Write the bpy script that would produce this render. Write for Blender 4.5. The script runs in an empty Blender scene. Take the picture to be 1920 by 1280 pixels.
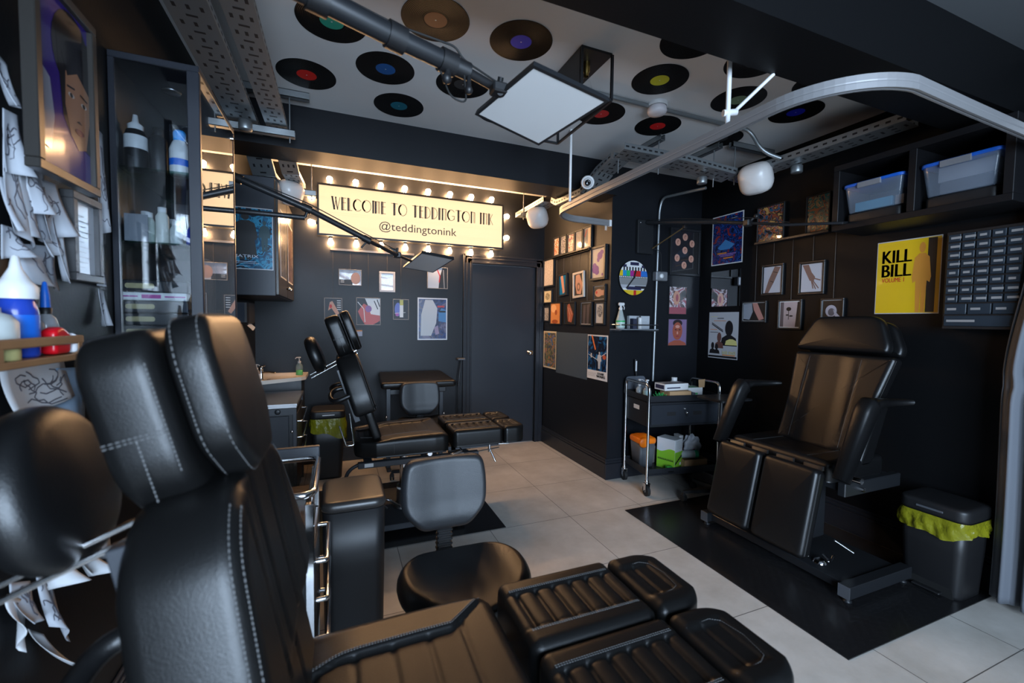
import bpy, math, random
import numpy as np
from math import sin, cos, pi, radians, sqrt
from mathutils import Vector, Matrix
random.seed(7)
SC = bpy.context.scene
COL = SC.collection

# ------------------------------------------------------------------ camera
FPX, YAW, PITCH, ROLL = 806.09, radians(21.978), radians(-2.728), radians(0.747)
CAM = Vector((0, 0, 1.39))
_f = Vector((sin(YAW)*cos(PITCH), cos(YAW)*cos(PITCH), sin(PITCH)))
_r0 = Vector((cos(YAW), -sin(YAW), 0)); _u0 = _r0.cross(_f)
_r = cos(ROLL)*_r0 + sin(ROLL)*_u0; _u = -sin(ROLL)*_r0 + cos(ROLL)*_u0
cam = bpy.data.cameras.new('camera'); camo = bpy.data.objects.new('camera', cam); COL.objects.link(camo)
camo.matrix_world = Matrix(((_r.x, _u.x, -_f.x, CAM.x), (_r.y, _u.y, -_f.y, CAM.y), (_r.z, _u.z, -_f.z, CAM.z), (0, 0, 0, 1)))
cam.sensor_width = 36; cam.lens = FPX*36/1920; cam.clip_start = 0.02
cam.dof.use_dof = True; cam.dof.focus_distance = 3.2; cam.dof.aperture_fstop = 2.8
SC.camera = camo
# ------------------------------------------------------------------ world, daylight, exposure
W = bpy.data.worlds.new('world'); SC.world = W; W.use_nodes = True
W.node_tree.nodes['Background'].inputs[0].default_value = (0.55, 0.68, 0.9, 1)
W.node_tree.nodes['Background'].inputs[1].default_value = 1.0
def area(name, loc, rot, sx, sy, power, col):
    l = bpy.data.lights.new(name, 'AREA'); l.shape = 'RECTANGLE'; l.size = sx; l.size_y = sy; l.energy = power; l.color = col
    o = bpy.data.objects.new(name, l); o.location = loc; o.rotation_euler = rot; COL.objects.link(o); return o
WINC = (0.4, -2.25, 1.5)
area('window_daylight', (0.25, -2.35, 1.55), (radians(90), 0, 0), 2.4, 2.1, 132, (0.60, 0.78, 1.0))
SC.view_settings.view_transform = 'Standard'; SC.view_settings.look = 'None'
SC.view_settings.exposure = 1.75; SC.view_settings.gamma = 1; SC.view_settings.use_curve_mapping = False
SC.cycles.use_denoising = True
SC.cycles.max_bounces = 8; SC.cycles.transparent_max_bounces = 12
SC.cycles.caustics_reflective = False; SC.cycles.caustics_refractive = False
SC.cycles.sample_clamp_indirect = 4.0

# ------------------------------------------------------------------ materials
MATS = {}
def mat(name, col=(0.5, 0.5, 0.5), rough=0.5, metal=0.0, emit=None, es=0.0, alpha=1.0, trans=0.0, ior=1.45, coat=0.0,
        bump=0.0, bscale=200.0, noise=None, spec=0.5, sheen=0.0, bdist=0.002):
    if name in MATS: return MATS[name]
    m = bpy.data.materials.new(name); m.use_nodes = True; nt = m.node_tree; b = nt.nodes['Principled BSDF']
    b.inputs['Base Color'].default_value = (*col, 1); b.inputs['Roughness'].default_value = rough
    b.inputs['Metallic'].default_value = metal; b.inputs['Alpha'].default_value = alpha
    b.inputs['Transmission Weight'].default_value = trans; b.inputs['IOR'].default_value = ior
    b.inputs['Coat Weight'].default_value = coat; b.inputs['Coat Roughness'].default_value = 0.05
    b.inputs['Specular IOR Level'].default_value = spec
    if emit: b.inputs['Emission Color'].default_value = (*emit, 1); b.inputs['Emission Strength'].default_value = es
    tc = None
    if bump or noise:
        tc = nt.nodes.new('ShaderNodeTexCoord')
    if bump:
        n = nt.nodes.new('ShaderNodeTexNoise'); n.inputs['Scale'].default_value = bscale; n.inputs['Detail'].default_value = 3
        bp = nt.nodes.new('ShaderNodeBump'); bp.inputs['Strength'].default_value = bump; bp.inputs['Distance'].default_value = bdist
        nt.links.new(tc.outputs['Object'], n.inputs['Vector']); nt.links.new(n.outputs['Fac'], bp.inputs['Height'])
        nt.links.new(bp.outputs['Normal'], b.inputs['Normal'])
    if noise:
        col2, sc = noise
        n = nt.nodes.new('ShaderNodeTexNoise'); n.inputs['Scale'].default_value = sc; n.inputs['Detail'].default_value = 5
        mx = nt.nodes.new('ShaderNodeMix'); mx.data_type = 'RGBA'; mx.inputs[6].default_value = (*col, 1); mx.inputs[7].default_value = (*col2, 1)
        nt.links.new(tc.outputs['Object'], n.inputs['Vector']); nt.links.new(n.outputs['Fac'], mx.inputs[0]); nt.links.new(mx.outputs[2], b.inputs['Base Color'])
    MATS[name] = m; return m
def glass(name, tint=(1, 1, 1), rough=0.0, refl=1.0, ior=1.5):
    if name in MATS: return MATS[name]
    m = bpy.data.materials.new(name); m.use_nodes = True; nt = m.node_tree; nt.nodes.clear(); N = nt.nodes.new; L = nt.links.new
    o = N('ShaderNodeOutputMaterial'); t = N('ShaderNodeBsdfTransparent'); g = N('ShaderNodeBsdfGlossy'); mx = N('ShaderNodeMixShader'); lw = N('ShaderNodeLayerWeight')
    f0 = ((ior-1)/(ior+1))**2; pw = N('ShaderNodeMath'); pw.operation = 'POWER'; pw.inputs[1].default_value = 5.0; ma = N('ShaderNodeMath'); ma.operation = 'MULTIPLY_ADD'; ma.inputs[1].default_value = (1-f0)*refl; ma.inputs[2].default_value = f0*refl; ma.use_clamp = True
    lw.inputs[0].default_value = .5; t.inputs[0].default_value = (*tint, 1); g.inputs[0].default_value = (1, 1, 1, 1); g.inputs['Roughness'].default_value = rough
    L(lw.outputs['Facing'], pw.inputs[0]); L(pw.outputs[0], ma.inputs[0]); L(ma.outputs[0], mx.inputs[0]); L(t.outputs[0], mx.inputs[1]); L(g.outputs[0], mx.inputs[2]); L(mx.outputs[0], o.inputs[0])
    MATS[name] = m; return m
def art(name, cols, scale=8, rough=0.25, dist=1.5, constant=True, coat=0.6):
    """printed picture: patches of several inks"""
    if name in MATS: return MATS[name]
    m = bpy.data.materials.new(name); m.use_nodes = True; nt = m.node_tree; b = nt.nodes['Principled BSDF']
    b.inputs['Roughness'].default_value = rough; b.inputs['Coat Weight'].default_value = coat
    tc = nt.nodes.new('ShaderNodeTexCoord'); n = nt.nodes.new('ShaderNodeTexNoise'); n.inputs['Scale'].default_value = scale
    n.inputs['Detail'].default_value = 3; n.inputs['Distortion'].default_value = dist
    mp = nt.nodes.new('ShaderNodeMapping'); mp.inputs['Location'].default_value = (sum(map(ord, name))*3.7 % 11, sum(map(ord, name))*1.3 % 7, 2.2)
    r = nt.nodes.new('ShaderNodeValToRGB'); r.color_ramp.interpolation = 'CONSTANT' if constant else 'LINEAR'
    k = len(cols)
    while len(r.color_ramp.elements) < k: r.color_ramp.elements.new(0.5)
    for i, c in enumerate(cols):
        r.color_ramp.elements[i].position = 0.0 if i == 0 else 0.34 + 0.32*i/k
        r.color_ramp.elements[i].color = (*c, 1)
    nt.links.new(tc.outputs['Object'], mp.inputs['Vector']); nt.links.new(mp.outputs['Vector'], n.inputs['Vector'])
    nt.links.new(n.outputs['Fac'], r.inputs['Fac']); nt.links.new(r.outputs['Color'], b.inputs['Base Color'])
    MATS[name] = m; return m
LEA = mat('black_leather', (0.0045, 0.0046, 0.005), 0.35, bump=0.25, bscale=420, spec=0.5)
LEA2 = mat('black_leather_matt', (0.0045, 0.0045, 0.0046), 0.36, bump=0.25, bscale=420, spec=0.42)
STI = mat('grey_stitching', (0.12, 0.12, 0.12), 0.6)
CHR = mat('chrome', (0.75, 0.75, 0.76), 0.12, 1.0)
STE = mat('brushed_steel', (0.45, 0.45, 0.46), 0.3, 1.0)
GAL = mat('galvanised_steel', (0.30, 0.32, 0.33), 0.42, 0.8, bump=0.1, bscale=60)
BLM = mat('black_metal', (0.012, 0.013, 0.015), 0.4, 0.0)
BLP = mat('black_plastic', (0.010, 0.010, 0.011), 0.45)
CHP = mat('charcoal_metal', (0.028, 0.031, 0.037), 0.42)
GRP = mat('grey_plastic', (0.07, 0.075, 0.085), 0.5)
WHP = mat('white_plastic', (0.62, 0.62, 0.62), 0.35)
RUB = mat('black_rubber', (0.008, 0.008, 0.008), 0.7)
PAP = mat('white_paper', (0.55, 0.56, 0.58), 0.6)
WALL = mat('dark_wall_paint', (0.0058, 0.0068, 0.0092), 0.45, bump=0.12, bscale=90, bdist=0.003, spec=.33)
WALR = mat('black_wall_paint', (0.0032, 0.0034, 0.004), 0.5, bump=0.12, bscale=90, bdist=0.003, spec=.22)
TRM = mat('dark_trim_paint', (0.013, 0.014, 0.018), 0.33)
CEI = mat('white_ceiling_paint', (0.72, 0.71, 0.70), 0.85, noise=((0.64, 0.635, 0.63), 2.5))
WHC = mat('white_metal', (0.7, 0.7, 0.7), 0.35)
ALU = mat('aluminium', (0.62, 0.62, 0.63), 0.35, 1.0)
GLS = glass('clear_glass')
CLP = mat('clear_plastic', (0.75, 0.8, 0.85), 0.12, alpha=0.35)
YEL = mat('yellow_bag', (0.27, 0.26, 0.012), 0.22, alpha=0.7, bump=.6, bscale=55, bdist=.01)
WOOD = mat('wood', (0.30, 0.17, 0.08), 0.45, noise=((0.2, 0.1, 0.045), 14))
BRS = mat('brass', (0.55, 0.38, 0.12), 0.3, 1.0)
CARD = mat('brown_cardboard', (0.36, 0.22, 0.11), 0.75)
BLU = mat('blue_plastic', (0.01, 0.12, 0.55), 0.4)
BULB = mat('lit_bulb', (1, 0.9, 0.75), 0.3, emit=(1.0, 0.57, 0.27), es=72)
SIGN = mat('lit_sign_face', (0.25, 0.2, 0.14), 0.6, emit=(1.0, 0.66, 0.36), es=0.36)
def flat(name, c, r=0.5, **k): return mat(name, c, r, **k)
BK = flat('black_ink', (0.008, 0.008, 0.009)); WH = flat('white_ink', (0.62, 0.62, 0.62)); RD = flat('red_ink', (0.45, 0.015, 0.015))
YE = flat('yellow_ink', (0.62, 0.42, 0.015), 0.35, coat=0.5); GY = flat('grey_ink', (0.2, 0.2, 0.2)); OR = flat('orange_ink', (0.6, 0.2, 0.03))
SKIN = flat('skin_ink', (0.5, 0.26, 0.18)); BLI = flat('blue_ink', (0.02, 0.13, 0.45)); GRI = flat('green_ink', (0.02, 0.35, 0.1)); PUR = flat('purple_ink', (0.14, 0.03, 0.28))

# ------------------------------------------------------------------ mesh builder
def frm(o, ex, ey):
    o = Vector(o); ex = Vector(ex).normalized(); ey = Vector(ey); ey = (ey - ex*ey.dot(ex)).normalized(); return (o, ex, ey, ex.cross(ey))
WF = frm((0, 0, 0), (1, 0, 0), (0, 1, 0))
def at(F, x, y, z=0.0): return F[0] + F[1]*x + F[2]*y + F[3]*z
class MB:
    def __init__(s): s.v = []; s.f = []; s.m = []; s.s = []
    def add(s, vs, fs, m=0, sm=False):
        b = len(s.v); s.v += [tuple(v) for v in vs]
        for f in fs: s.f.append(tuple(i+b for i in f)); s.m.append(m); s.s.append(sm)
        return s
    def box(s, c, d, F=WF, b=0.0, m=0):
        """box centred at c with full sizes d in frame F, chamfer b"""
        hx, hy, hz = d[0]/2, d[1]/2, d[2]/2; b = min(b, hx*.95, hy*.95, hz*.95)
        if b <= 0:
            vs = [at(F, c[0]+x*hx, c[1]+y*hy, c[2]+z*hz) for x in (-1, 1) for y in (-1, 1) for z in (-1, 1)]
            return s.add(vs, [(0, 1, 3, 2), (4, 6, 7, 5), (0, 4, 5, 1), (2, 3, 7, 6), (0, 2, 6, 4), (1, 5, 7, 3)], m)
        vs = []; idx = {}
        for x in (-1, 1):
            for y in (-1, 1):
                for z in (-1, 1):
                    for a in range(3):
                        h = [hx-b, hy-b, hz-b]; h[a] += b
                        idx[(x, y, z, a)] = len(vs); vs.append(at(F, c[0]+x*h[0], c[1]+y*h[1], c[2]+z*h[2]))
        fs = []
        I = lambda x, y, z, a: idx[(x, y, z, a)]
        for q in (-1, 1):
            fs.append((I(q, -1, -1, 0), I(q, 1, -1, 0), I(q, 1, 1, 0), I(q, -1, 1, 0)))
            fs.append((I(-1, q, -1, 1), I(1, q, -1, 1), I(1, q, 1, 1), I(-1, q, 1, 1)))
            fs.append((I(-1, -1, q, 2), I(1, -1, q, 2), I(1, 1, q, 2), I(-1, 1, q, 2)))
            for p in (-1, 1):
                fs.append((I(q, p, -1, 0), I(q, p, 1, 0), I(q, p, 1, 1), I(q, p, -1, 1)))
                fs.append((I(q, -1, p, 0), I(q, 1, p, 0), I(q, 1, p, 2), I(q, -1, p, 2)))
                fs.append((I(-1, q, p, 1), I(1, q, p, 1), I(1, q, p, 2), I(-1, q, p, 2)))
                for z in (-1, 1): fs.append((I(q, p, z, 0), I(q, p, z, 1), I(q, p, z, 2)))
        return s.add(vs, fs, m)
    def bb(s, x0, y0, z0, x1, y1, z1, b=0.0, m=0, F=WF):
        return s.box(((x0+x1)/2, (y0+y1)/2, (z0+z1)/2), (abs(x1-x0), abs(y1-y0), abs(z1-z0)), F, b, m)
    def tube(s, pts, r, n=10, closed=False, m=0, caps=True):
        pts = [Vector(p) for p in pts]; k = len(pts); rs = r if isinstance(r, (list, tuple)) else [r]*k
        T = []
        for i in range(k):
            a = pts[(i-1) % k] if (closed or i > 0) else pts[i]; c = pts[(i+1) % k] if (closed or i < k-1) else pts[i]
            t = c-a; T.append(t.normalized() if t.length > 1e-9 else Vector((0, 0, 1)))
        up = Vector((0, 0, 1)) if abs(T[0].z) < 0.9 else Vector((1, 0, 0))
        N = (up - T[0]*up.dot(T[0])).normalized(); vs = []
        for i in range(k):
            N = (N - T[i]*N.dot(T[i])); N = N.normalized() if N.length > 1e-6 else T[i].orthogonal().normalized(); B = T[i].cross(N)
            for j in range(n):
                a = 2*pi*j/n; vs.append(pts[i] + (N*cos(a)+B*sin(a))*rs[i])
        fs = []
        for i in range(k if closed else k-1):
            a, b2 = i*n, ((i+1) % k)*n
            for j in range(n): fs.append((a+j, a+(j+1) % n, b2+(j+1) % n, b2+j))
        s.add(vs, fs, m, True)
        if caps and not closed: s.add([vs[j] for j in range(n)], [tuple(reversed(range(n)))], m); s.add([vs[(k-1)*n+j] for j in range(n)], [tuple(range(n))], m)
        return s
    def cyl(s, p0, p1, r, n=16, m=0): return s.tube([p0, p1], r, n, m=m)
    def lathe(s, prof, o=(0, 0, 0), n=24, F=None, m=0, sx=1, sy=1, sm=True):
        F = F or frm(o, (1, 0, 0), (0, 1, 0)); vs = []
        for r, z in prof:
            for j in range(n): a = 2*pi*j/n; vs.append(at(F, r*cos(a)*sx, r*sin(a)*sy, z))
        fs = [(i*n+j, i*n+(j+1) % n, (i+1)*n+(j+1) % n, (i+1)*n+j) for i in range(len(prof)-1) for j in range(n)]
        return s.add(vs, fs, m, sm)
    def ball(s, c, r, n=16, m=0, F=None):
        r = r if isinstance(r, (list, tuple)) else (r, r, r); F = F or WF; vs = []; k = n//2
        for i in range(k+1):
            a = pi*i/k
            for j in range(n): b = 2*pi*j/n; vs.append(at(F, c[0]+r[0]*sin(a)*cos(b), c[1]+r[1]*sin(a)*sin(b), c[2]+r[2]*cos(a)))
        return s.add(vs, [(i*n+j, i*n+(j+1) % n, (i+1)*n+(j+1) % n, (i+1)*n+j) for i in range(k) for j in range(n)], m, True)
    def prism(s, poly, z0, z1, F=WF, m=0, sm=False):
        n = len(poly); vs = [at(F, x, y, z0) for x, y in poly]+[at(F, x, y, z1) for x, y in poly]
        return s.add(vs, [tuple(reversed(range(n))), tuple(range(n, 2*n))], m).add(vs, [(i, (i+1) % n, n+(i+1) % n, n+i) for i in range(n)], m, sm)
    def poly(s, pts, m=0): return s.add(pts, [tuple(range(len(pts)))], m)
    def grid(s, P, nu, nv, m=0, sm=True):
        vs = [P(i/nu, j/nv) for j in range(nv+1) for i in range(nu+1)]; w = nu+1
        return s.add(vs, [(j*w+i, j*w+i+1, (j+1)*w+i+1, (j+1)*w+i) for j in range(nv) for i in range(nu)], m, sm)
    def pad(s, outl, T, r, h=None, F=WF, rings=14, m=0, crown=0.0, arc=4):
        """upholstered pad: outline extruded by T with rounded rims of radius r; h(x,y) shapes the top"""
        P = [Vector((x, y)) for x, y in outl]; n = len(P); c = sum(P, Vector((0, 0)))/n
        if sum(P[i].x*P[(i+1) % n].y-P[(i+1) % n].x*P[i].y for i in range(n)) < 0: P.reverse()
        N = []
        for i in range(n):
            t = (P[(i+1) % n]-P[i-1]).normalized(); N.append(Vector((t.y, -t.x)))
        R = []
        inset = lambda d: [P[i]-N[i]*d for i in range(n)]
        for k in range(arc+1):
            a = pi/2*k/arc; R.append((inset(r*(1-sin(a))), r*(1-cos(a)), 0))
        for k in range(arc+1):
            a = pi/2*k/arc; R.append((inset(r*(1-cos(a))), T-r+r*sin(a), k/arc))
        Q = inset(r); base = len(R)
        for k in range(1, rings+1):
            q = 1-k/(rings+1); R.append(([c+(p-c)*q for p in Q], T+crown*(1-q*q), 1))
        vs = []
        for pts, z, w in R:
            for p in pts: vs.append(at(F, p.x, p.y, z+(w*h(p.x, p.y) if h and w else 0)))
        fs = [(i*n+j, i*n+(j+1) % n, (i+1)*n+(j+1) % n, (i+1)*n+j) for i in range(len(R)-1) for j in range(n)]
        cz = T+crown+(h(c.x, c.y) if h else 0); vs.append(at(F, c.x, c.y, cz)); k0 = (len(R)-1)*n
        fs += [(k0+j, k0+(j+1) % n, len(vs)-1) for j in range(n)]; fs.append(tuple(reversed(range(n))))
        return s.add(vs, fs, m, True)
    def text(s, txt, F, w, h, m=0, z=0.0, x0=0.0, y0=0.0):
        """lettering fitted to the box w x h, lower left corner at x0,y0 of frame F"""
        V, Fc = glyphs(txt); xs = [v[0] for v in V]; ys = [v[1] for v in V]
        ax, bx, ay, by = min(xs), max(xs), min(ys), max(ys)
        vs = [at(F, x0+(x-ax)/(bx-ax)*w, y0+(y-ay)/(by-ay)*h, z) for x, y in V]
        return s.add(vs, Fc, m)
    def stroke(s, pts, w, F, z=0.0, m=0, closed=False):
        k = len(pts)
        for i in range(k if closed else k-1):
            a = Vector(pts[i]); b = Vector(pts[(i+1) % k]); d = (b-a)
            if d.length < 1e-7: continue
            d.normalize(); nn = Vector((-d.y, d.x))*w/2; e = d*w*0.3
            q = [a-e+nn, a-e-nn, b+e-nn, b+e+nn]; s.add([at(F, p.x, p.y, z) for p in q], [(0, 1, 2, 3)], m)
        return s
_G = {}
def glyphs(txt):
    if txt in _G: return _G[txt]
    c = bpy.data.curves.new('t', 'FONT'); c.body = txt; c.resolution_u = 3; o = bpy.data.objects.new('t', c); COL.objects.link(o)
    dg = bpy.context.evaluated_depsgraph_get(); me = bpy.data.meshes.new_from_object(o.evaluated_get(dg))
    r = ([(v.co.x, v.co.y) for v in me.vertices], [tuple(p.vertices) for p in me.polygons])
    bpy.data.objects.remove(o); bpy.data.curves.remove(c); bpy.data.meshes.remove(me); _G[txt] = r; return r
def rrect(w, h, r, n=5, cx=0, cy=0):
    """rounded rectangle outline; r one radius or four (bl, br, tr, tl)"""
    rs = r if isinstance(r, (list, tuple)) else [r]*4; out = []
    for (sx, sy, a0), q in zip(((-1, -1, pi), (1, -1, 1.5*pi), (1, 1, 0), (-1, 1, .5*pi)), rs):
        for k in range(n+1):
            a = a0+pi/2*k/n; out.append((cx+sx*(w/2-q)+q*cos(a), cy+sy*(h/2-q)+q*sin(a)))
    return out
def dense(P, d=0.02):
    out = []
    for i in range(len(P)):
        a = P[i]; b = P[(i+1) % len(P)]; L = math.hypot(b[0]-a[0], b[1]-a[1]); k = max(1, int(L/d))
        for j in range(k): out.append((a[0]+(b[0]-a[0])*j/k, a[1]+(b[1]-a[1])*j/k))
    return out
def rpoly(P, r, n=5):
    """polygon with rounded corners"""
    out = []; k = len(P); rs = r if isinstance(r, (list, tuple)) else [r]*k
    for i in range(k):
        p = Vector(P[i]); a = Vector(P[i-1])-p; b = Vector(P[(i+1) % k])-p; q = min(rs[i], a.length*.45, b.length*.45)
        a = p+a.normalized()*q; b = p+b.normalized()*q
        for j in range(n+1):
            t = j/n; v = a*(1-t)**2+p*2*t*(1-t)+b*t*t; out.append(tuple(v))
    return out
def path(P, r, n=5):
    """3D polyline with rounded bends"""
    P = [Vector(p) for p in P]; out = [P[0]]
    for i in range(1, len(P)-1):
        p = P[i]; a = P[i-1]-p; b = P[i+1]-p; q = min(r, a.length*.48, b.length*.48); a = p+a.normalized()*q; b = p+b.normalized()*q
        for j in range(n+1): t = j/n; out.append(a*(1-t)**2+p*2*t*(1-t)+b*t*t)
    return out+[P[-1]]
def clipx(P, x0, y0, x1, y1):
    """convex clip of polygon P by a rectangle"""
    for ax, lim, sg in ((0, x0, 1), (0, x1, -1), (1, y0, 1), (1, y1, -1)):
        Q = []
        for i in range(len(P)):
            a, b = P[i], P[(i+1) % len(P)]; da, db = (a[ax]-lim)*sg, (b[ax]-lim)*sg
            if da >= 0: Q.append(a)
            if da*db < 0: t = da/(da-db); Q.append((a[0]+(b[0]-a[0])*t, a[1]+(b[1]-a[1])*t))
        P = Q
        if len(P) < 3: return []
    return P

# ------------------------------------------------------------------ objects
def base_name(n): return n
def root_of(o):
    while o.parent: o = o.parent
    return o
def obj(name, mb, mats, parent=None):
    mats = mats if isinstance(mats, (list, tuple)) else [mats]
    V = mb.v
    if parent is not None: off = Vector(root_of(parent).location)
    else:
        xs = [v[0] for v in V]; ys = [v[1] for v in V]; zs = [v[2] for v in V]
        off = Vector(((min(xs)+max(xs))/2, (min(ys)+max(ys))/2, min(zs)))
    me = bpy.data.meshes.new(name); me.from_pydata([(v[0]-off.x, v[1]-off.y, v[2]-off.z) for v in V], [], mb.f)
    for mm in mats: me.materials.append(mm)
    me.polygons.foreach_set('material_index', mb.m); me.polygons.foreach_set('use_smooth', mb.s); me.update()
    o = bpy.data.objects.new(name, me); COL.objects.link(o)
    if parent is not None: o.parent = parent
    else: o.location = off
    return o
def tag(o, label, cat, group=None, kind=None):
    o['label'] = label; o['category'] = cat
    if group: o['group'] = group
    if kind: o['kind'] = kind
    return o
def thing(name, label, cat, loc, group=None):
    o = bpy.data.objects.new(name, None); o.empty_display_size = 0.05; o.location = loc; COL.objects.link(o); return tag(o, label, cat, group)
def struct(name, mb, mats, parent=None):
    o = obj(name, mb, mats, parent)
    if parent is None: o['kind'] = 'structure'
    return o
def dup(o, delta, label=None, group=None, parent=None):
    c = o.copy(); COL.objects.link(c)
    if parent is None:
        c.location = Vector(o.location)+Vector(delta)
        if label: c['label'] = label
        if group: c['group'] = group
    else: c.parent = parent
    for ch in list(o.children): dup(ch, (0, 0, 0), parent=c)
    return c
def P(px, py, X=None, Y=None, Z=None):
    """where the sight line through a point of the photograph meets the plane X=, Y= or Z= of the room"""
    d = _f + _r*((px-960)/FPX) - _u*((py-640)/FPX)
    t = (X-CAM.x)/d.x if X is not None else (Y-CAM.y)/d.y if Y is not None else (Z-CAM.z)/d.z
    return CAM + d*t
# ================================================================== THE ROOM
XL, XR, XP, YB, YP, YW, ZC = -0.70, 3.19, 2.187, 4.47, 3.155, -1.9, 2.73
def floor_mat():
    m = bpy.data.materials.new('floor_tiles'); m.use_nodes = True; nt = m.node_tree; N = nt.nodes.new; L = nt.links.new; b = nt.nodes['Principled BSDF']
    tc = N('ShaderNodeTexCoord'); sx = N('ShaderNodeSeparateXYZ'); geo = N('ShaderNodeNewGeometry'); L(geo.outputs['Position'], sx.inputs[0])
    def M(op, a, c=None, d=None):
        n = N('ShaderNodeMath'); n.operation = op
        for i, q in enumerate((a, c, d)):
            if q is None: continue
            if isinstance(q, (int, float)): n.inputs[i].default_value = q
            else: L(q, n.inputs[i])
        return n.outputs[0]
    def joint(o, off):
        q = M('DIVIDE', M('SUBTRACT', o, off), 0.6); f = M('FRACT', q); d = M('MINIMUM', f, M('SUBTRACT', 1.0, f)); return M('LESS_THAN', d, 0.0032), M('FLOOR', q)
    jx, ix = joint(sx.outputs[0], 1.525-6); jy, iy = joint(sx.outputs[1], 2.632-6)
    j = M('MAXIMUM', jx, jy)
    cb = N('ShaderNodeCombineXYZ'); L(ix, cb.inputs[0]); L(iy, cb.inputs[1]); wn = N('ShaderNodeTexWhiteNoise'); wn.noise_dimensions = '2D'; L(cb.outputs[0], wn.inputs['Vector'])
    n1 = N('ShaderNodeTexNoise'); n1.inputs['Scale'].default_value = 3.5; n1.inputs['Detail'].default_value = 8; n1.inputs['Roughness'].default_value = 0.65; L(geo.outputs['Position'], n1.inputs['Vector'])
    r = N('ShaderNodeValToRGB'); r.color_ramp.elements[0].position = .3; r.color_ramp.elements[1].position = .72
    r.color_ramp.elements[0].color = (0.43, 0.395, 0.35, 1); r.color_ramp.elements[1].color = (0.60, 0.565, 0.52, 1)
    f = M('ADD', n1.outputs['Fac'], M('MULTIPLY', M('SUBTRACT', wn.outputs['Value'], .5), .12)); L(f, r.inputs['Fac'])
    mx = N('ShaderNodeMix'); mx.data_type = 'RGBA'; L(j, mx.inputs[0]); L(r.outputs[0], mx.inputs[6]); mx.inputs[7].default_value = (0.09, 0.08, 0.07, 1)
    L(mx.outputs[2], b.inputs['Base Color']); b.inputs['Roughness'].default_value = 0.42
    bp = N('ShaderNodeBump'); bp.inputs['Strength'].default_value = 0.15; bp.inputs['Distance'].default_value = 0.004; L(n1.outputs['Fac'], bp.inputs['Height']); L(bp.outputs[0], b.inputs['Normal'])
    return m
struct('floor', MB().bb(XL-.2, YW-.2, -.12, XR+.2, YB+.2, 0), floor_mat())
struct('ceiling', MB().bb(XL-.2, YW-.2, ZC, XR+.2, 1.19, ZC+.1), mat('dimmed_ceiling', (.085, .09, .095), .7))  # near bay: shade painted in as dark grey, which also cuts bounce
struct('ceiling', MB().bb(XL-.2, 1.19, ZC, XR+.2, 3.36, ZC+.1).bb(XL-.2, 3.36, 2.80, XR+.2, YB+.2, 2.9), CEI)
struct('wall_left', MB().bb(XL-.15, YW-.2, 0, XL, YB+.2, 2.85), WALR)
# wall with the door
mb = MB(); DX0, DX1, DZ = 1.325, 2.085, 2.0
mb.bb(XL, YB, 0, DX0, YB+.15, 2.85); mb.bb(DX1, YB, 0, XP+.05, YB+.15, 2.85); mb.bb(DX0, YB, DZ, DX1, YB+.15, 2.85)
struct('wall_back', mb, WALL)
struct('wall_alcove', MB().bb(XP, YP, 0, XR+.15, YB+.15, 2.85), WALL)
struct('wall_right', MB().bb(XR, YW-.2, 0, XR+.15, YP, 2.85), WALR)
mb = MB(); wx0, wx1, wz0, wz1 = -0.62, 1.6, .45, 2.5
mb.bb(XL, YW-.15, 0, XR, YW, wz0); mb.bb(XL, YW-.15, wz1, XR, YW, ZC); mb.bb(XL, YW-.15, wz0, wx0, YW, wz1); mb.bb(wx1, YW-.15, wz0, XR, YW, wz1)
struct('wall_front', mb, WALR)
mb = MB()
for x in (wx0, wx0+1.1, wx1): mb.bb(x-.025, YW-.1, wz0, x+.025, YW-.04, wz1)
for z in (wz0, wz1): mb.bb(wx0, YW-.1, z-.025, wx1, YW-.04, z+.025)
w1 = struct('window_1', mb, BLM)
obj('window_pane', MB().bb(wx0, YW-.075, wz0, wx1, YW-.07, wz1), glass('window_glass'), w1)
struct('trim_1', MB().bb(XL, 3.09, 2.462, XP, 3.36, ZC), WALL)            # far downstand beam
struct('trim_2', MB().bb(XL, 1.07, 2.43, XR, 1.31, ZC), WALR)             # near downstand beam
# near ceiling bay by the window side: its dimness is put into the colour
def skirt(name, segs, h=.185, d=.016):
    mb = MB()
    for (x0, y0, x1, y1, nx, ny) in segs:
        a, b = (min(x0, x1), min(y0, y1)), (max(x0, x1), max(y0, y1))
        for z0, z1, t in ((0, h-.045, d), (h-.04, h-.022, d*.8), (h-.018, h, d*.5), (0, h, d*.35)):
            mb.bb(a[0]+min(0, nx*t), a[1]+min(0, ny*t), z0, b[0]+max(0, nx*t), b[1]+max(0, ny*t), z1, b=.003)
    struct(name, mb, TRM)
skirt('baseboard_back', [(XL, YB, DX0-.09, YB, 0, -1)])
skirt('baseboard_alcove', [(XP, YP, XP, YB, -1, 0), (XP-.016, YP, XR, YP, 0, -1)])
skirt('baseboard_right', [(XR, YW, XR, YP, -1, 0)]); skirt('baseboard_left', [(XL, YW, XL, YB, 1, 0)])
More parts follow.
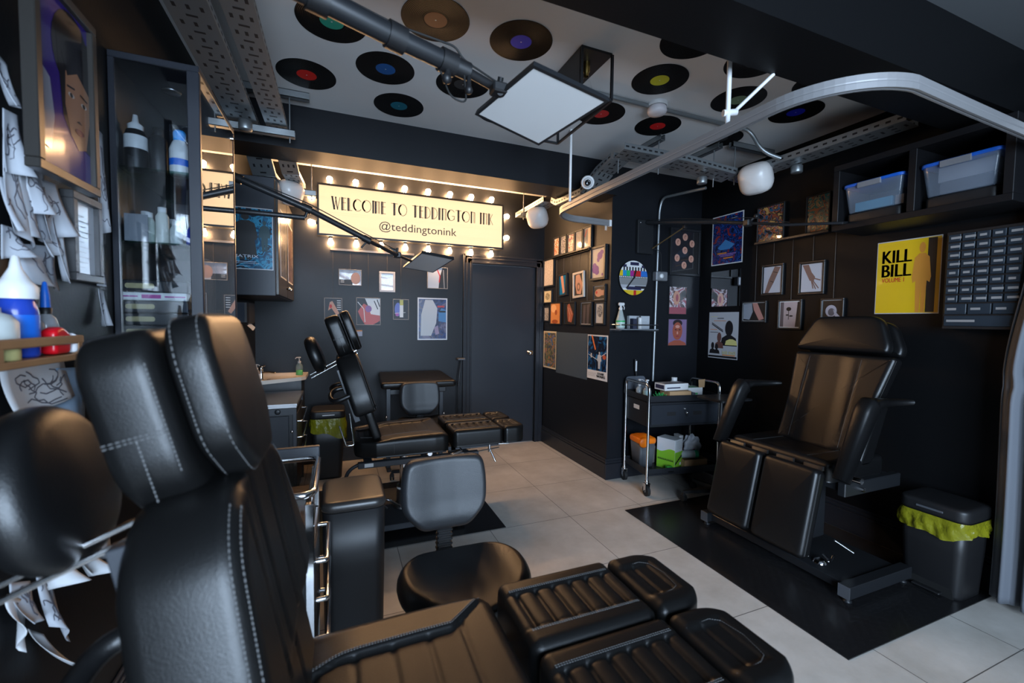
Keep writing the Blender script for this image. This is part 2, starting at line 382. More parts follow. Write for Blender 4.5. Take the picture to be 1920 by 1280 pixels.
# door
dm = MB().bb(DX0+.004, YB+.02, .006, DX1-.004, YB+.06, DZ-.004)
door = struct('door_1', dm, mat('door_paint', (0.014, 0.0155, 0.021), 0.4))
kx = P(993, 661, Y=YB).x
mb = MB(); F = frm((kx, YB+.02, 1.031), (1, 0, 0), (0, 0, 1))
mb.lathe([(0, 0), (.026, 0), (.026, .004), (.011, .008), (.011, .03), (.024, .036), (.029, .05), (.024, .062), (0, .066)], F=F, n=24)
o = obj('door_knob', mb, CHR, door); o['label'] = 'round chrome door knob'
mb = MB()
for k, (t, w0, w1_) in enumerate(((.022, 0, .095), (.03, .0, .02), (.028, .045, .06), (.026, .075, .095))):
    d = YB-t
    mb.bb(DX0-w1_, d, 0, DX0-w0, YB, DZ+w1_, b=.003); mb.bb(DX1+w0, d, 0, min(DX1+w1_, XP-.001), YB, DZ+w1_, b=.003); mb.bb(DX0-w1_, d, DZ+w0, min(DX1+w1_, XP-.001), YB, DZ+w1_, b=.003)
struct('trim_3', mb, TRM)

# ================================================================== MATS
def checker_mat(name, X0, Y0, X1, Y1, label):
    """thin rubber mat whose top is embossed with groups of raised bars"""
    m = MATS.get('checker_rubber')
    if not m:
        m = mat('checker_rubber', (0.009, 0.009, 0.010), 0.27, spec=.65); nt = m.node_tree; N = nt.nodes.new; L = nt.links.new; b = nt.nodes['Principled BSDF']
        geo = N('ShaderNodeNewGeometry'); sp = N('ShaderNodeSeparateXYZ'); L(geo.outputs['Position'], sp.inputs[0])
        def M(op, a, c=None):
            n = N('ShaderNodeMath'); n.operation = op
            for i, q in enumerate((a, c)):
                if q is None: continue
                if isinstance(q, (int, float)): n.inputs[i].default_value = q
                else: L(q, n.inputs[i])
            return n.outputs[0]
        S = 0.028; x = M('DIVIDE', sp.outputs[0], S); y = M('DIVIDE', sp.outputs[1], S)
        ck = M('FLOORED_MODULO', M('ADD', M('FLOOR', x), M('FLOOR', y)), 2.0)
        bx = M('SINE', M('MULTIPLY', x, 2*pi*4)); by = M('SINE', M('MULTIPLY', y, 2*pi*4))
        h = M('ADD', M('MULTIPLY', M('GREATER_THAN', bx, .3), ck), M('MULTIPLY', M('GREATER_THAN', by, .3), M('SUBTRACT', 1.0, ck)))
        bp = N('ShaderNodeBump'); bp.inputs['Strength'].default_value = 1.0; bp.inputs['Distance'].default_value = 0.004; L(h, bp.inputs['Height']); L(bp.outputs[0], b.inputs['Normal'])
    tag(obj(name, MB().bb(X0, Y0, 0.0005, X1, Y1, .005), m), label, 'floor mat')
checker_mat('rubber_mat', 1.957, 1.067, 3.165, 2.572, 'black checker-plate rubber mat under the right-hand chair')
checker_mat('rubber_mat', -0.35, 2.638, 1.038, 3.72, 'black checker-plate rubber mat under the middle treatment bed')

# ================================================================== CEILING RECORDS
def record(x, y, col, label, r=.151):
    mb = MB(); F = frm((x, y, ZC-.0004), (1, 0, 0), (0, -1, 0))   # normal points down
    prof = [(r, 0), (r, .0015), (r-.003, .002)]; k = 26
    for i in range(k): q = r-.006-(r-.062)*i/k; prof += [(q, .0021 if i % 2 else .0015)]
    prof += [(.056, .0018), (.0505, .0018)]
    mb.lathe(prof, F=F, n=80, m=0, sm=False)
    mb.lathe([(.0505, .0018), (.0505, .0022), (.0035, .0022)], F=F, n=40, m=1, sm=False); mb.lathe([(.0035, .0022), (0, .0022)], F=F, n=12, m=2, sm=False)
    o = obj('vinyl_record', mb, [mat('vinyl', (0.005, 0.005, 0.005), 0.36, spec=.12), mat('label_'+'_'.join('%d' % int(c*99) for c in col), col, .5), WH])
    tag(o, label, 'record', 'vinyl records fixed to the ceiling'); return o
RG = 'vinyl records fixed to the ceiling'
for px, py, c, l in [
    (622, 40, (0.02, 0.30, 0.20), 'vinyl record with turquoise label, half hidden behind the thick boom arm'),
    (817, 37, (0.20, 0.07, 0.03), 'vinyl record with brown and orange label at the top of the ceiling'),
    (977, 78, (0.005, 0.02, 0.50), 'vinyl record with bright blue label above the big lighting panel'),
    (575, 140, (0.60, 0.015, 0.01), 'vinyl record with red label nearest the perforated cable trays'),
    (723, 129, (0.01, 0.09, 0.30), 'vinyl record with dull blue label under the thick boom arm'),
    (748, 198, (0.01, 0.14, 0.20), 'vinyl record with small teal label nearest the far beam'),
    (868, 158, (0.03, 0.03, 0.03), 'vinyl record hidden behind the head joint of the boom arm'),
    (940, 212, (0.03, 0.03, 0.03), 'vinyl record peeping out left of the big lighting panel'),
    (1127, 213, (0.50, 0.02, 0.02), 'vinyl record with red label right beside the lighting panel tip'),
    (1237, 150, (0.50, 0.52, 0.02), 'vinyl record with yellow-green label in the middle of the ceiling'),
    (1233, 236, (0.60, 0.01, 0.01), 'vinyl record with red label behind the smoke alarm'),
    (1384, 187, (0.20, 0.30, 0.18), 'vinyl record with pale green label behind the curtain rail strut'),
    (1492, 210, (0.005, 0.01, 0.40), 'vinyl record with blue label beside the curved rail'),
    (1300, 74, (0.03, 0.03, 0.03), 'vinyl record half covered by the near beam, left of the rail strut'),
    (1418, 115, (0.03, 0.03, 0.03), 'vinyl record half covered by the near beam, above the pale green one'),
    (1350, 260, (0.03, 0.03, 0.03), 'vinyl record with its label hidden behind the curtain rail'),
    (1545, 155, (0.03, 0.03, 0.03), 'vinyl record mostly hidden at the corner of the near beam')]:
    p = P(px, py, Z=ZC); y = p.y
    record(p.x, max(y, 1.47), c, l)
record(-.0, 1.52, (0.03, 0.03, 0.03), 'vinyl record cut by the top edge of the picture, left of the brown one') if False else None

# ================================================================== LIT SIGN
ys = YB-.11
tl = P(594, 343, Y=ys); br = P(944, 466, Y=ys); sx0, sx1, sz1, sz0 = tl.x, br.x, (tl.z+P(944, 382, Y=ys).z)/2, (br.z+P(593, 441, Y=ys).z)/2
sign = thing('welcome_sign', 'long illuminated cream sign ringed with bulbs, high on the back wall', 'sign', ((sx0+sx1)/2, YB, sz0))
mb = MB(); t = .016
mb.bb(sx0, ys, sz0, sx1, YB-.001, sz0+t).bb(sx0, ys, sz1-t, sx1, YB-.001, sz1).bb(sx0, ys, sz0+t, sx0+t, YB-.001, sz1-t).bb(sx1-t, ys, sz0+t, sx1, YB-.001, sz1-t)
obj('sign_frame', mb, BLM, sign)
obj('light_panel', MB().bb(sx0+t, ys+.012, sz0+t, sx1-t, ys+.03, sz1-t), SIGN, sign)
SF = frm((sx0, ys+.0115, sz0), (1, 0, 0), (0, 0, 1)); SWd, SHt = sx1-sx0, sz1-sz0
mb = MB()
for q in (.16, .2, .42, .46, .70, .74): mb.add([at(SF, t, SHt*q, .0002), at(SF, SWd-t, SHt*q, .0002), at(SF, SWd-t, SHt*q+.0022, .0002), at(SF, t, SHt*q+.0022, .0002)], [(0, 1, 2, 3)])
obj('letter_rail', mb, mat('sign_rail', (.45, .33, .18), .5, emit=(1.0, .66, .36), es=.22), sign)
def arc(cx, cy, rx, ry, a0, a1, n=22): return [(cx+rx*cos(radians(a0+(a1-a0)*i/n)), cy+ry*sin(radians(a0+(a1-a0)*i/n))) for i in range(n+1)]
TH, TN = .17, .045
def deco(ch):
    """one letter of a thick-and-thin deco alphabet: list of (points, stroke), width"""
    T, n = TH, TN
    D = {'W': ([([(.1, 1), (.3, 0)], T), ([(.3, 0), (.5, 1)], n), ([(.42, 1), (.62, 0)], T*.6), ([(.62, 0), (.86, 1)], n), ([(0, 1), (.22, 1)], n)], .9),
         'E': ([([(.1, 0), (.1, 1)], T), ([(.18, .985), (.5, .985)], n), ([(.18, .6), (.46, .6)], n), ([(.18, .015), (.5, .015)], n), ([(.24, 0), (.24, 1)], n)], .54),
         'L': ([([(.1, 0), (.1, 1)], T), ([(.1, .015), (.48, .015)], n), ([(.24, 0), (.24, 1)], n)], .5),
         'C': ([(arc(.46, .5, .45, .49, 40, 320), n), (arc(.46, .5, .38, .43, 115, 245), T*.8)], .84),
         'O': ([(arc(.47, .5, .46, .49, 0, 360, 32), n), (arc(.47, .5, .39, .43, 115, 245), T*.8)], .98),
         'M': ([([(.1, 0), (.1, 1)], T), ([(.02, .985), (.78, .985)], n), ([(.34, 0), (.34, .97)], T), ([(.47, 0), (.47, .97)], n), ([(.66, 0), (.66, .97)], n), ([(.76, 0), (.76, .97)], n)], .84),
         'T': ([([(.3, 0), (.3, 1)], T), ([(.0, .985), (.66, .985)], n), ([(.42, 0), (.42, 1)], n)], .68),
         'D': ([([(.1, 0), (.1, 1)], T), ([(.1, .985), (.24, .985)], n), ([(.1, .015), (.24, .015)], n), (arc(.24, .5, .42, .485, -90, 90), n), ([(.25, 0), (.25, 1)], n)], .72),
         'I': ([([(.1, 0), (.1, 1)], T), ([(.02, .985), (.3, .985)], n), ([(.23, 0), (.23, 1)], n)], .32),
         'N': ([([(.1, 0), (.1, 1)], T), ([(.02, .985), (.5, .985)], n), ([(.42, 0), (.42, .97)], n), ([(.52, 0), (.52, .97)], n)], .58),
         'G': ([(arc(.46, .5, .45, .49, 40, 335), n), (arc(.46, .5, .38, .43, 115, 245), T*.8), ([(.56, .42), (.9, .42)], n), ([(.84, .42), (.84, .12)], n)], .94),
         'K': ([([(.1, 0), (.1, 1)], T), ([(.24, 0), (.24, 1)], n), ([(.24, .45), (.55, 1)], n), ([(.24, .55), (.6, 0)], n)], .6), ' ': ([], .42)}
    return D[ch]
line = 'WELCOME TO TEDDINGTON INK'; tot = sum(deco(c)[1]+.07 for c in line)
a, b = P(621, 387, Y=ys+.01), P(925, 412, Y=ys+.01); lw = b.x-a.x; lh = .112; kx_ = lw/tot/lh; z0 = P(625, 391, Y=ys).z-sz0
mb = MB(); x = a.x-sx0
for c in line:
    st, w = deco(c)
    for pts, tw in st:
        mb.stroke([(x+p[0]*lh*kx_, z0+p[1]*lh) for p in pts], tw*lh*kx_*(1 if tw > .05 else 1.15), SF, .0012)
    x += (w+.07)*lh*kx_
obj('lettering', mb, BK, sign)
a, b = P(711, 428, Y=ys+.01), P(856, 436, Y=ys+.01)
mb = MB(); mb.text('@teddingtonink', SF, b.x-a.x, .105, 0, .0012, a.x-sx0, P(715, 428, Y=ys).z-sz0-.035); obj('lettering', mb, BK, sign)
# bulbs round the sign
def bulb(x, z, dx, dz, parent):
    y = ys+.055; F = frm((x, y, z), (0, 1, 0), (dz, 0, -dx) if True else 0)
    ax = Vector((dx, 0, dz)); ex = Vector((0, 1, 0)); F = (Vector((x, y, z)), ex, ax.cross(ex), ax)
    b = obj('bulb', MB().lathe([(.013, .012), (.0135, .02), (.018, .032), (.024, .045), (.0265, .058), (.024, .07), (.015, .079), (0, .082)], F=F, n=16), BULB, parent)
    obj('bulb_socket', MB().lathe([(0.0, 0), (.017, 0), (.017, .014), (.013, .016), (.012, .018), (0, .018)], F=F, n=16), BLP, b)
xs_t = [618, 667, 714, 759, 803, 844, 884, 922]; xs_b = [620, 668, 715, 760, 803, 843, 883, 921]
for q in xs_t: bulb(P(q, 350, Y=ys+.055).x, sz1, 0, 1, sign)
for q in xs_b: bulb(P(q, 450, Y=ys+.055).x, sz0, 0, -1, sign)
for py in (368, 416): bulb(sx0, P(583, py, Y=ys+.055).z, -1, 0, sign)
for py in (406, 446): bulb(sx1, P(952, py, Y=ys+.055).z, 1, 0, sign)
# ================================================================== PICTURES
PL = {'back': ('Y', YB, (1, 0, 0), (0, -1, 0)), 'alcove': ('Y', YP, (1, 0, 0), (0, -1, 0)), 'side': ('X', XP, (0, -1, 0), (-1, 0, 0)),
      'right': ('X', XR, (0, -1, 0), (-1, 0, 0)), 'left': ('X', XL, (0, 1, 0), (1, 0, 0)), 'leftp': ('X', XL+.06, (0, 1, 0), (1, 0, 0)), 'cab': ('X', -.395, (0, 1, 0), (1, 0, 0)), 'cabf': ('Y', 3.33, (1, 0, 0), (0, -1, 0))}
def uv(pl, px, py):
    ax, c, eu, en = PL[pl]; p = P(px, py, **{ax: c}); eu = Vector(eu); return p.dot(eu), p.z
def plframe(pl, d=0.0):
    """frame whose x runs right along the wall, y up, z out of the wall"""
    ax, c, eu, en = PL[pl]; o = Vector(en)*d; o[0 if ax == 'X' else 1] += c; return (o, Vector(eu), Vector((0, 0, 1)), Vector(en))
def pic(pl, tl, br, name, label, cat, group=None, bw=.018, bd=.02, border=BLM, mats=None, decals=(), matw=0.0, matm=None, wire=None, tilt=0.0, off=0.0, glass=False):
    u0, v1 = uv(pl, *tl); u1, v0 = uv(pl, *br); F = plframe(pl, off); cu, cv = (u0+u1)/2, (v0+v1)/2; w, h = u1-u0, v1-v0
    c, s = cos(tilt), sin(tilt); G = (at(F, cu, cv, 0), F[1]*c+F[2]*s, F[2]*c-F[1]*s, F[3])
    x0, x1, y0, y1 = -w/2, w/2, -h/2, h/2; mats = mats or [WH]
    pm = MB(); e = bw*.9; zt = (bd*.55 if bw else .0012)
    ix0, ix1, iy0, iy1 = x0+e, x1-e, y0+e, y1-e
    if matw:
        mats = list(mats)+[matm or WH]; pm.bb(ix0, iy0, .0004, ix1, iy1, zt, m=len(mats)-1, F=G)
        ix0 += matw; ix1 -= matw; iy0 += matw; iy1 -= matw; pm.bb(ix0, iy0, zt, ix1, iy1, zt+.0006, m=0, F=G); zt += .0006
    else: pm.bb(ix0, iy0, .0004, ix1, iy1, zt, m=0, F=G)
    W_, H_ = ix1-ix0, iy1-iy0; H2 = (at(G, ix0, iy0, zt), G[1], G[2], G[3])
    for k, d in enumerate(decals):
        z = .0004+k*.00012; t, m = d[0], d[1]
        if t == 'r': pm.add([at(H2, a*W_, b*H_, z) for a, b in ((d[2], d[3]), (d[4], d[3]), (d[4], d[5]), (d[2], d[5]))], [(0, 1, 2, 3)], m)
        elif t == 'p': pm.add([at(H2, a*W_, b*H_, z) for a, b in d[2]], [tuple(range(len(d[2])))], m)
        elif t == 'e': pm.add([at(H2, (d[2]+d[4]*cos(2*pi*i/20))*W_, (d[3]+d[5]*sin(2*pi*i/20))*H_, z) for i in range(20)], [tuple(range(20))], m)
        elif t == 'b':
            for q in (-.009, -.006, -.003, 0, .003, .006, .009): pm.text(d[2], H2, (d[5]-d[3])*W_, (d[6]-d[4])*H_, m, z, (d[3]+q)*W_, d[4]*H_)
        elif t == 't': pm.text(d[2], H2, (d[5]-d[3])*W_, (d[6]-d[4])*H_, m, z, d[3]*W_, d[4]*H_)
        elif t == 's': pm.stroke([(a*W_, b*H_) for a, b in d[3]], d[2]*W_, H2, z, m)
    if not bw:
        o = obj(name, pm, mats); return tag(o, label, cat, group)
    t = thing(name, label, cat, at(G, 0, y0, 0), group)
    fb = MB(); bb = lambda a, b, c_, d_: fb.bb(a, b, 0.0002, c_, d_, bd, b=min(.002, bw*.2), F=G)
    bb(x0, y0, x1, y0+bw); bb(x0, y1-bw, x1, y1); bb(x0, y0+bw, x0+bw, y1-bw); bb(x1-bw, y0+bw, x1, y1-bw)
    obj('frame', fb, border, t); obj('print', pm, mats, t)
    if glass: obj('glass_pane', MB().bb(x0+bw*.5, y0+bw*.5, bd*.75, x1-bw*.5, y1-bw*.5, bd*.75+.001, F=G), GLS, t)
    if wire:
        a = at(F, cu, wire, .006); obj('wire', MB().tube([at(G, 0, h/2, .004), a], .0013, 6), mat('wire', (.10, .09, .08), .4, .6), t)
    return t
def figure(m, cx, y0, h, w):
    """plain standing silhouette"""
    P_ = [(-.16, 0), (-.02, 0), (0, .42), (.02, 0), (.16, 0), (.2, .45), (.3, .42), (.34, .5), (.26, .78), (.1, .84), (-.1, .84), (-.26, .78), (-.34, .5), (-.3, .42), (-.2, .45)]
    return [('p', m, [(cx+x*w, y0+y*h) for x, y in P_]), ('e', m, cx, y0+h*.92, w*.11, h*.075)]
def bust(m, cx, y0, w, h):
    return [('p', m, [(cx-w*.5, y0), (cx+w*.5, y0), (cx+w*.42, y0+h*.3), (cx+w*.14, y0+h*.42), (cx-w*.14, y0+h*.42), (cx-w*.42, y0+h*.3)]), ('e', m, cx, y0+h*.68, w*.24, h*.3)]
FG = 'framed pictures on the side wall of the alcove'; BG = 'framed pictures hung on the back wall'; RG_ = 'pictures hung on the right-hand wall'
tan = art('art_skin_dark', [(.02, .015, .012), (.10, .04, .03), (.35, .16, .10), (.5, .27, .18)], 22)
# ---- alcove side wall: row of five on the ledge
lz = uv('side', 1076, 477)[1]
S5 = [((1041, 447), (1052, 479), 'narrow framed print of an orange flower, leftmost on the side-wall ledge', [art('a1', [(.7, .62, .55), (.7, .62, .55), (.55, .13, .04), (.5, .3, .15)], 30)]),
      ((1053.3, 443.5), (1065, 475.8), 'narrow framed black ink drawing, second on the side-wall ledge', [art('a2', [(.62, .58, .55), (.06, .05, .1), (.6, .57, .55), (.05, .04, .06)], 34)]),
      ((1067, 439.5), (1080, 472.5), 'framed print with red and violet blots, middle of the side-wall ledge', [art('a3', [(.66, .6, .52), (.66, .6, .52), (.5, .12, .05), (.12, .08, .2)], 34)]),
      ((1081.5, 434), (1095.3, 469), 'framed pale print reflecting a bulb, fourth on the side-wall ledge', [art('a4', [(.5, .45, .4), (.55, .5, .45), (.6, .55, .5)], 12, rough=.08)]),
      ((1096.8, 427.5), (1112.5, 464), 'framed print half cream half grey with a red stroke, rightmost on the side-wall ledge', [art('a5', [(.35, .32, .3), (.4, .36, .33)], 12, rough=.08), flat('cream', (.66, .5, .34)), RD])]
for i, (a, b, l, m) in enumerate(S5):
    dc = [('r', 1, .55, .02, .98, .98), ('s', 2, .12, [(.1, .6), (.4, .9)])] if i == 4 else ()
    t = pic('side', a, b, 'framed_picture', l, 'framed picture', FG, .014, .022, mats=m, decals=dc, matw=.004, off=.004)
mb = MB(); u0, v0 = uv('side', 1043.5, 485); u1, v1 = uv('side', 1110.5, 469); lz = (v0+v1)/2; F = plframe('side')
zl = min(uv('side', a[0], 0)[1] for a in [(1041, 0)]) if False else None
ledz = min(uv('side', *b)[1] for a, b, l, m in S5)
mb.bb(u0, ledz-.022, .0005, u1+.02, ledz-.004, .05, F=F, b=.002).bb(u0, ledz-.022, .045, u1+.02, ledz+.006, .05, F=F)
tag(obj('picture_ledge', mb, TRM), 'dark narrow picture ledge carrying five small frames on the side wall', 'shelf')
def pf(*a, **k):
    if any(w in a[2] for w in ('forearm', 'hand', 'legs', 'line drawing', 'ear')): k['wire'] = ledz-.02
    return pic('side', a[0], a[1], 'framed_picture', a[2], 'framed picture', FG, **k)
pf((1111.2, 465), (1139, 523), 'large framed print of two purple flowers at the near edge of the side wall', bw=.022, bd=.03, mats=[flat('cream_paper', (.50, .45, .40)), PUR],
   decals=[('e', 1, .62, .74, .2, .13), ('e', 1, .75, .84, .14, .08), ('e', 1, .5, .62, .1, .09), ('e', 1, .3, .3, .26, .14), ('e', 1, .22, .42, .15, .1), ('e', 1, .42, .2, .16, .09), ('e', 1, .82, .1, .05, .05)])
pf((1021.5, 487.5), (1040.7, 536.5), 'tall framed flash sheet of fine line sketches beside the door casing', mats=[art('flash', [(.62, .55, .50), (.62, .55, .5), (.38, .33, .3), (.6, .53, .48)], 34, dist=3)])
pf((1021.5, 544), (1036.8, 568), 'small framed cream card with a green sprig beside the door casing', bw=.012, mats=[flat('cream_card', (.55, .49, .34)), art('sprig', [(.1, .09, .03), (.55, .49, .34), (.16, .14, .05)], 60)], decals=[('e', 1, .45, .5, .3, .3)])
pf((1050, 515), (1065.5, 554), 'tilted framed photo of a forearm on bright blue', bw=.016, mats=[flat('bright_blue', (.01, .16, .35), .25), SKIN, BK], decals=[('p', 2, [(.7, 0), (1, 0), (1, 1), (.85, 1)]), ('p', 1, [(.15, 1), (.5, 1), (.72, .12), (.45, .05)])], tilt=.05)
pf((1077, 511.5), (1096.7, 557), 'tilted photo of a tattooed hand in a wide white frame', bw=.022, border=flat('cream_frame', (.56, .50, .44)), mats=[BK, SKIN, flat('hand_ink', (.18, .1, .07))], decals=[('p', 1, [(.2, .95), (.6, 1), (.95, .5), (.75, .05), (.3, .1), (.15, .5)]), ('e', 2, .5, .4, .2, .2), ('e', 1, .5, .4, .1, .1)], tilt=.04)
pf((1114.2, 534.5), (1137.3, 564), 'small framed photo of a clenched fist with white mount', bw=.016, mats=[BK, SKIN, RD], matw=.006, decals=[('e', 1, .45, .5, .36, .32), ('r', 1, .5, .28, .98, .7), ('e', 2, .25, .55, .08, .12)])
pf((1022, 574.5), (1032.3, 603), 'narrow framed pale sketch at the lowest left of the side wall', bw=.014, mats=[art('sk', [(.45, .42, .38), (.4, .37, .34), (.2, .18, .16)], 50)])
pf((1033.8, 567.5), (1053.2, 608.5), 'framed close-up of an ear with orange skin tones', bw=.011, border=BK, mats=[flat('orange_skin', (.60, .24, .07), .3), flat('ear_dark', (.3, .07, .02)), flat('ear_light', (.75, .42, .2))], decals=[('e', 2, .3, .75, .28, .2), ('e', 1, .55, .55, .12, .13), ('e', 1, .45, .1, .3, .1)])
pf((1060.5, 566.5), (1079.5, 608.5), 'framed photo of a raised hand in red and brown on black', bw=.012, border=BK, mats=[BK, flat('hand_red', (.32, .09, .05)), flat('hand_tan', (.5, .28, .2))], decals=[('p', 1, [(.25, .9), (.45, .98), (.9, .45), (.7, .05), (.35, .1), (.25, .5)]), ('s', 2, .06, [(.3, .8), (.55, .4), (.5, .15)]), ('s', 2, .05, [(.5, .75), (.75, .45)])])
pf((1090.7, 565), (1112, 611), 'framed dark photo of tattooed legs with white mount', bw=.014, mats=[BK, flat('leg_grey', (.07, .055, .06))], matw=.006, decals=[('p', 1, [(.15, 0), (.4, 0), (.45, .9), (.2, .9)]), ('p', 1, [(.55, 0), (.75, 0), (.85, .95), (.55, .9)])])
pf((1118.2, 566.2), (1135.5, 608.8), 'narrow framed line drawing on white, nearest the corner', bw=.015, mats=[flat('off_white', (.5, .48, .45)), art('ld', [(.06, .06, .06), (.5, .48, .45), (.1, .1, .1)], 60)], decals=[('e', 1, .5, .6, .35, .3)])
pic('side', (1019.8, 620), (1043, 693), 'film_poster', 'film poster with cream border, orange figures over green and brown, beside the door', 'poster', bw=0, mats=[flat('cream_border', (.55, .48, .34)), art('pp1', [(.02, .10, .22), (.4, .14, .03), (.10, .14, .04), (.10, .07, .04), (.03, .05, .08)], 18)], decals=[('r', 1, .07, .04, .93, .96)])
pic('side', (1101.5, 626.5), (1138.5, 716), 'film_poster', 'film poster with deep blue space scene above a white strip, nearest the corner', 'poster', bw=0,
    mats=[WH, art('space', [(.004, .006, .015), (.005, .01, .03), (.008, .05, .14), (.02, .14, .3)], 12), flat('beam', (.7, .16, .04)), BK, flat('pale', (.5, .5, .52)), flat('rd2', (.45, .08, .03)), GY],
    decals=[('r', 1, .05, .2, .95, .97), ('s', 2, .06, [(.25, .97), (.42, .68)]), ('s', 4, .02, [(.08, .55), (.5, .45), (.93, .62)]), ('e', 5, .85, .52, .08, .05)] + figure(4, .62, .25, .38, .3) + [('r', 4, .2, .48, .26, .58), ('b', 3, 'STAR', .55, .115, .85, .165), ('b', 3, 'WARS', .5, .05, .9, .105), ('r', 6, .08, .13, .46, .135), ('r', 6, .08, .1, .42, .105), ('r', 6, .08, .07, .45, .075)])
pic('side', (1043.5, 622), (1100.6, 712), 'wall_board', 'plain blue-grey board screwed between the two film posters', 'board', bw=0, off=0, mats=[mat('blue_grey_board', (.055, .075, .095), .45)])
# ---- alcove front
def pe(F2, k): return None
ears = []
for x, y in ((.5, .86), (.24, .73), (.76, .72), (.5, .55), (.22, .36), (.74, .36), (.48, .2)):
    ears += [('e', 1, x, y, .095, .085), ('e', 2, x+.01, y, .04, .045), ('e', 1, x+.025, y-.01, .03, .03)]
pic('alcove', (1254, 427), (1307, 519), 'framed_picture', 'tall black frame holding seven model ears on black', 'framed picture', bw=.02, bd=.035, mats=[BK, flat('ear', (.55, .28, .20)), flat('ear_in', (.30, .12, .08))], decals=ears, glass=True)
pic('alcove', (1254, 536), (1286, 590), 'framed_picture', 'photo of a pierced ear with pink tones, above the portrait', 'framed picture', bw=.006, bd=.01, mats=[art('earp', [(.02, .02, .02), (.12, .05, .05), (.45, .4, .42), (.25, .06, .08)], 10), SKIN, flat('pink', (.3, .08, .1))], decals=[('r', 2, 0, 0, 1, .25), ('e', 1, .42, .6, .2, .26), ('e', 2, .45, .6, .08, .14)])
pic('alcove', (1252, 597), (1286, 648), 'framed_picture', 'portrait photo of a face in red light on lilac stripes', 'framed picture', bw=.006, bd=.01, mats=[flat('lilac', (.20, .13, .24), .3), flat('face', (.30, .075, .045)), flat('hair', (.02, .012, .015)), flat('hl', (.55, .25, .2)), flat('lips', (.25, .03, .04))],
    decals=[('e', 2, .5, .85, .26, .14), ('p', 1, [(0, 0), (1, 0), (.95, .1), (.65, .2), (.35, .2), (.05, .1)]), ('e', 1, .5, .55, .27, .34), ('e', 3, .5, .72, .12, .06), ('e', 2, .4, .6, .05, .02), ('e', 2, .62, .6, .05, .02), ('e', 3, .5, .48, .04, .06), ('e', 4, .5, .35, .09, .025)])
# clock with test card face
CF = plframe('alcove'); a = uv('alcove', 1158.5, 520); b = uv('alcove', 1211, 520); c_ = uv('alcove', 1185, 488); d_ = uv('alcove', 1185, 554.5)
cu, cv, R0 = (a[0]+b[0])/2, (c_[1]+d_[1])/2, ((b[0]-a[0])+(c_[1]-d_[1]))/4
clk = thing('wall_clock', 'round wall clock printed with a television test card', 'clock', at(CF, cu, cv-R0, 0))
G = (at(CF, cu, cv, 0), CF[1], CF[2], CF[3]); obj('clock_body', MB().lathe([(0, .001), (R0, .001), (R0, .022), (0, .022)], F=G, n=64, sm=False), BLP, clk)
circ = [(R0*.985*cos(2*pi*i/72), R0*.985*sin(2*pi*i/72)) for i in range(72)]
fm = MB(); cl = [WH, BK, YE, flat('cyan_ink', (.01, .22, .45)), GRI, flat('magenta_ink', (.3, .02, .2)), RD, BLI, GY, flat('lt', (.35, .35, .38)), flat('navy', (.015, .015, .05))]
def rc(m, x0, y0, x1, y1, z):
    q = clipx(circ, x0*R0, y0*R0, x1*R0, y1*R0)
    if q: fm.add([at(G, x, y, z) for x, y in q], [tuple(range(len(q)))], m)
rc(0, -1, -1, 1, 1, .0222); rc(10, -.25, .72, .35, .9, .0224)
for k in range(8): rc(1, -.72+k*.2, .42, -.62+k*.2, .62, .0224)
rc(10, -.8, .6, -.5, .75, .0224); rc(10, .55, .6, .8, .75, .0224)
for k, m in enumerate((2, 3, 4, 5, 6, 6, 7, 7)): rc(m, -1+k*.25, .1, -.75+k*.25, .42, .0225)
rc(1, -1, .0, 1, .1, .0226)
for k in range(16): rc(0, -.99+k*.125, .02, -.91+k*.125, .08, .0227)
rc(8, -1, -.4, 1, 0, .0224); rc(9, -1, -.6, 1, -.4, .0224); rc(10, -.45, -.68, .55, -.5, .0226); rc(1, .1, -.6, .9, -.45, .0225); rc(2, -1, -1, 1, -.7, .0224); rc(6, .02, -1, .2, -.7, .0226)
obj('clock_face', fm, cl, clk)
hm = MB()
for (x1, y1, w) in ((-.5, -.6, .012), (.12, .42, .016)): hm.stroke([(0, 0), (x1*R0, y1*R0)], w, G, .028)
hm.lathe([(.008, .022), (.008, .03), (0, .03)], F=G, n=12); obj('clock_hands', hm, BK, clk)
# ---- back wall
F = plframe('back'); a = uv('back', 619, 467); b = uv('back', 776, 478); rz = (a[1]+b[1])/2
tag(obj('picture_rail', MB().bb(a[0], rz-.012, .0005, b[0], rz+.012, .02, F=F, b=.003), mat('rail_metal', (.12, .11, .1), .3, .7)), 'thin metal picture hanging rail under the sign', 'rail')
def pbk(*a, **k): return pic('back', a[0], a[1], 'framed_picture', a[2], 'framed picture', BG, wire=k.pop('wire', rz), bw=k.pop('bw', .006), bd=.014, **k)
pbk((635, 504), (678, 536), 'landscape framed photo of a shoulder, highest left on the back wall', border=GY, mats=[art('bk1', [(.35, .33, .35), (.10, .09, .12), (.4, .38, .4)], 5, constant=False), flat('skin2', (.38, .22, .17)), BK, WH], decals=[('r', 2, 0, 0, .6, .35), ('e', 1, .75, .45, .22, .4), ('r', 3, .06, .16, .22, .19), ('r', 3, .06, .26, .22, .29)])
pbk((711, 508.5), (740.7, 548), 'small white framed pencil drawing on the back wall', bw=.02, border=flat('white_frame', (.5, .5, .52)), mats=[art('bk2', [(.35, .35, .37), (.3, .29, .32), (.38, .36, .38)], 30)])
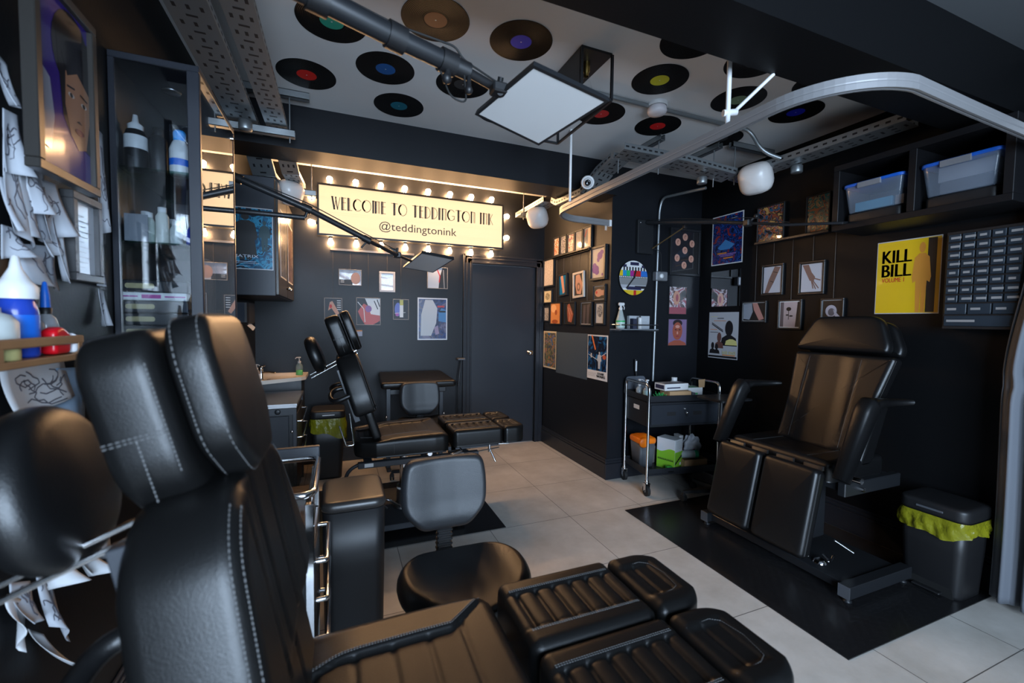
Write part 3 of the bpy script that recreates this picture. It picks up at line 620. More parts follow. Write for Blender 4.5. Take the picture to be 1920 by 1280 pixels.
pbk((801, 500), (839, 542), 'framed photo of a white sleeve and black arm, behind the far lighting panel', border=GY, mats=[flat('pale_blue', (.42, .46, .52)), BK, RD, GY], decals=[('p', 1, [(.55, 0), (1, 0), (1, 1), (.75, 1), (.6, .5)]), ('s', 2, .05, [(.45, .98), (.62, .6), (.58, .3)]), ('s', 3, .05, [(.85, 0), (.8, .9)])])
pbk((607.5, 558), (642, 606), 'framed photo of a bent arm on black, above the tall bed headrest', border=GY, mats=[flat('dk', (.015, .018, .025)), SKIN, WH, RD], decals=[('p', 1, [(.2, .5), (.3, .85), (.45, .9), (.85, .4), (.7, .3), (.4, .6)]), ('e', 3, .35, .68, .08, .08)]+[('r', 2, .72, .9-.09*k, .95, .93-.09*k) for k in range(5)])
pbk((667.5, 557.5), (713.5, 609.5), 'framed photo of a red and white tattooed knee', border=GY, mats=[flat('dk', (.015, .018, .025)), flat('pinkred', (.42, .09, .09)), WH, flat('violet', (.2, .1, .28)), RD], decals=[('p', 2, [(.35, 1), (1, 1), (1, .35), (.6, .4), (.5, .7)]), ('p', 1, [(.05, .5), (.3, .8), (.5, .7), (.6, .4), (1, .35), (1, .15), (.7, .0), (.35, 0), (.2, .2)]), ('e', 3, .5, .6, .14, .13), ('s', 2, .03, [(.05, .85), (.3, .6), (.35, .1)]), ('s', 0, .04, [(.75, .9), (.9, .6)]), ('s', 0, .04, [(.88, .95), (.98, .7)])])
pbk((736.5, 560.5), (766.3, 599.5), 'small framed abstract print in blue, white and yellow', border=GY, mats=[flat('dk', (.015, .018, .025)), flat('bl3', (.12, .16, .45)), WH, flat('lem', (.5, .45, .12)), flat('pk3', (.35, .1, .35))], decals=[('e', 1, .3, .5, .22, .35), ('r', 2, .42, .1, .66, 1), ('r', 3, .42, .72, .66, 1), ('e', 4, .25, .25, .12, .1), ('s', 2, .03, [(.1, .3), (.8, .35)])])
pic('back', (783, 557.5), (838.3, 637), 'wall_poster', 'white bordered poster of a pale figure before a blue car at night', 'poster', bw=0, mats=[flat('white_border', (.55, .55, .58), .3), art('p7', [(.02, .03, .08), (.03, .06, .18), (.06, .06, .1), (.12, .12, .2)], 10), flat('pale_g', (.42, .45, .48)), flat('car', (.05, .18, .38)), flat('redl', (.4, .04, .05)), BK, flat('lilac2', (.25, .2, .3))],
    decals=[('r', 1, .04, .03, .96, .97), ('p', 2, [(.1, .1), (.45, .1), (.62, .4), (.66, .75), (.5, .95), (.25, .95), (.12, .6)]), ('p', 3, [(.7, .45), (.96, .42), (.96, .72), (.8, .76), (.7, .65)]), ('r', 4, .66, .78, .9, .82), ('r', 5, .72, .66, .94, .7), ('p', 6, [(.55, .3), (.68, .35), (.72, .15), (.6, .12)]), ('t', 2, 'SALON', .2, .12, .5, .17)][:-1])
pic('back', (668.5, 615), (679.3, 630), 'wall_sticker', 'tiny orange, black and white label below the framed knee photo', 'sticker', bw=0, mats=[flat('lb', (.3, .3, .36)), OR, BK], decals=[('r', 2, 0, .75, 1, 1), ('r', 1, 0, .6, 1, .75), ('r', 0, .1, .1, .9, .5)])
# ---- right wall
pic('right', (1337, 409), (1392, 491), 'film_poster', 'white edged film poster in deep blue and red with orange lettering', 'poster', bw=0, mats=[WH, art('pr1', [(.004, .006, .03), (.01, .05, .22), (.004, .01, .06), (.008, .02, .12), (.22, .02, .02)], 14), OR, flat('viol', (.2, .1, .3)), flat('bl8', (.05, .2, .45))],
    decals=[('r', 1, .03, .02, .97, .98), ('p', 4, [(.2, .35), (.45, .5), (.75, .38), (.6, .3), (.3, .3)]), ('r', 2, .2, .22, .5, .245), ('r', 3, .25, .19, .8, .215), ('r', 3, .3, .16, .72, .18), ('r', 2, .4, .115, .7, .14), ('r', 0, .55, .9, .8, .905)])
pic('right', (1334, 510.5), (1387, 573), 'wall_mirror', 'small frameless mirror between two film posters', 'mirror', bw=0, mats=[mat('mirror', (.8, .8, .82), .01, 1.0)])
lk = [('r', 1, .06, .9, .3, .907), ('t', 2, 'lock stock', .5, .1, .92, .19), ('r', 3, .5, .07, .92, .09)] + bust(2, .7, .28, .55, .55) + bust(1, .78, .3, .4, .3)[:1] + bust(4, .38, .22, .3, .35) + bust(2, .16, .1, .22, .25)+bust(2, .3, .1, .22, .22) + [('s', 2, .025, [(.12, .74), (.5, .58)]), ('s', 2, .02, [(.12, .77), (.5, .61)]), ('r', 2, .3, .86, .52, .875), ('r', 3, .18, .81, .6, .82), ('r', 3, .06, .62, .3, .63), ('r', 2, .06, .56, .34, .57)]
lk = [x for x in lk if x[0] != 't'] + [('p', 2, [(0.02, .02), (.98, .02), (.98, .06), (.02, .06)])] + [('t', 1, 'lock stock', .5, .1, .95, .19)]
pic('right', (1330.5, 585.5), (1382.5, 675), 'film_poster', 'white film poster with black shadowed heads, under the small mirror', 'poster', bw=0, mats=[flat('pw', (.42, .42, .44), .3), flat('lkw', (.6, .55, .2)), BK, OR, flat('brn', (.12, .05, .04))], decals=lk)
wz = uv('right', 1423, 456)[1]
for a, b, l, k in [((1431, 498), (1469.5, 552), 'framed photo of a tattooed forearm pointing down, on white', dict(mats=[flat('pw2', (.42, .44, .5)), flat('arm', (.17, .10, .085)), BK], matw=.008, matm=BK, decals=[('p', 1, [(.62, 1), (.95, .96), (.6, .4), (.3, 0), (.08, 0), (.3, .5)]), ('s', 2, .03, [(.55, .8), (.8, .75)]), ('s', 2, .03, [(.4, .45), (.58, .4)])])),
                   ((1501, 492.5), (1547, 550.5), 'framed photo of a tattooed forearm and open hand, on white', dict(mats=[flat('pw2', (.42, .44, .5)), flat('arm', (.17, .10, .085)), BK], matw=.008, matm=BK, decals=[('p', 1, [(.04, .98), (.35, .98), (.5, .7), (.68, .52), (.62, .36), (.42, .4), (.22, .7)]), ('s', 1, .06, [(.6, .48), (.92, .4)]), ('s', 1, .05, [(.56, .42), (.85, .12)]), ('s', 1, .05, [(.52, .42), (.72, .1)]), ('s', 1, .05, [(.5, .42), (.6, .12)])])),
                   ((1394, 565.5), (1438, 604.5), 'landscape framed photo of two forearms, one grey one pink', dict(mats=[BK, flat('grarm', (.25, .27, .31)), flat('parm', (.42, .20, .17))], matw=.004, decals=[('p', 1, [(0, .1), (.3, .05), (.45, .5), (.4, .98), (0, .95)]), ('p', 2, [(.42, 1), (.65, 1), (.98, .1), (.75, .02), (.5, .6)])])),
                   ((1461.7, 562.5), (1504, 617.8), 'framed photo of a small rose tattoo on pale skin', dict(mats=[flat('pskin', (.40, .33, .34)), BK, flat('dkg', (.1, .08, .09))], matw=.008, decals=[('r', 2, 0, 0, .18, 1), ('p', 1, [(.8, 0), (1, 0), (1, 1), (.9, 1)]), ('e', 1, .45, .72, .13, .08), ('s', 1, .03, [(.45, .65), (.45, .3)]), ('e', 1, .38, .48, .08, .03), ('e', 1, .58, .44, .1, .03)])),
                   ((1541.5, 560), (1583.7, 600), 'dark framed photo of an ear, just over the chair headrest', dict(mats=[BK, flat('eargr', (.35, .35, .42)), flat('earg2', (.08, .08, .1))], matw=.004, decals=[('e', 1, .45, .4, .3, .34), ('e', 2, .47, .34, .18, .22), ('p', 1, [(.55, .5), (1, 0), (.7, 0)])]))]:
    pic('right', a, b, 'framed_picture', l, 'framed picture', RG_, bw=.012, bd=.02, wire=wz, **k)
F = plframe('right'); a = uv('right', 1423, 457); b = uv('right', 1563, 433); lz = (a[1]+b[1])/2
tag(obj('picture_ledge', MB().bb(a[0], lz-.012, .0005, b[0], lz+.006, .055, F=F, b=.002), TRM), 'dark picture ledge on the right-hand wall below the cube shelf end', 'shelf')
for a, b, l, m in [((1425, 391), (1473.5, 449), 'framed print of a bird-like form in orange and blue on the right-hand ledge', art('pl1', [(.01, .01, .015), (.02, .08, .14), (.3, .07, .03), (.03, .02, .02), (.45, .25, .08)], 16)),
                   ((1517, 370), (1560, 432), 'framed print with a teal shape on orange, beside the cube shelf', art('pl2', [(.02, .05, .06), (.35, .12, .04), (.02, .14, .13), (.35, .25, .12), (.04, .02, .02)], 14))]:
    pic('right', a, b, 'framed_picture', l, 'framed picture', RG_, bw=.01, bd=.02, border=BK, mats=[m], off=.012)
# yellow poster, plain amber silhouette instead of the film's character
pic('right', (1646.5, 456), (1760, 587.5), 'film_poster', 'bright yellow film poster with big black title above the right-hand chair', 'poster', bw=0,
    mats=[flat('pw', (.42, .42, .44), .3), mat('poster_yellow', (.60, .40, .012), .3, coat=.5), BK, RD, flat('amber', (.50, .22, .03)), flat('dyel', (.45, .26, .01))],
    decals=[('r', 1, .012, .012, .988, .988), ('r', 2, .8, .02, .93, .98), ('r', 5, .93, .012, .988, .988)] + figure(4, .72, .02, .92, .42) +
            [('b', 2, 'KILL', .1, .7, .56, .87), ('b', 2, 'BILL', .1, .51, .56, .68), ('t', 3, 'VOLUME 1', .1, .435, .46, .495), ('t', 3, 'VOLUME 1', .103, .435, .463, .495)])
# ================================================================== UPHOLSTERY HELPERS
def cushion(mb, x0, x1, w, T, r, F, h=None, rc=.03, nx=60, ny=40, m=0, rb=.012):
    """upholstered block: x from x0 to x1, half width w(x), thickness T, rim radius r, top relief h(x,y)"""
    wf = w if callable(w) else (lambda x: w)
    rcs = rc if isinstance(rc, tuple) else (rc, rc)
    def W(x):
        o = wf(x)
        for d, q in ((x-x0, rcs[0]), (x1-x, rcs[1])):
            if d < q: t = max(0, d/q); o -= q*(1-sqrt(max(0, 1-(1-t)**2)))
        return o
    def samp(n):
        out = []
        for i in range(n+1):
            t = i/n; out.append(t)
        e = [0, .004, .012, .03]; return sorted(set([q for q in out if .05 < q < .95] + e + [1-q for q in e]))
    xs = [x0+(x1-x0)*t for t in samp(nx)]; ts = [2*t-1 for t in samp(ny)]; NX, NY = len(xs), len(ts)
    vs = []
    def H(x, y):
        d = min(x-x0, x1-x, W(x)-abs(y)); d = max(0, d)
        e = T if d >= r else T-r+sqrt(max(0, r*r-(r-d)**2))
        return e + (h(x, y)*min(1, d/r) if h else 0)
    for x in xs:
        for t in ts: y = t*W(x); vs.append(at(F, x, y, H(x, y)))
    fs = [(i*NY+j, (i+1)*NY+j, (i+1)*NY+j+1, i*NY+j+1) for i in range(NX-1) for j in range(NY-1)]
    rim = [(i, 0) for i in range(NX)] + [(NX-1, j) for j in range(1, NY)] + [(i, NY-1) for i in range(NX-2, -1, -1)] + [(0, j) for j in range(NY-2, 0, -1)]
    k = len(rim); cx = (x0+x1)/2; top = [i*NY+j for i, j in rim]; b0 = len(vs)
    for lv, (z, q) in enumerate(((rb, 1.0), (0.0, .985))):
        for i, j in rim: x = cx+(xs[i]-cx)*q; y = ts[j]*W(xs[i])*q; vs.append(at(F, x, y, z))
    for j in range(k):
        j2 = (j+1) % k; fs.append((top[j], b0+j, b0+j2, top[j2])); fs.append((b0+j, b0+k+j, b0+k+j2, b0+j2))
    fs.append(tuple(b0+k+j for j in range(k)))
    mb.add(vs, fs, m, True); return H
def seam(x, x0, wd=.006, dp=.006): return -dp*math.exp(-((x-x0)/wd)**2)
def sstep(t): t = max(0, min(1, t)); return t*t*(3-2*t)
def rimline(outl, r, T, F, sel, up=.0012, side=.35):
    """points on the rounded top rim of a pad for the outline points accepted by sel"""
    P_ = [Vector(p) for p in dense(outl, .012)]; n = len(P_); sg = 1 if sum(P_[i].x*P_[(i+1) % n].y-P_[(i+1) % n].x*P_[i].y for i in range(n)) > 0 else -1; out = []
    for i in range(n):
        p = P_[i]
        if not sel(p.x, p.y): continue
        t = (P_[(i+1) % n]-P_[i-1]).normalized(); N = Vector((t.y, -t.x))*sg; q = p-N*(r*(1-cos(pi/2*side))-up*.6); out.append(at(F, q.x, q.y, T-r+r*sin(pi/2*side)+up))
    return out
def stitch(mb, pts, gap=.006, r=.0008):
    """dashed thread along a polyline"""
    pts = [Vector(p) for p in pts]
    for a, b in zip(pts, pts[1:]):
        L = (b-a).length; n = max(1, int(L/gap))
        for i in range(n): mb.tube([a+(b-a)*((i+.15)/n), a+(b-a)*((i+.75)/n)], r, 4, caps=False)

# ================================================================== SPLIT-LEG TREATMENT BED
def bed(ox, oy, label, bb, bt, hb, ht, group=None):
    """ox, oy place the bed; bb, bt lower and upper front line of the back (x,z); hb, ht of the headrest"""
    root = thing('treatment_bed', label, 'treatment bed', (ox, oy, 0), group)
    XY = frm((ox, oy, 0), (1, 0, 0), (0, 1, 0))
    # seat
    F = frm((ox, oy, .502), (1, 0, 0), (0, 1, 0))
    cw = lambda x: .155+max(0, (x-.57))*.85-max(0, .3-x)*.35
    def hs(x, y):
        c = cw(x); k = sstep((c-abs(y))/.012+.5); o = -.014*k + .010*sstep((x-.1)/.5) - .022*sstep((.36-x)/.2)*(1-k*.4) + .006*cos(min(1, abs(y)/.3)*pi)*(1-k)
        if abs(y) < c+.006:
            for i in range(6): o += seam(x, .17+.085*i, .006, .0035)
        return o+seam(abs(y), c, .005, .005)
    m_ = MB(); H = cushion(m_, .09, .70, lambda x: .277-max(0, .22-x)*.5-max(0, x-.6)*.1, .118, .035, F, hs, rc=(.05, .05), nx=110, ny=84)
    seat = obj('seat', m_, LEA2, root)
    sm = MB()
    for sg in (-1, 1):
        for e in (.010, .016):
            pts = [at(F, x, sg*(cw(x)+e), H(x, sg*(cw(x)+e))+.0008) for x in [.13+.02*i for i in range(28)] if cw(x)+e < .275]
            stitch(sm, pts)
    for e in (.3,): stitch(sm, [at(F, .33, -.278, .02+.09*q) for q in (0, .3, .6, .9)])
    obj('stitching', sm, STI, seat)
    # leg and foot pads
    for sg in (-1, 1):
        G = frm((ox, oy+sg*.1385, .518), (1, 0, 0), (0, 1, 0))
        def hl(x, y):
            k = sstep((.068-abs(y))/.012+.5); o = -.008*k+seam(abs(y), .068, .005, .004)
            if abs(y) < .072:
                for i in range(6): o += seam(x, .765+.055*i, .006, .007)
            return o + (.004*abs(sin((x-.765)/.055*pi)) if abs(y) < .066 else 0)
        m_ = MB(); H = cushion(m_, .725, 1.088, lambda x: .136, .118, .028, G, hl, rc=.03, nx=90, ny=46); lp = obj('leg_pad', m_, LEA2, root)
        sm = MB()
        for s2 in (-1, 1):
            for e in (.008, .013): stitch(sm, [at(G, x, s2*(.068+e), H(x, s2*(.068+e))+.0006) for x in [.745+.02*i for i in range(17)]])
        obj('stitching', sm, STI, lp)
        def hf(x, y):
            q = max(abs(y)/.07, (x-1.10)/.113); return -.009*sstep((1-q)*8)+seam(q, 1.0, .06, .004)+(seam(x, 1.155, .005, .005) if abs(y) < .07 and x < 1.22 else 0)
        m_ = MB(); H = cushion(m_, 1.098, 1.268, lambda x: .134, .118, .03, G, hf, rc=(.025, .085), nx=60, ny=44); fp = obj('foot_pad', m_, LEA2, root)
        sm = MB(); pp = [(1.11, -.074), (1.185, -.074), (1.212, -.06), (1.22, 0), (1.212, .06), (1.185, .074), (1.11, .074)]
        stitch(sm, [at(G, x, y, H(x, y)+.0006) for x, y in pp]); obj('stitching', sm, STI, fp)
    # backrest
    B = Vector((ox+bb[0], oy, bb[1])); Tp = Vector((ox+bt[0], oy, bt[1])); d = (Tp-B).normalized(); L = (Tp-B).length
    ey = Vector((0, 1, 0)); nrm = ey.cross(d); nrm = nrm if nrm.x > 0 else -nrm
    def BF(t): return (B-nrm*t, ey, d, nrm)            # x = across, y = up the back, z = out of its front
    up = rpoly([(-.27, .16), (.27, .16), (.285, .26), (.20, .46), (.14, L), (-.155, L), (-.235, .45), (-.285, .26)], [.03, .03, .05, .1, .04, .04, .08, .05])
    hb_ = lambda x, y: seam(abs(x), .055, .008, .007)+seam(abs(x), .155, .006, .005)-.01*sstep((.15-abs(x))/.06)
    m_ = MB().pad(dense(up, .012), .142, .03, hb_, BF(.132), rings=34); bk = obj('backrest', m_, LEA2, root)
    sm = MB()
    for sel in (lambda x, y: x < -.16 and y > .17 and y < L-.01, lambda x, y: x > .12 and y > .17 and y < L-.01):
        for sd_ in (.30, .62): stitch(sm, rimline(up, .03, .142, BF(.132), sel, side=sd_), .006, .0010)
    obj('stitching', sm, STI, bk)
    em = MB()
    for sg in (-1,):     # blind-embossed mark on the side face: a ring, then upright lettering
        a = Vector((ox+bb[0], 0, 0)); S0 = at(BF(.05), sg*.2835, .30, 0)
        dirn = Vector((0, 0, 0)); q0 = at(BF(.05), sg*.283, .265, 0); q1 = at(BF(.05), sg*.203, .455, 0); ud = (q1-q0).normalized(); out = ud.cross(nrm)*(-sg); out = out if out.y*sg > 0 else -out
        c = q0+ud*.15+out*.004
        for rr in (.013,): em.tube([c+(ud*cos(t)+nrm*sin(t))*rr for t in [2*pi*i/16 for i in range(16)]], .0011, 5, closed=True)
        em.tube([c-ud*.007, c+ud*.007-nrm*.003, c+nrm*.006], .0011, 5)
        for i in range(6):
            b = c-ud*(.026+.014*i); w = .008
            em.tube([b-nrm*w, b+nrm*w*(.2 if i % 2 else .9), b+nrm*w-ud*.006], .0011, 5)
            if i % 2: em.tube([b-ud*.007-nrm*w, b-ud*.007+nrm*w], .0011, 5)
    obj('embossed_mark', em, LEA, bk)
    lo = rpoly([(-.225, -.03), (.225, -.03), (.235, .175), (-.235, .175)], .02)
    obj('backrest_lower', MB().pad(dense(lo, .02), .055, .018, lambda x, y: seam(abs(x), .055, .008, .005), BF(.075), rings=14), LEA2, root)
    # headrest, two pads
    hB = Vector((ox+hb[0], oy, hb[1])); hT = Vector((ox+ht[0], oy, ht[1])); dh = (hT-hB).normalized(); hl_ = (hT-hB).length; nh = ey.cross(dh); nh = nh if nh.x > 0 else -nh
    HF = lambda t: (hB-nh*t, ey, dh, nh)
    q = hl_; f1 = rpoly([(-.075, 0), (.075, 0), (.142, .075), (.142, q*.8), (.115, q), (-.115, q), (-.142, q*.8), (-.142, .075)], .03)
    hr = obj('headrest', MB().pad(dense(f1, .01), .058, .018, None, HF(.058), rings=8, crown=.006), LEA2, root)
    sm = MB(); e = dense(f1, .012); ctr = Vector((0, q*.5))
    for zz, k in ((-.013, 1.0), (-.046, 1.0)): stitch(sm, [at(HF(0), x*1.004, ctr.y+(y-ctr.y)*1.004, zz) for x, y in e+[e[0]]], .006, .0009)
    obj('stitching', sm, STI, hr)
    f2 = rpoly([(-.09, -.02), (.09, -.02), (.15, .05), (.15, q*.82), (.12, q-.005), (-.12, q-.005), (-.15, q*.82), (-.15, .05)], .035)
    rp = obj('headrest_rear_pad', MB().pad(dense(f2, .01), .092, .024, None, HF(.158), rings=8, crown=.004), LEA2, root)
    sm = MB()
    for sg in (-1, 1):
        for dz in (0, .005): stitch(sm, [at(HF(.162), sg*.1512, q*.42+dz, z) for z in (.012, .035, .06, .086)], .006, .0009)
        stitch(sm, [at(HF(.162), sg*.1515, y, .05) for y in (q*.42, q*.3, q*.15, .02)], .006, .0011)
        stitch(sm, [at(HF(.162), sg*.151, y, .086) for y in (q*.8, q*.6, q*.4, q*.2)], .006, .0009)
    obj('stitching', sm, STI, rp)
    # face pad on chrome rods behind the headrest
    C = hB-nh*.325+dh*.05; FF = (C-nh*.0, ey, dh, nh)
    ell = [(.130*cos(2*pi*i/48), .132*sin(2*pi*i/48)*(1.0 if sin(2*pi*i/48) > 0 else .92)) for i in range(48)]
    fp = obj('face_pad', MB().pad(ell, .075, .034, None, FF, rings=8, crown=.008), LEA, root)
    mb = MB()
    for s2 in (-.022, .0): mb.cyl(C+dh*(-.10+s2)-nh*.035+Vector((0, -.05, 0)), hB-nh*.04+dh*(.0+s2)+Vector((0, -.05, 0)), .005, 10)
    obj('support_rods', mb, CHR, root)
    # loop grips behind the back
    for sg in (-1, 1):
        a = at(BF(.10), sg*.10, L*.62, 0); b = at(BF(.10), sg*.25, L*.56, 0)
        pts = path([a, a-nrm*.11+d*.01, (a+b)/2-nrm*.135, b-nrm*.11-d*.01, b], .05, 6); obj('grip_loop', MB().tube(pts, .016, 12), LEA, root)
    mb = MB(); G = (at(BF(.14), 0, 0, 0), ey, d, nrm)
    for sg in (-1, 1): mb.bb(sg*.17-.012, .12, -.005, sg*.17+.012, .48, .03, F=G, b=.002)
    mb.bb(-.18, .12, 0, .18, .15, .02, F=G); mb.bb(-.18, .42, 0, .18, .45, .02, F=G); obj('back_frame', mb, CHP, root)
    # lever, frame, column, base
    mb = MB().tube(path([(ox+.06, oy-.26, .80), (ox+.085, oy-.27, .60), (ox+.04, oy-.275, .60), (ox+.0, oy-.28, .73)], .012), .005, 8); obj('back_lever', mb, CHR, root)
    mb = MB()
    for sg in (-1, 1): mb.bb(.11, sg*.2-.02, .425, .92, sg*.2+.02, .462, F=XY, b=.003)
    mb.bb(.15, -.2, .43, .2, .2, .46, F=XY).bb(.8, -.2, .43, .85, .2, .46, F=XY).bb(.3, -.16, .462, .7, .16, .508, F=XY, b=.003).bb(.70, -.22, .49, 1.08, -.19, .513, F=XY).bb(.70, .19, .49, 1.08, .22, .513, F=XY).bb(.72, -.22, .49, .75, .22, .513, F=XY)
    mb.tube(path([at(XY, .14, -.14, .44), at(XY, .05, -.14, .40), at(XY, -.02, -.14, .12), at(XY, .06, -.14, .06)], .05), .012, 8)
    fr = obj('under_frame', mb, CHP, root)
    obj('rating_label', MB().bb(.15, -.2206, .432, .205, -.2202, .456, F=XY), WH, fr)
    mb = MB()
    mb.tube(path([at(XY, .78, -.24, .50), at(XY, .78, -.29, .50), at(XY, .70, -.30, .485)], .02), .007, 8).bb(.70, -.30, .468, .80, -.24, .478, F=XY, b=.003).tube([at(XY, 1.0, -.22, .51), at(XY, 1.0, -.22, .45)], .010, 8).tube([at(XY, .91, -.24, .468), at(XY, 1.08, -.20, .468)], .0045, 8).tube([at(XY, 1.0, -.23, .47), at(XY, 1.03, -.27, .39)], .006, 8).tube([at(XY, 1.06, -.24, .508), at(XY, 1.14, -.25, .508)], .008, 8)
    mb.tube([at(XY, .57, -.2, .485), at(XY, .57, -.235, .485)], .016, 12)
    obj('clamp_levers', mb, CHR, root)
    mb = MB().cyl(at(XY, .42, -.05, .10), at(XY, .42, -.05, .46), .028, 20); obj('lift_column', mb, CHR, root)
    mb = MB().lathe([(.075, .08), (.07, .095), (.05, .11), (.047, .23), (.03, .235)], o=at(XY, .42, -.05, 0), n=24); cs = obj('column_sleeve', mb, STE, root)
    mb = MB(); 
    for z0, z1 in ((.15, .175), (.195, .22)): mb.lathe([(.0476, z0), (.0476, z1)], o=at(XY, .42, -.05, 0), n=24)
    obj('sleeve_label', mb, WH, cs)
    mb = MB().bb(.10, -.33, .04, .80, .30, .078, F=XY, b=.004)
    for x in (.14, .76):
        for y in (-.29, .26): mb.lathe([(0, .006), (.022, .006), (.022, .016), (.009, .02), (.009, .042)], o=at(XY, x, y, 0), n=14)
    obj('base', mb, CHP, root)
    mb = MB().tube(path([at(XY, .30, -.12, .10), at(XY, .22, -.16, .19), at(XY, .30, -.24, .21), at(XY, .38, -.16, .12)], .04), .008, 8); obj('foot_pedal', mb, STE, root)
    return root
bed(0.0, 3.105, 'black quilted split-leg treatment bed in the middle of the room, back raised', (.27, .65), (.10, 1.18), (.148, 1.195), (.055, 1.45))
bed(-.31, .862, 'black quilted split-leg treatment bed filling the foreground, headrest nearest the camera', (.27, .65), (.17, 1.15), (.195, 1.145), (.13, 1.398))

# ================================================================== RIGHT-HAND CHAIR
def chair_b():
    r = thing('treatment_chair', 'smooth black leather reclining chair with armrests against the right-hand wall', 'treatment chair', (2.6, 1.75, 0))
    cy = 1.765
    F = frm((0, cy, .545), (1, 0, 0), (0, 1, 0))
    hs = lambda x, y: seam(abs(y), .165, .004, .003)-.012*sstep((.2-abs(y))/.1)*sstep((x-2.45)/.1)
    m_ = MB(); H = cushion(m_, 2.42, 2.90, .315, .112, .035, F, hs, rc=.035, nx=50, ny=50); st = obj('seat', m_, LEA, r)
    sm = MB()
    for sg in (-1, 1): stitch(sm, [at(F, x, sg*.17, H(x, sg*.17)+.0006) for x in [2.45+.03*i for i in range(11)]])
    obj('stitching', sm, STI, st)
    ey = Vector((0, 1, 0))
    # leg pads hang from the seat edge
    for y0, y1 in ((1.45, 1.765), (1.785, 2.085)):
        T_ = Vector((2.335, 0, .628)); Bm = Vector((2.23, 0, .165)); d = (Bm-T_).normalized(); n = d.cross(ey); n = n if n.x < 0 else -n
        G = (Vector((T_.x, (y0+y1)/2, T_.z))-n*.07, ey, d, n); w, h = y1-y0-.006, (Bm-T_).length
        lp = obj('leg_pad', MB().pad(dense(rrect(w, h, .03, cx=0, cy=h/2), .03), .085, .026, None, G, rings=8, crown=.008), LEA, r)
        sm = MB(); stitch(sm, [at(G, -w/2-.0006, y, .055) for y in (.02, .15, .3, h-.02)]); stitch(sm, [at(G, -w/2-.0006, y, .062) for y in (.02, .15, .3, h-.02)]); obj('stitching', sm, STI, lp)
    for y in (1.52, 1.68, 1.84, 2.0): obj('hinge', MB().bb(2.385, y-.05, .612, 2.40, y+.05, .634), STE, r)
    # back
    B = Vector((2.72, cy-.01, .64)); T_ = Vector((2.875, cy-.065, 1.215)); d = (T_-B).normalized(); n = ey.cross(d).normalized(); n = n if n.x < 0 else -n
    d2 = n.cross(ey).normalized(); d2 = d2 if d2.z > 0 else -d2
    G = (B-n*.09, ey, d2, n); L = (T_-B).length; sh = -.055
    out = rpoly([(-.235, 0), (.235, 0), (.245+sh*.5, L*.45), (.285+sh, L), (-.29+sh, L), (-.25+sh*.5, L*.45)], [.03, .03, .1, .03, .03, .1])
    hh = lambda x, y: seam(abs(x+.05*y), .145, .004, .004)-.010*sstep((.14-abs(x))/.08)
    bk = obj('backrest', MB().pad(dense(out, .02), .09, .025, hh, G, rings=26), LEA, r)
    sm = MB()
    for sg in (-1, 1): stitch(sm, [at(G, sg*.15-.05*y, y, .0905+hh(sg*.15-.05*y, y)+.001) for y in (.03, .2, .4, L-.03)])
    stitch(sm, [at(G, -.235+(-.055+sh)*y/L, y, .0755) for y in (.03, .3, L-.02)]); obj('stitching', sm, STI, bk)
    Hc = T_+d2*.022
    for nm, off, dy, hh_ in (('headrest', 0, 0, .225), ('headrest_rear_pad', .075, -.03, .21)):
        G = (Hc-n*(.075+off)+ey*(.03+dy), ey, d2, n)
        out = rpoly([(-.265, 0), (.265, 0), (.255, .05), (.17, hh_), (-.20, hh_), (-.27, .05)], [.025, .025, .03, .05, .06, .03])
        obj(nm, MB().pad(dense(out, .02), .068, .024, None, G, rings=8, crown=.008), LEA, r)
    # arms
    for y, hw in ((2.13, .044), (1.37, .044)):
        c = [(2.375, .595), (2.555, .955), (2.62, .985), (2.92, .972)]
        pts = path([(x, y, z) for x, z in c], .10, 6); mb = MB(); n_ = 14; vs = []
        for i, p_ in enumerate(pts):
            a = pts[max(0, i-1)]; b = pts[min(len(pts)-1, i+1)]; t = (b-a).normalized(); nn = Vector((-t.z, 0, t.x)); s_ = 1 if i not in (0, len(pts)-1) else .75
            th = .052 if i < len(pts)*.45 else .034 - .014*(i/len(pts))
            for j in range(n_): q = 2*pi*j/n_; cx_, sx_ = cos(q), sin(q); e = .6; vs.append(p_+Vector((0, 1, 0))*(hw*math.copysign(abs(cx_)**e, cx_))*s_+nn*(th*math.copysign(abs(sx_)**e, sx_))*s_)
        k = len(pts); mb.add(vs, [(i*n_+j, i*n_+(j+1) % n_, (i+1)*n_+(j+1) % n_, (i+1)*n_+j) for i in range(k-1) for j in range(n_)]+[tuple(range(n_)), tuple(reversed(range((k-1)*n_, k*n_)))], 0, True)
        ar = obj('armrest', mb, LEA, r)
        obj('arm_pivot', MB().cyl((2.455, y-.05, .60), (2.455, y+.05, .60), .016, 14), CHR, ar)
    # rear side wing behind the near arm
    mb = MB().pad(dense(rpoly([(2.66, .60), (2.78, .60), (2.92, .93), (2.86, .98), (2.80, .90)], .04), .02), .05, .018, None, (Vector((0, 1.50, 0)), Vector((1, 0, 0)), Vector((0, 0, 1)), Vector((0, -1, 0))), rings=5); obj('side_wing', mb, LEA, r)
    X = frm((0, 0, 0), (1, 0, 0), (0, 1, 0)); mb = MB()
    mb.bb(2.5, 1.42, .47, 3.0, 1.46, .545, b=.004).bb(2.5, 2.06, .47, 3.0, 2.10, .545, b=.004).bb(2.52, 1.46, .49, 2.56, 2.06, .545).bb(2.9, 1.46, .49, 2.94, 2.06, .545); obj('seat_frame', mb, BLM, r)
    mb = MB().bb(2.45, 1.64, .11, 2.72, 1.88, .49, b=.02); obj('lift_column', mb, BLM, r)
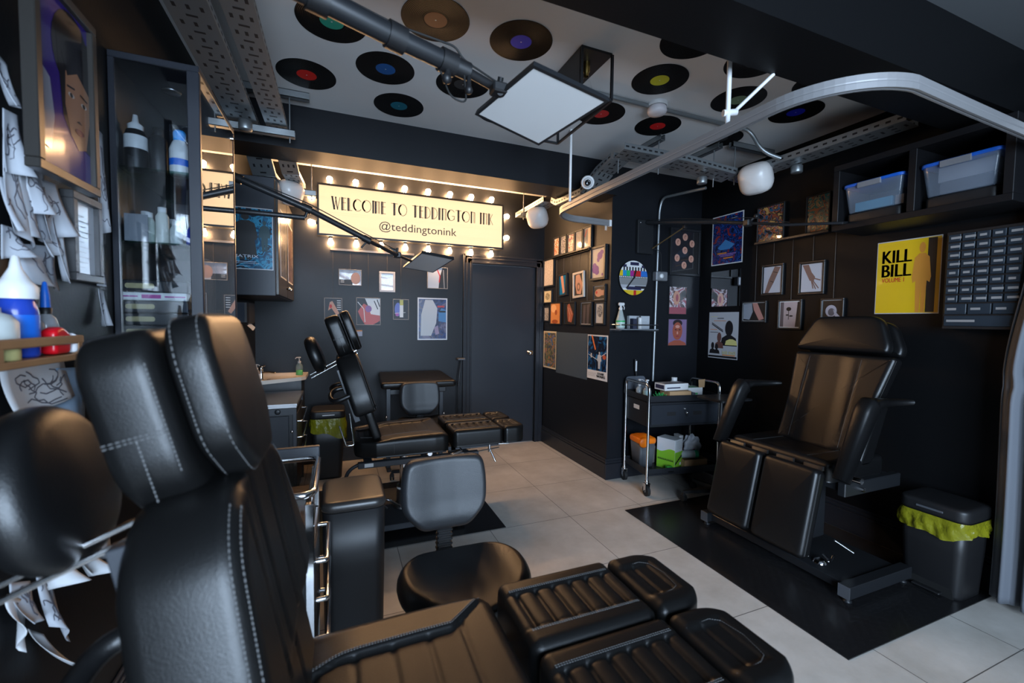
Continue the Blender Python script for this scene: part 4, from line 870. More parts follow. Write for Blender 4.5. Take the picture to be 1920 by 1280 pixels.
    mb = MB().bb(2.33, 1.28, .032, 2.86, 1.335, .095, b=.003).bb(2.33, 2.165, .032, 2.86, 2.22, .095, b=.003).bb(2.37, 1.33, .04, 2.82, 2.17, .085, b=.003)
    for x in (2.36, 2.83):
        for y in (1.307, 2.192): mb.lathe([(0, .0055), (.020, .0055), (.020, .013), (.008, .017), (.008, .034)], o=(x, y, 0), n=14)
    bs = obj('base', mb, BLM, r)
    for y in (1.28, 2.165): obj('end_cap', MB().bb(2.3285, y, .032, 2.330, y+.055, .095), GRP, bs)
    obj('side_lever', MB().tube([(2.5, 1.46, .22), (2.56, 1.40, .17)], .007, 8), CHR, r); obj('foot_lever', MB().tube(path([(2.48, 1.50, .12), (2.44, 1.44, .12), (2.43, 1.42, .17)], .02), .009, 8).lathe([(.035, .087), (.03, .10), (.02, .105)], o=(2.45, 1.5, 0), n=16), CHR, r); obj('lock_pin', MB().tube([(2.62, 1.42, .505), (2.62, 1.395, .505)], .012, 10), CHR, r)
chair_b()

# ================================================================== STOOLS
def caster(mb, x, y, r=.025):
    for s_ in (-.011, .011): mb.cyl((x+s_-.006, y, r), (x+s_+.006, y, r), r, 14)
    mb.bb(x-.013, y-.012, r+.005, x+.013, y+.012, r*2+.012, b=.004).cyl((x, y, 2*r), (x, y, 2*r+.03), .006, 8)
def star_base(root, cx, cy, R=.27, rot=.3, mt=None):
    mb = MB()
    for k in range(5):
        a = rot+2*pi*k/5; c, s = cos(a), sin(a); F = frm((cx, cy, .075), (c, s, 0), (-s, c, 0)); mb.add([at(F, .03, -.02, .0), at(F, .03, .02, .0), at(F, R, .012, -.012), at(F, R, -.012, -.012), at(F, .03, -.02, .035), at(F, .03, .02, .035), at(F, R, .012, .008), at(F, R, -.012, .008)], [(0, 1, 2, 3), (4, 7, 6, 5), (0, 3, 7, 4), (1, 5, 6, 2), (2, 6, 7, 3), (0, 4, 5, 1)])
    mb.lathe([(0, .07), (.04, .07), (.036, .13), (.02, .135)], o=(cx, cy, 0), n=16); b = obj('star_base', mb, mt or BLP, root)
    for k in range(5):
        a = rot+2*pi*k/5; m2 = MB(); caster(m2, cx+cos(a)*R, cy+sin(a)*R); obj('caster', m2, RUB, b)
def stool(cx, cy, label, zt=.52, yaw=0.0, back=True, group=None, bx=0.0, by=.33):
    r = thing('saddle_stool', label, 'stool', (cx, cy, 0), group)
    F = frm((cx, cy, zt-.075), (cos(yaw), sin(yaw), 0), (-sin(yaw), cos(yaw), 0))
    out = rpoly([(-.12, -.205), (.12, -.205), (.225, -.09), (.24, .08), (.12, .20), (-.12, .20), (-.24, .08), (-.225, -.09)], .08)
    hh = lambda x, y: .022*sstep((abs(x)-.06)/.12)-.012*math.exp(-((x)/.05)**2)*sstep((.1-y)/.2)
    obj('seat', MB().pad(dense(out, .02), .06, .026, hh, F, rings=16), LEA, r)
    obj('gas_column', MB().lathe([(.026, .12), (.026, .26), (.016, .262), (.016, zt-.08), (.05, zt-.078), (.05, zt-.07)], o=(cx, cy, 0), n=16), BLM, r)
    star_base(r, cx, cy)
    n = Vector((0.03, -1, .10)).normalized(); ex = Vector((1, .0, 0)); ex = (ex-n*ex.dot(n)).normalized(); ey = n.cross(ex)
    G = (Vector((cx+bx, cy+by, zt+.0)), ex, ey, n)
    out = rpoly([(-.10, 0), (.10, 0), (.178, .085), (.182, .19), (.165, .295), (-.165, .295), (-.182, .19), (-.178, .085)], [.03, .03, .04, .05, .06, .06, .05, .04])
    h2 = lambda x, y: .016*sstep((abs(x)-.03)/.13)+.010*math.exp(-((y-.05)/.04)**2)-.004
    bp = obj('backrest', MB().pad(dense(out, .012), .05, .02, h2, G, rings=22), mat('stool_leather', (0.014, .0155, .018), .44, bump=.5, bscale=500, spec=.7), r)
    obj('piping', MB().tube([at(G, x*.995, .145+(y-.145)*.995, .024) for x, y in dense(out, .015)], .0035, 6, closed=True), LEA, bp)
    # ribbed bellows stem to the seat
    a = at(G, 0, .02, -.01); b = at(F, 0, .13, -.02); mb = MB()
    z1, z0 = zt+.02, zt-.14
    for i in range(8): mb.bb(cx+bx-.034, cy+by-.02, z0+i*.02, cx+bx+.034, cy+by+.018, z0+i*.02+.012, b=.004)
    mb.bb(cx+bx-.028, cy+by-.014, z0-.005, cx+bx+.028, cy+by+.012, z1, b=.003); obj('bellows', mb, BLP, r)
    obj('back_arm', MB().tube(path([(cx+bx, cy+by, z0+.005), (cx+bx*.5, cy+by*.8, z0-.03), (cx, cy+.05, zt-.12)], .04), .014, 8), BLM, r)
    return r
SG = 'saddle stools with contoured backs'
s1 = stool(.41, 1.42, 'black saddle stool with contoured backrest between the two treatment beds', .52, .0, bx=.0, by=.34, group=SG)
s2_ = stool(.675, 3.68, 'black saddle stool behind the middle bed, only its backrest showing', .53, .0, bx=.0, by=.20, group=SG); s2_.location.z = .0055
# tray stand beside the trolley
ts = thing('instrument_stand', 'black flat tray stand on castors between the trolley and the right-hand chair', 'tray stand', (2.74, 2.45, 0))
star_base(ts, 2.74, 2.45, .27, .25); obj('pole', MB().cyl((2.74, 2.45, .12), (2.74, 2.45, .80), .014, 12), BLM, ts)
mb = MB().prism(rrect(.34, .26, .04, cx=2.78, cy=2.46), .80, .812).prism(rrect(.31, .23, .03, cx=2.78, cy=2.46), .812, .815); obj('tray', mb, BLM, ts); ts.location.z = .0055
# ================================================================== CEILING FITTINGS
DK = flat('dark_slot', (.01, .01, .012))
def tray(mb, pts, w, lip=.03, up=(0, 0, 1), side=(1, 0, 0), holes=True, step=.05):
    """perforated cable tray along a polyline; punched slots drawn as raised dark inlays both faces"""
    pts = [Vector(p) for p in pts]; sd = Vector(side).normalized()
    for a, b in zip(pts, pts[1:]):
        d = (b-a); L = d.length; d.normalize(); s_ = (sd-d*sd.dot(d)).normalized(); n = d.cross(s_); n = n if n.z > 0 or abs(n.z) < .2 else -n
        F = (a, d, s_, d.cross(s_)); sg = 1 if F[3].z >= 0 else -1
        mb.bb(0, -w/2, -.0008, L, w/2, .0008, F=F)
        for q in (-w/2, w/2): mb.bb(0, q-.0008, 0, L, q+.0008, sg*lip, F=F)
        if holes:
            k = int(L/step)
            for i in range(k):
                x = (i+.5)*L/k
                for j in (-.3, 0, .3):
                    if (i % 2 == 0) or j == 0:
                        hx, hy = (.013, .006) if i % 2 == 0 else (.006, .019)
                        mb.bb(x-hx, j*w-hy, -.0012, x+hx, j*w+hy, .0012, F=F, m=1)
                mb.bb(x-.012, -w/2-.0013, sg*lip*.35, x+.012, -w/2+.0013, sg*lip*.6, F=F, m=1); mb.bb(x-.012, w/2-.0013, sg*lip*.35, x+.012, w/2+.0013, sg*lip*.6, F=F, m=1)
def channel(mb, a, b, s=.0205, m=0):
    a, b = Vector(a), Vector(b); d = (b-a).normalized(); sd = Vector((0, 0, 1)).cross(d).normalized(); F = (a, d, sd, d.cross(sd)); L = (b-a).length
    mb.bb(0, -s, -s, L, s, -s+.003, F=F).bb(0, -s, -s, L, -s+.003, s, F=F).bb(0, s-.003, -s, L, s, s, F=F).bb(0, -s, s-.003, L, -s*.4, s, F=F).bb(0, s*.4, s-.003, L, s, s, F=F)
# two trays over the left wall
zt = 2.51
t1 = [(-.50, -.6, zt), (-.50, 3.32, zt), (-.48, 3.52, zt-.12), (-.46, 3.78, zt-.12)]
t2 = [(-.33, -.6, zt), (-.33, 3.30, zt), (-.31, 3.48, zt-.10), (-.29, 3.80, zt-.10)]
for pts, w, l in ((t1, .145, 'wide perforated steel cable tray running along the left wall'), (t2, .11, 'narrower perforated steel cable tray beside the wide one, reflecting the sign')):
    mb = MB(); tray(mb, pts, w); tag(obj('cable_tray', mb, [GAL, DK]), l, 'cable tray', 'perforated cable trays under the ceiling')
def hanger(x0, x1, y, z, xs, label, ztop=ZC, topbar=None):
    r = thing('tray_hanger', label, 'bracket', ((x0+x1)/2, y, z))
    mb = MB(); channel(mb, (x0, y, z), (x1, y, z)); obj('channel_bar', mb, GAL, r)
    for x in xs: obj('threaded_rod', MB().cyl((x, y, z-.05), (x, y, ztop-(.04 if topbar else 0)), .004, 8), GAL, r)
    if topbar: mb = MB(); channel(mb, (topbar[0], y, ztop-.021), (topbar[1], y, ztop-.021)); obj('ceiling_channel', mb, GAL, r)
    return r
hanger(-.64, -.235, 2.915, 2.478, (-.60, -.262), 'steel channel hanger carrying the two cable trays in front of the far beam', topbar=(-.64, -.155))
hanger(-.56, -.16, 3.76, 2.365, (-.55, -.19), 'steel channel hanger at the far end of the cable trays, near the sign', ztop=2.80)
hanger(1.70, 1.97, 4.00, 2.452, (1.72, 1.94), 'steel channel hanger under the short cable tray by the door', ztop=2.80)
# conduit drum on the wide tray
tag(obj('conduit_box', MB().lathe([(0, 0), (.032, 0), (.034, .004), (.034, .05), (0, .05)], o=(-.47, 2.80, 2.42), n=20), GAL), 'round steel conduit box under the wide cable tray', 'junction box')
# right-hand runs
z2 = 2.50
mb = MB(); tray(mb, [(1.80, 4.22, 2.475), (1.80, 3.56, 2.475)], .15, lip=.045, side=(1, 0, 0), step=.04); tag(obj('cable_tray', mb, [GAL, DK]), 'short perforated cable tray end by the door, lit gold by the bulbs', 'cable tray', 'perforated cable trays under the ceiling')
mb = MB(); tray(mb, [(1.84, 3.50, 2.455), (1.84, 3.40, 2.405), (1.86, 3.02, 2.405), (1.90, 2.84, 2.53), (1.90, 2.66, 2.565)], .15, lip=.045, side=(1, 0, 0), step=.04); tag(obj('cable_tray', mb, [GAL, DK]), 'bent perforated cable tray section climbing in front of the far beam', 'cable tray', 'perforated cable trays under the ceiling')
mb = MB(); tray(mb, [(1.83, 2.58, 2.572), (2.30, 2.50, 2.535), (2.70, 2.42, 2.47)], .17, lip=.045, side=(0, 1, 0), step=.04); tag(obj('cable_tray', mb, [GAL, DK]), 'perforated cable tray crossing from the side wall towards the right wall', 'cable tray', 'perforated cable trays under the ceiling')
mb = MB(); tray(mb, [(2.80, 2.46, 2.47), (2.92, 1.42, 2.50)], .15, lip=.045, side=(1, 0, 0)); tag(obj('cable_tray', mb, [GAL, DK]), 'long perforated cable tray with orange-lit lip along the right-hand wall', 'cable tray', 'perforated cable trays under the ceiling')
for x, y, z, a, b, l in ((2.145, 2.54, 2.46, (2.145, 2.50), (2.145, 2.98), 'long ceiling channel with threaded rod left of the curtain rail'), (2.63, 2.50, 2.42, (2.63, 2.44), (2.63, 2.95), 'long ceiling channel with threaded rod behind the curtain rail'), (2.73, 2.40, 2.42, (2.69, 2.40), (3.12, 2.40), 'ceiling channel with threaded rod running to the right-hand wall')):
    r = thing('rod_hanger', l, 'bracket', (x, y, z)); mb = MB()
    channel(mb, (*a, ZC-.021), (*b, ZC-.021)); obj('ceiling_channel', mb, GAL, r); obj('threaded_rod', MB().cyl((x, y, z), (x, y, ZC-.02), .004, 8), GAL, r)
    if x < 2.2: obj('threaded_rod', MB().cyl((x-.26, 2.66, 2.47), (x-.26, 2.66, 2.60), .004, 8), GAL, r)
# conduits
c = MAT_C = GAL
tag(obj('conduit', MB().tube([(1.30, 2.19, ZC-.018), (2.42, 2.19, ZC-.018)], .0125, 10).tube(path([(2.42, 2.19, ZC-.018), (2.60, 2.17, ZC-.02), (2.66, 2.13, 2.56), (2.80, 2.06, 2.50)], .08), .0125, 10), GAL), 'steel conduit crossing the ceiling and dropping to the right-hand tray', 'conduit')
p0 = P(1237, 400, Y=3.13)
tag(obj('conduit', MB().tube(path([(p0.x-.02, 3.135, .86), (p0.x, 3.135, 2.40), (p0.x-.0, 3.10, 2.50), (p0.x+.05, 2.66, 2.47)], .10), .0115, 10), GAL), 'vertical steel conduit running down the alcove front past the clock', 'conduit')
q = P(1237, 518, Y=3.12)
sw = thing('isolator_switch', 'grey metal clad isolator switch on the vertical conduit right of the clock', 'switch', (q.x, 3.12, q.z-.03))
obj('box', MB().bb(q.x-.06, 3.09, q.z-.042, q.x+.068, 3.15, q.z+.042, b=.008), mat('grey_metal', (.28, .29, .31), .4, .6), sw)
obj('lever', MB().lathe([(0, 0), (.022, 0), (.02, .02), (0, .024)], F=(Vector((q.x-.01, 3.095, q.z)), Vector((1, 0, 0)), Vector((0, 0, 1)), Vector((0, -1, 0))), n=16), WHC, sw)
tag(obj('conduit_box', MB().lathe([(0, 0), (.034, 0), (.036, .004), (.036, .045), (.03, .05), (0, .05)], o=(2.52, 2.50, 2.43), n=20), GAL), 'round steel conduit box under the crossing cable tray', 'junction box')
tag(obj('conduit_box', MB().lathe([(0, 0), (.034, 0), (.036, .004), (.036, .045), (.03, .05), (0, .05)], o=(2.92, 2.06, 2.43), n=20), GAL), 'round steel conduit box beside the white lamp on the right', 'junction box')
# smoke alarm
p = P(1232, 205, Z=ZC-.035); r = thing('smoke_alarm', 'round white smoke alarm in the middle of the ceiling', 'smoke alarm', (p.x, p.y, ZC-.07)); F = frm((p.x, p.y, ZC), (1, 0, 0), (0, -1, 0))
obj('alarm_base', MB().lathe([(.062, .0002), (.062, .02), (.055, .022)], F=F, n=32), WHP, r); obj('alarm_cover', MB().lathe([(.052, .022), (.056, .028), (.058, .05), (.05, .062), (.02, .066), (0, .066)], F=F, n=32), mat('smoke_white', (.66, .62, .64), .4), r)
# box cage ceiling lamp
r = thing('cage_lamp', 'black open box ceiling lamp with brass bulb holders beside the big lighting panel', 'ceiling lamp', (1.23, 2.15, 2.44))
x0, x1, y0, y1, z0 = 1.10, 1.275, 1.87, 2.44, 2.50; s_ = .006
A = P(1110, 93, Z=ZC)
mb = MB().bb(x0, y0, ZC-.012, x1, y1, ZC-.0003)
for x in (x0, x1):
    for y in (y0, y1): mb.bb(x-s_, y-s_, z0, x+s_, y+s_, ZC-.01)
for x in (x0, x1): mb.bb(x-s_, y0, z0-s_, x+s_, y1, z0+s_)
for y in (y0, y1): mb.bb(x0, y-s_, z0-s_, x1, y+s_, z0+s_)
mb.bb(x0-s_, y0, z0, x0-s_+.003, y1, ZC-.01)
obj('cage', mb, BLM, r)
for y in (1.97, 2.15, 2.33):
    h = obj('bulb_holder', MB().lathe([(.018, 0), (.018, .045), (.012, .055), (.012, .07)], F=frm(((x0+x1)/2, y, ZC-.012), (1, 0, 0), (0, -1, 0)), n=16), BRS, r)
    obj('bulb', MB().lathe([(.012, .07), (.022, .10), (.03, .13), (.022, .157), (0, .168)], F=frm(((x0+x1)/2, y, ZC-.012), (1, 0, 0), (0, -1, 0)), n=16), GLS, h)
# curtain rail
r = thing('curtain_rail', 'white-grey aluminium curtain rail sweeping in a wide curve under the ceiling', 'curtain rail', (1.6, 2.0, 2.21))
zr = 2.215
def arcp(cx, cy, R, a0, a1, n=14): return [(cx+R*cos(radians(a0+(a1-a0)*i/n)), cy+R*sin(radians(a0+(a1-a0)*i/n)), zr) for i in range(n+1)]
X0 = 1.525
pts = [(2.10, 3.07, zr), (1.88, 3.06, zr)] + arcp(1.80, 2.79, .27, 85, 180) + [(X0, 2.4, zr), (X0+.005, 2.0, zr), (X0+.012, 1.6, zr)] + arcp(X0+.33, 1.20, .315, 180, 265, 16) + [(2.2, .90, zr), (2.7, .915, zr), (3.18, .93, zr)]
def strip(mb, pts, hw, hh, m=0):
    pts = [Vector(p) for p in pts]; vs = []; k = len(pts)
    prof = [(-hw, -hh), (-hw*.35, -hh), (-hw*.35, -hh+.004), (hw*.35, -hh+.004), (hw*.35, -hh), (hw, -hh), (hw, -hh*.15), (hw*.82, 0), (hw, hh*.15), (hw, hh), (-hw, hh), (-hw, hh*.15), (-hw*.82, 0), (-hw, -hh*.15)]
    for i, p_ in enumerate(pts):
        t = (pts[min(k-1, i+1)]-pts[max(0, i-1)]); t.z = 0; t.normalize(); sd = Vector((-t.y, t.x, 0))
        for a, b in prof: vs.append(p_+sd*a+Vector((0, 0, b)))
    n = len(prof); mb.add(vs, [(i*n+j, i*n+(j+1) % n, (i+1)*n+(j+1) % n, (i+1)*n+j) for i in range(k-1) for j in range(n)]+[tuple(range(n)), tuple(reversed(range((k-1)*n, k*n)))])
mb = MB(); strip(mb, pts, .011, .024); obj('rail', mb, mat('rail_aluminium', (.27, .265, .27), .38, .35), r)
obj('end_cap', MB().bb(2.095, 3.055, zr-.027, 2.118, 3.085, zr+.027, b=.003), WHC, r)
def rod(a, b, rr=.009): obj('rail_rod', MB().cyl(a, b, rr, 12), WHC, r)
rod((X0-.01, 2.70, zr+.02), (X0-.01, 2.70, ZC)); 
pj = (X0-.05, 1.40, 2.34); rb = P(1364, 236, Z=zr+.02); rk = P(1366, 212, Y=rb.y); re_ = P(1438, 146, Z=2.43); re_.y = max(1.075, min(1.305, re_.y)); rod((rb.x, rb.y, zr+.02), (rb.x, rb.y, ZC if rb.y > 1.32 else 2.43), .010); rod(tuple(rk+Vector((.02, 0, 0))), tuple(re_), .0075); obj('rod_clamp', MB().cyl(rk+Vector((-.02, .01, 0)), rk+Vector((.035, -.01, .006)), .014, 12), WHC, r)
for dx in (0, .012): obj('glide_hook', MB().tube([(2.06+dx, 3.066, zr-.024), (2.06+dx, 3.066, zr-.062)], .003, 6), WHC, r)
# white floodlights (domed)
def flood(c, ax, label, s=1.0, mount=None):
    """squarish white domed spotlight head on a small bracket; ax = direction the dome faces"""
    r = thing('spot_lamp', label, 'lamp', c, 'white domed lamps on the trays'); c = Vector(c); n = Vector(ax).normalized(); ex = Vector((0, 0, 1)).cross(n).normalized(); ey = n.cross(ex); vs = []; k = 28
    prof = [(.0, -.002), (.05, 0), (.056, .01), (.075, .045), (.083, .085), (.078, .12), (.058, .146), (.025, .158), (0, .16)]; e = .62
    for rr, z in prof:
        for j in range(k): a = 2*pi*j/k; ca, sa = cos(a), sin(a); vs.append(c+n*z*s+ex*(rr*s*math.copysign(abs(ca)**e, ca))+ey*(rr*s*math.copysign(abs(sa)**e, sa)))
    obj('lamp_head', MB().add(vs, [(i*k+j, i*k+(j+1) % k, (i+1)*k+(j+1) % k, (i+1)*k+j) for i in range(len(prof)-1) for j in range(k)], 0, True), mat('lamp_white', (.60, .57, .55), .3), r)
    m = Vector(mount); obj('bracket', MB().tube(path([tuple(c+n*.01), tuple((c+m)/2+Vector((0, 0, .01))), tuple(m)], .02), .013*s, 8).box((m.x, m.y, m.z), (.10*s, .05*s, .012)), mat('bracket_white', (.42, .41, .37), .4), r)
flood((-.375, 3.74, 2.385), (.42, -.62, -.55), 'white domed lamp on the far end of the left cable trays', 1.1, (-.38, 3.80, 2.43))
flood((1.83, 3.82, 2.44), (-.62, -.50, -.60), 'white domed lamp beside the sign, over the door', 1.2, (1.82, 3.88, 2.470))
flood((2.84, 2.26, 2.475), (-.85, -.25, -.50), 'white domed lamp on the right-hand cable tray, above the corner', 1.3, (2.86, 2.24, 2.488))
# second white fitting at the right frame edge
p = P(1912, 198, X=3.0); flood((3.02, .88, 2.34), (-.75, -.35, -.45), 'white domed lamp cut by the right edge, beside the near beam', .95, (3.08, .90, 2.40))
# camera dome
p = P(1102, 342, Y=2.86); r = thing('security_camera', 'white dome security camera on the cable tray above the side wall', 'camera', tuple(p))
n = Vector((-.45, -.78, -.32)).normalized(); ex = Vector((0, 0, 1)).cross(n).normalized(); F = (p, ex, n.cross(ex), n)
obj('housing', MB().lathe([(0, -.06), (.045, -.06), (.05, -.02), (.05, 0), (.043, .01), (.036, .004)], F=F, n=28), WHP, r); obj('eyeball', MB().ball((0, 0, .0), .038, 20, F=F), WHP, r)
obj('lens', MB().lathe([(.022, .03), (.022, .04), (.012, .041), (0, .038)], F=(p, ex, n.cross(ex), n), n=20), mat('lens_black', (.005, .005, .006), .08), r)
# ------------------------------------------------------------------ lighting panels on boom arms
def quadpanel(root, A, B, C, D, name='light_panel'):
    """square LED panel: A,B,C,D corners of the diffuser, rim and back behind it"""
    A, B, C, D = map(Vector, (A, B, C, D)); ex = (D-A).normalized(); n = ex.cross(B-A).normalized(); n = n if n.z < 0 else -n; c = (A+B+C+D)/4
    q = [c+(p_-c)*.93 for p_ in (A, B, C, D)]; o = [A, B, C, D]; b = [c+(p_-c)*.97-n*.018 for p_ in (A, B, C, D)]; q2 = [p_-n*.002 for p_ in q]
    mb = MB(); vs = o+[p_ for p_ in q]+b+q2; fs = []
    for i in range(4): j = (i+1) % 4; fs += [(i, j, 4+j, 4+i), (i, 8+i, 8+j, j), (4+i, 4+j, 12+j, 12+i)]
    fs.append((8, 9, 10, 11)); mb.add(vs, fs); pn = obj('panel_housing', mb, BLM, root)
    obj('diffuser', MB().add([p_-n*.001 for p_ in q], [(0, 1, 2, 3)]), mat('diffuser', (.70, .69, .68), .5), root)
    return c, n
def boomstand(label, A, B, C, D, pts, rads, root_at, group='lighting panels on boom arms'):
    r = thing('studio_light', label, 'studio light', root_at, group); c, n = quadpanel(r, A, B, C, D)
    for i in range(len(pts)-1):
        a, b = Vector(pts[i]), Vector(pts[i+1]); obj('boom_section', MB().cyl(a, b, rads[i], 16), BLM, r)
        d = (b-a).normalized(); e = a if i else b; e = b; obj('boom_collar', MB().cyl(e-d*.03, e+d*.02, rads[i]*1.25, 14), BLP, r)
    return r, c, n
za = 2.10
def onplane(px, py, A, B, C):
    n = (B-A).cross(C-A); d = P(px, py, Z=CAM.z+1)-CAM; return CAM+d*((A-CAM).dot(n)/d.dot(n))
A_, B_, C_ = P(890, 215, Z=2.105), P(1000, 122, Z=2.125), P(1143, 190, Z=2.085); D_ = onplane(1010, 273, A_, B_, C_)
pe_ = P(935, 168, Z=2.15); pm_ = P(868, 130, Z=2.16); pk_ = P(842, 118, Z=2.165); ps_ = P(600, -2, Z=2.19); far = ps_+(ps_-pk_)*((XL+.03-ps_.x)/(ps_.x-pk_.x))
r, c, n = boomstand('big square lighting panel on a thick black boom arm, nearest the camera', A_, B_, C_, D_, [far, ps_, P(745, 72, Z=2.175), pk_, pm_], [.030, .029, .027, .021], tuple(c_ for c_ in ((A_+B_+C_+D_)/4)))
mb = MB().cyl(pm_, pe_, .014, 12).cyl(pe_, (A_+B_)/2-(c-(A_+B_)/2)*.02, .011, 10).ball(tuple(pe_), .022, 12).box(tuple(pm_), (.05, .035, .04), b=.006).cyl(pm_+Vector((.02, 0, 0)), pm_+Vector((.01, -.03, -.07)), .007, 8).ball(tuple(pm_+Vector((.01, -.032, -.075))), .013, 8).cyl(pk_, pk_+Vector((-.01, -.02, -.055)), .010, 8).ball(tuple(pk_+Vector((-.012, -.022, -.06))), .016, 8).cyl(pe_+Vector((0, 0, 0)), pe_+Vector((.0, -.02, .03)), .01, 8)
mb.box(tuple((A_+B_)/2+Vector((-.005, .01, .012))), (.05, .05, .03), b=.005); obj('tilt_joint', mb, BLP, r); obj('wall_plate', MB().bb(XL+.001, far.y-.06, far.z-.14, XL+.04, far.y+.06, far.z+.08, b=.006), BLM, r)
def cable(pts, rr=.0035, nm='cable'): obj(nm, MB().tube(path(pts, .05, 5), rr, 6), RUB, r)
u = Vector((0, 0, .033)); cable([far+u, ps_+u, P(745, 72, Z=2.175)+u*1.05, pk_+u*1.6+Vector((.02, 0, 0)), pm_+u*.9, pe_+u*.6])
cable([pk_+Vector((-.03, 0, -.02)), pk_+Vector((0, -.02, -.11)), pk_+Vector((.05, -.02, -.12)), pm_+Vector((.0, 0, .03))], .003)
# far panel and its boom with counter arm
zb = 1.80
A2, B2, C2 = P(755, 502, Z=1.80), P(790, 474, Z=1.84), P(852, 486, Z=1.81); D2 = onplane(812, 511, A2, B2, C2)
j_ = P(745, 478, Z=1.84); j2 = P(690, 450, Z=1.88); j3 = P(578, 392, Y=j2.y+.05); j4 = P(447, 335, Y=j2.y+.05); far2 = j4+(j4-j3).normalized()*.12
r, c, n = boomstand('smaller looking square lighting panel in front of the back wall, on a long black boom', A2, B2, C2, D2, [far2, j4, j3, j2, j_], [.021, .019, .017, .014], tuple((A2+B2+C2+D2)/4))
mb = MB().cyl(j_, (A2+B2)/2, .010, 8).box(tuple(j_), (.05, .04, .04), b=.006).cyl(j_, j_+Vector((0, -.01, .05)), .008, 8).cyl(j2, j2+Vector((-.04, 0, -.05)), .006, 8).box(tuple(j_+Vector((-.03, 0, .03))), (.05, .02, .03), b=.004); obj('tilt_joint', mb, BLP, r)
k0, k1 = P(440, 395, Y=j2.y+.05), P(572, 408, Y=j2.y+.05); k0 = k0+(k0-k1).normalized()*.12; obj('brace_arm', MB().cyl(k0, k1, .015, 14).cyl(k1, j3, .009, 8), BLM, r)
obj('wall_plate', MB().bb(XL+.001, far2.y-.09, 1.9, XL+.03, far2.y+.05, 2.36, b=.006), BLM, r)
obj('pivot', MB().cyl((XL+.02, far2.y-.02, k0.z), k0, .012, 8).cyl((XL+.02, far2.y-.02, far2.z), far2, .014, 8), BLM, r)
cable([j4+Vector((0, 0, .02)), j3+Vector((0, 0, .035)), j2+Vector((0, 0, .03)), j_+Vector((0, 0, .03))], .003)
# right-hand boom from the alcove front
m0, m1 = P(1192, 412, Y=YP), P(1219, 478, Y=YP)
r = thing('studio_light', 'slim edge-on lighting panel on a black arm fixed to the alcove front', 'studio light', (2.9, 2.2, 2.1), 'lighting panels on boom arms')
mp = obj('wall_plate', MB().bb(m0.x, YP-.04, m1.z, m1.x, YP-.001, m0.z, b=.006), BLM, r)
obj('screw_heads', MB().ball((m0.x+.02, YP-.042, m0.z-.03), .006, 8), CHR, mp)
a0 = Vector(((m0.x+m1.x)/2, YP-.05, m0.z-.025)); a1 = P(1345, 416, Y=2.52); a2 = P(1402, 418, Y=2.28); a3 = P(1480, 421, Y=2.02); a4 = P(1592, 417, Y=1.72)
obj('boom_section', MB().cyl(a0, a1, .017, 14), BLM, r); obj('boom_section', MB().cyl(a1, a2, .014, 12), BLM, r)
b0 = Vector((m1.x-.02, YP-.05, m1.z+.05)); b1 = P(1284, 425, Y=2.83); obj('brace_arm', MB().cyl(b0, b1, .006, 8), mat('dark_brass', (.25, .17, .08), .35, .8), r)
mb = MB().box(tuple(a2), (.05, .05, .05), b=.008).cyl(a2, a3, .010, 8).ball(tuple(a2+Vector((.02, -.05, .04))), .018, 10).box(tuple(b1), (.03, .03, .03), b=.004).cyl(a2, a2+Vector((.03, -.05, .05)), .01, 8); obj('tilt_joint', mb, BLP, r)
e1 = (a4-a3).normalized(); sd = -(a3+Vector((0, 0, .03))-CAM); sd = (sd-e1*sd.dot(e1)).normalized(); w_ = .14; md = (a3+a4)/2
quadpanel(r, a3-sd*.02, a4-sd*.02, a4+sd*w_*.9, a3+sd*w_*.9) if False else None
F = (a3, e1, sd, e1.cross(sd)); L_ = (a4-a3).length; obj('panel_housing', MB().bb(-.02, -.05, -.008, L_, .16, .008, F=F, b=.004), BLM, r)
cable([a0+Vector((0, 0, .02)), (a0+a1)/2+Vector((0, 0, .03)), a1+Vector((0, 0, .02)), a2+Vector((0, 0, .04)), a3+Vector((0, 0, .015))], .003)
cable([b0, b0+Vector((.08, -.02, -.02)), b0+Vector((.10, -.01, -.22))], .003)
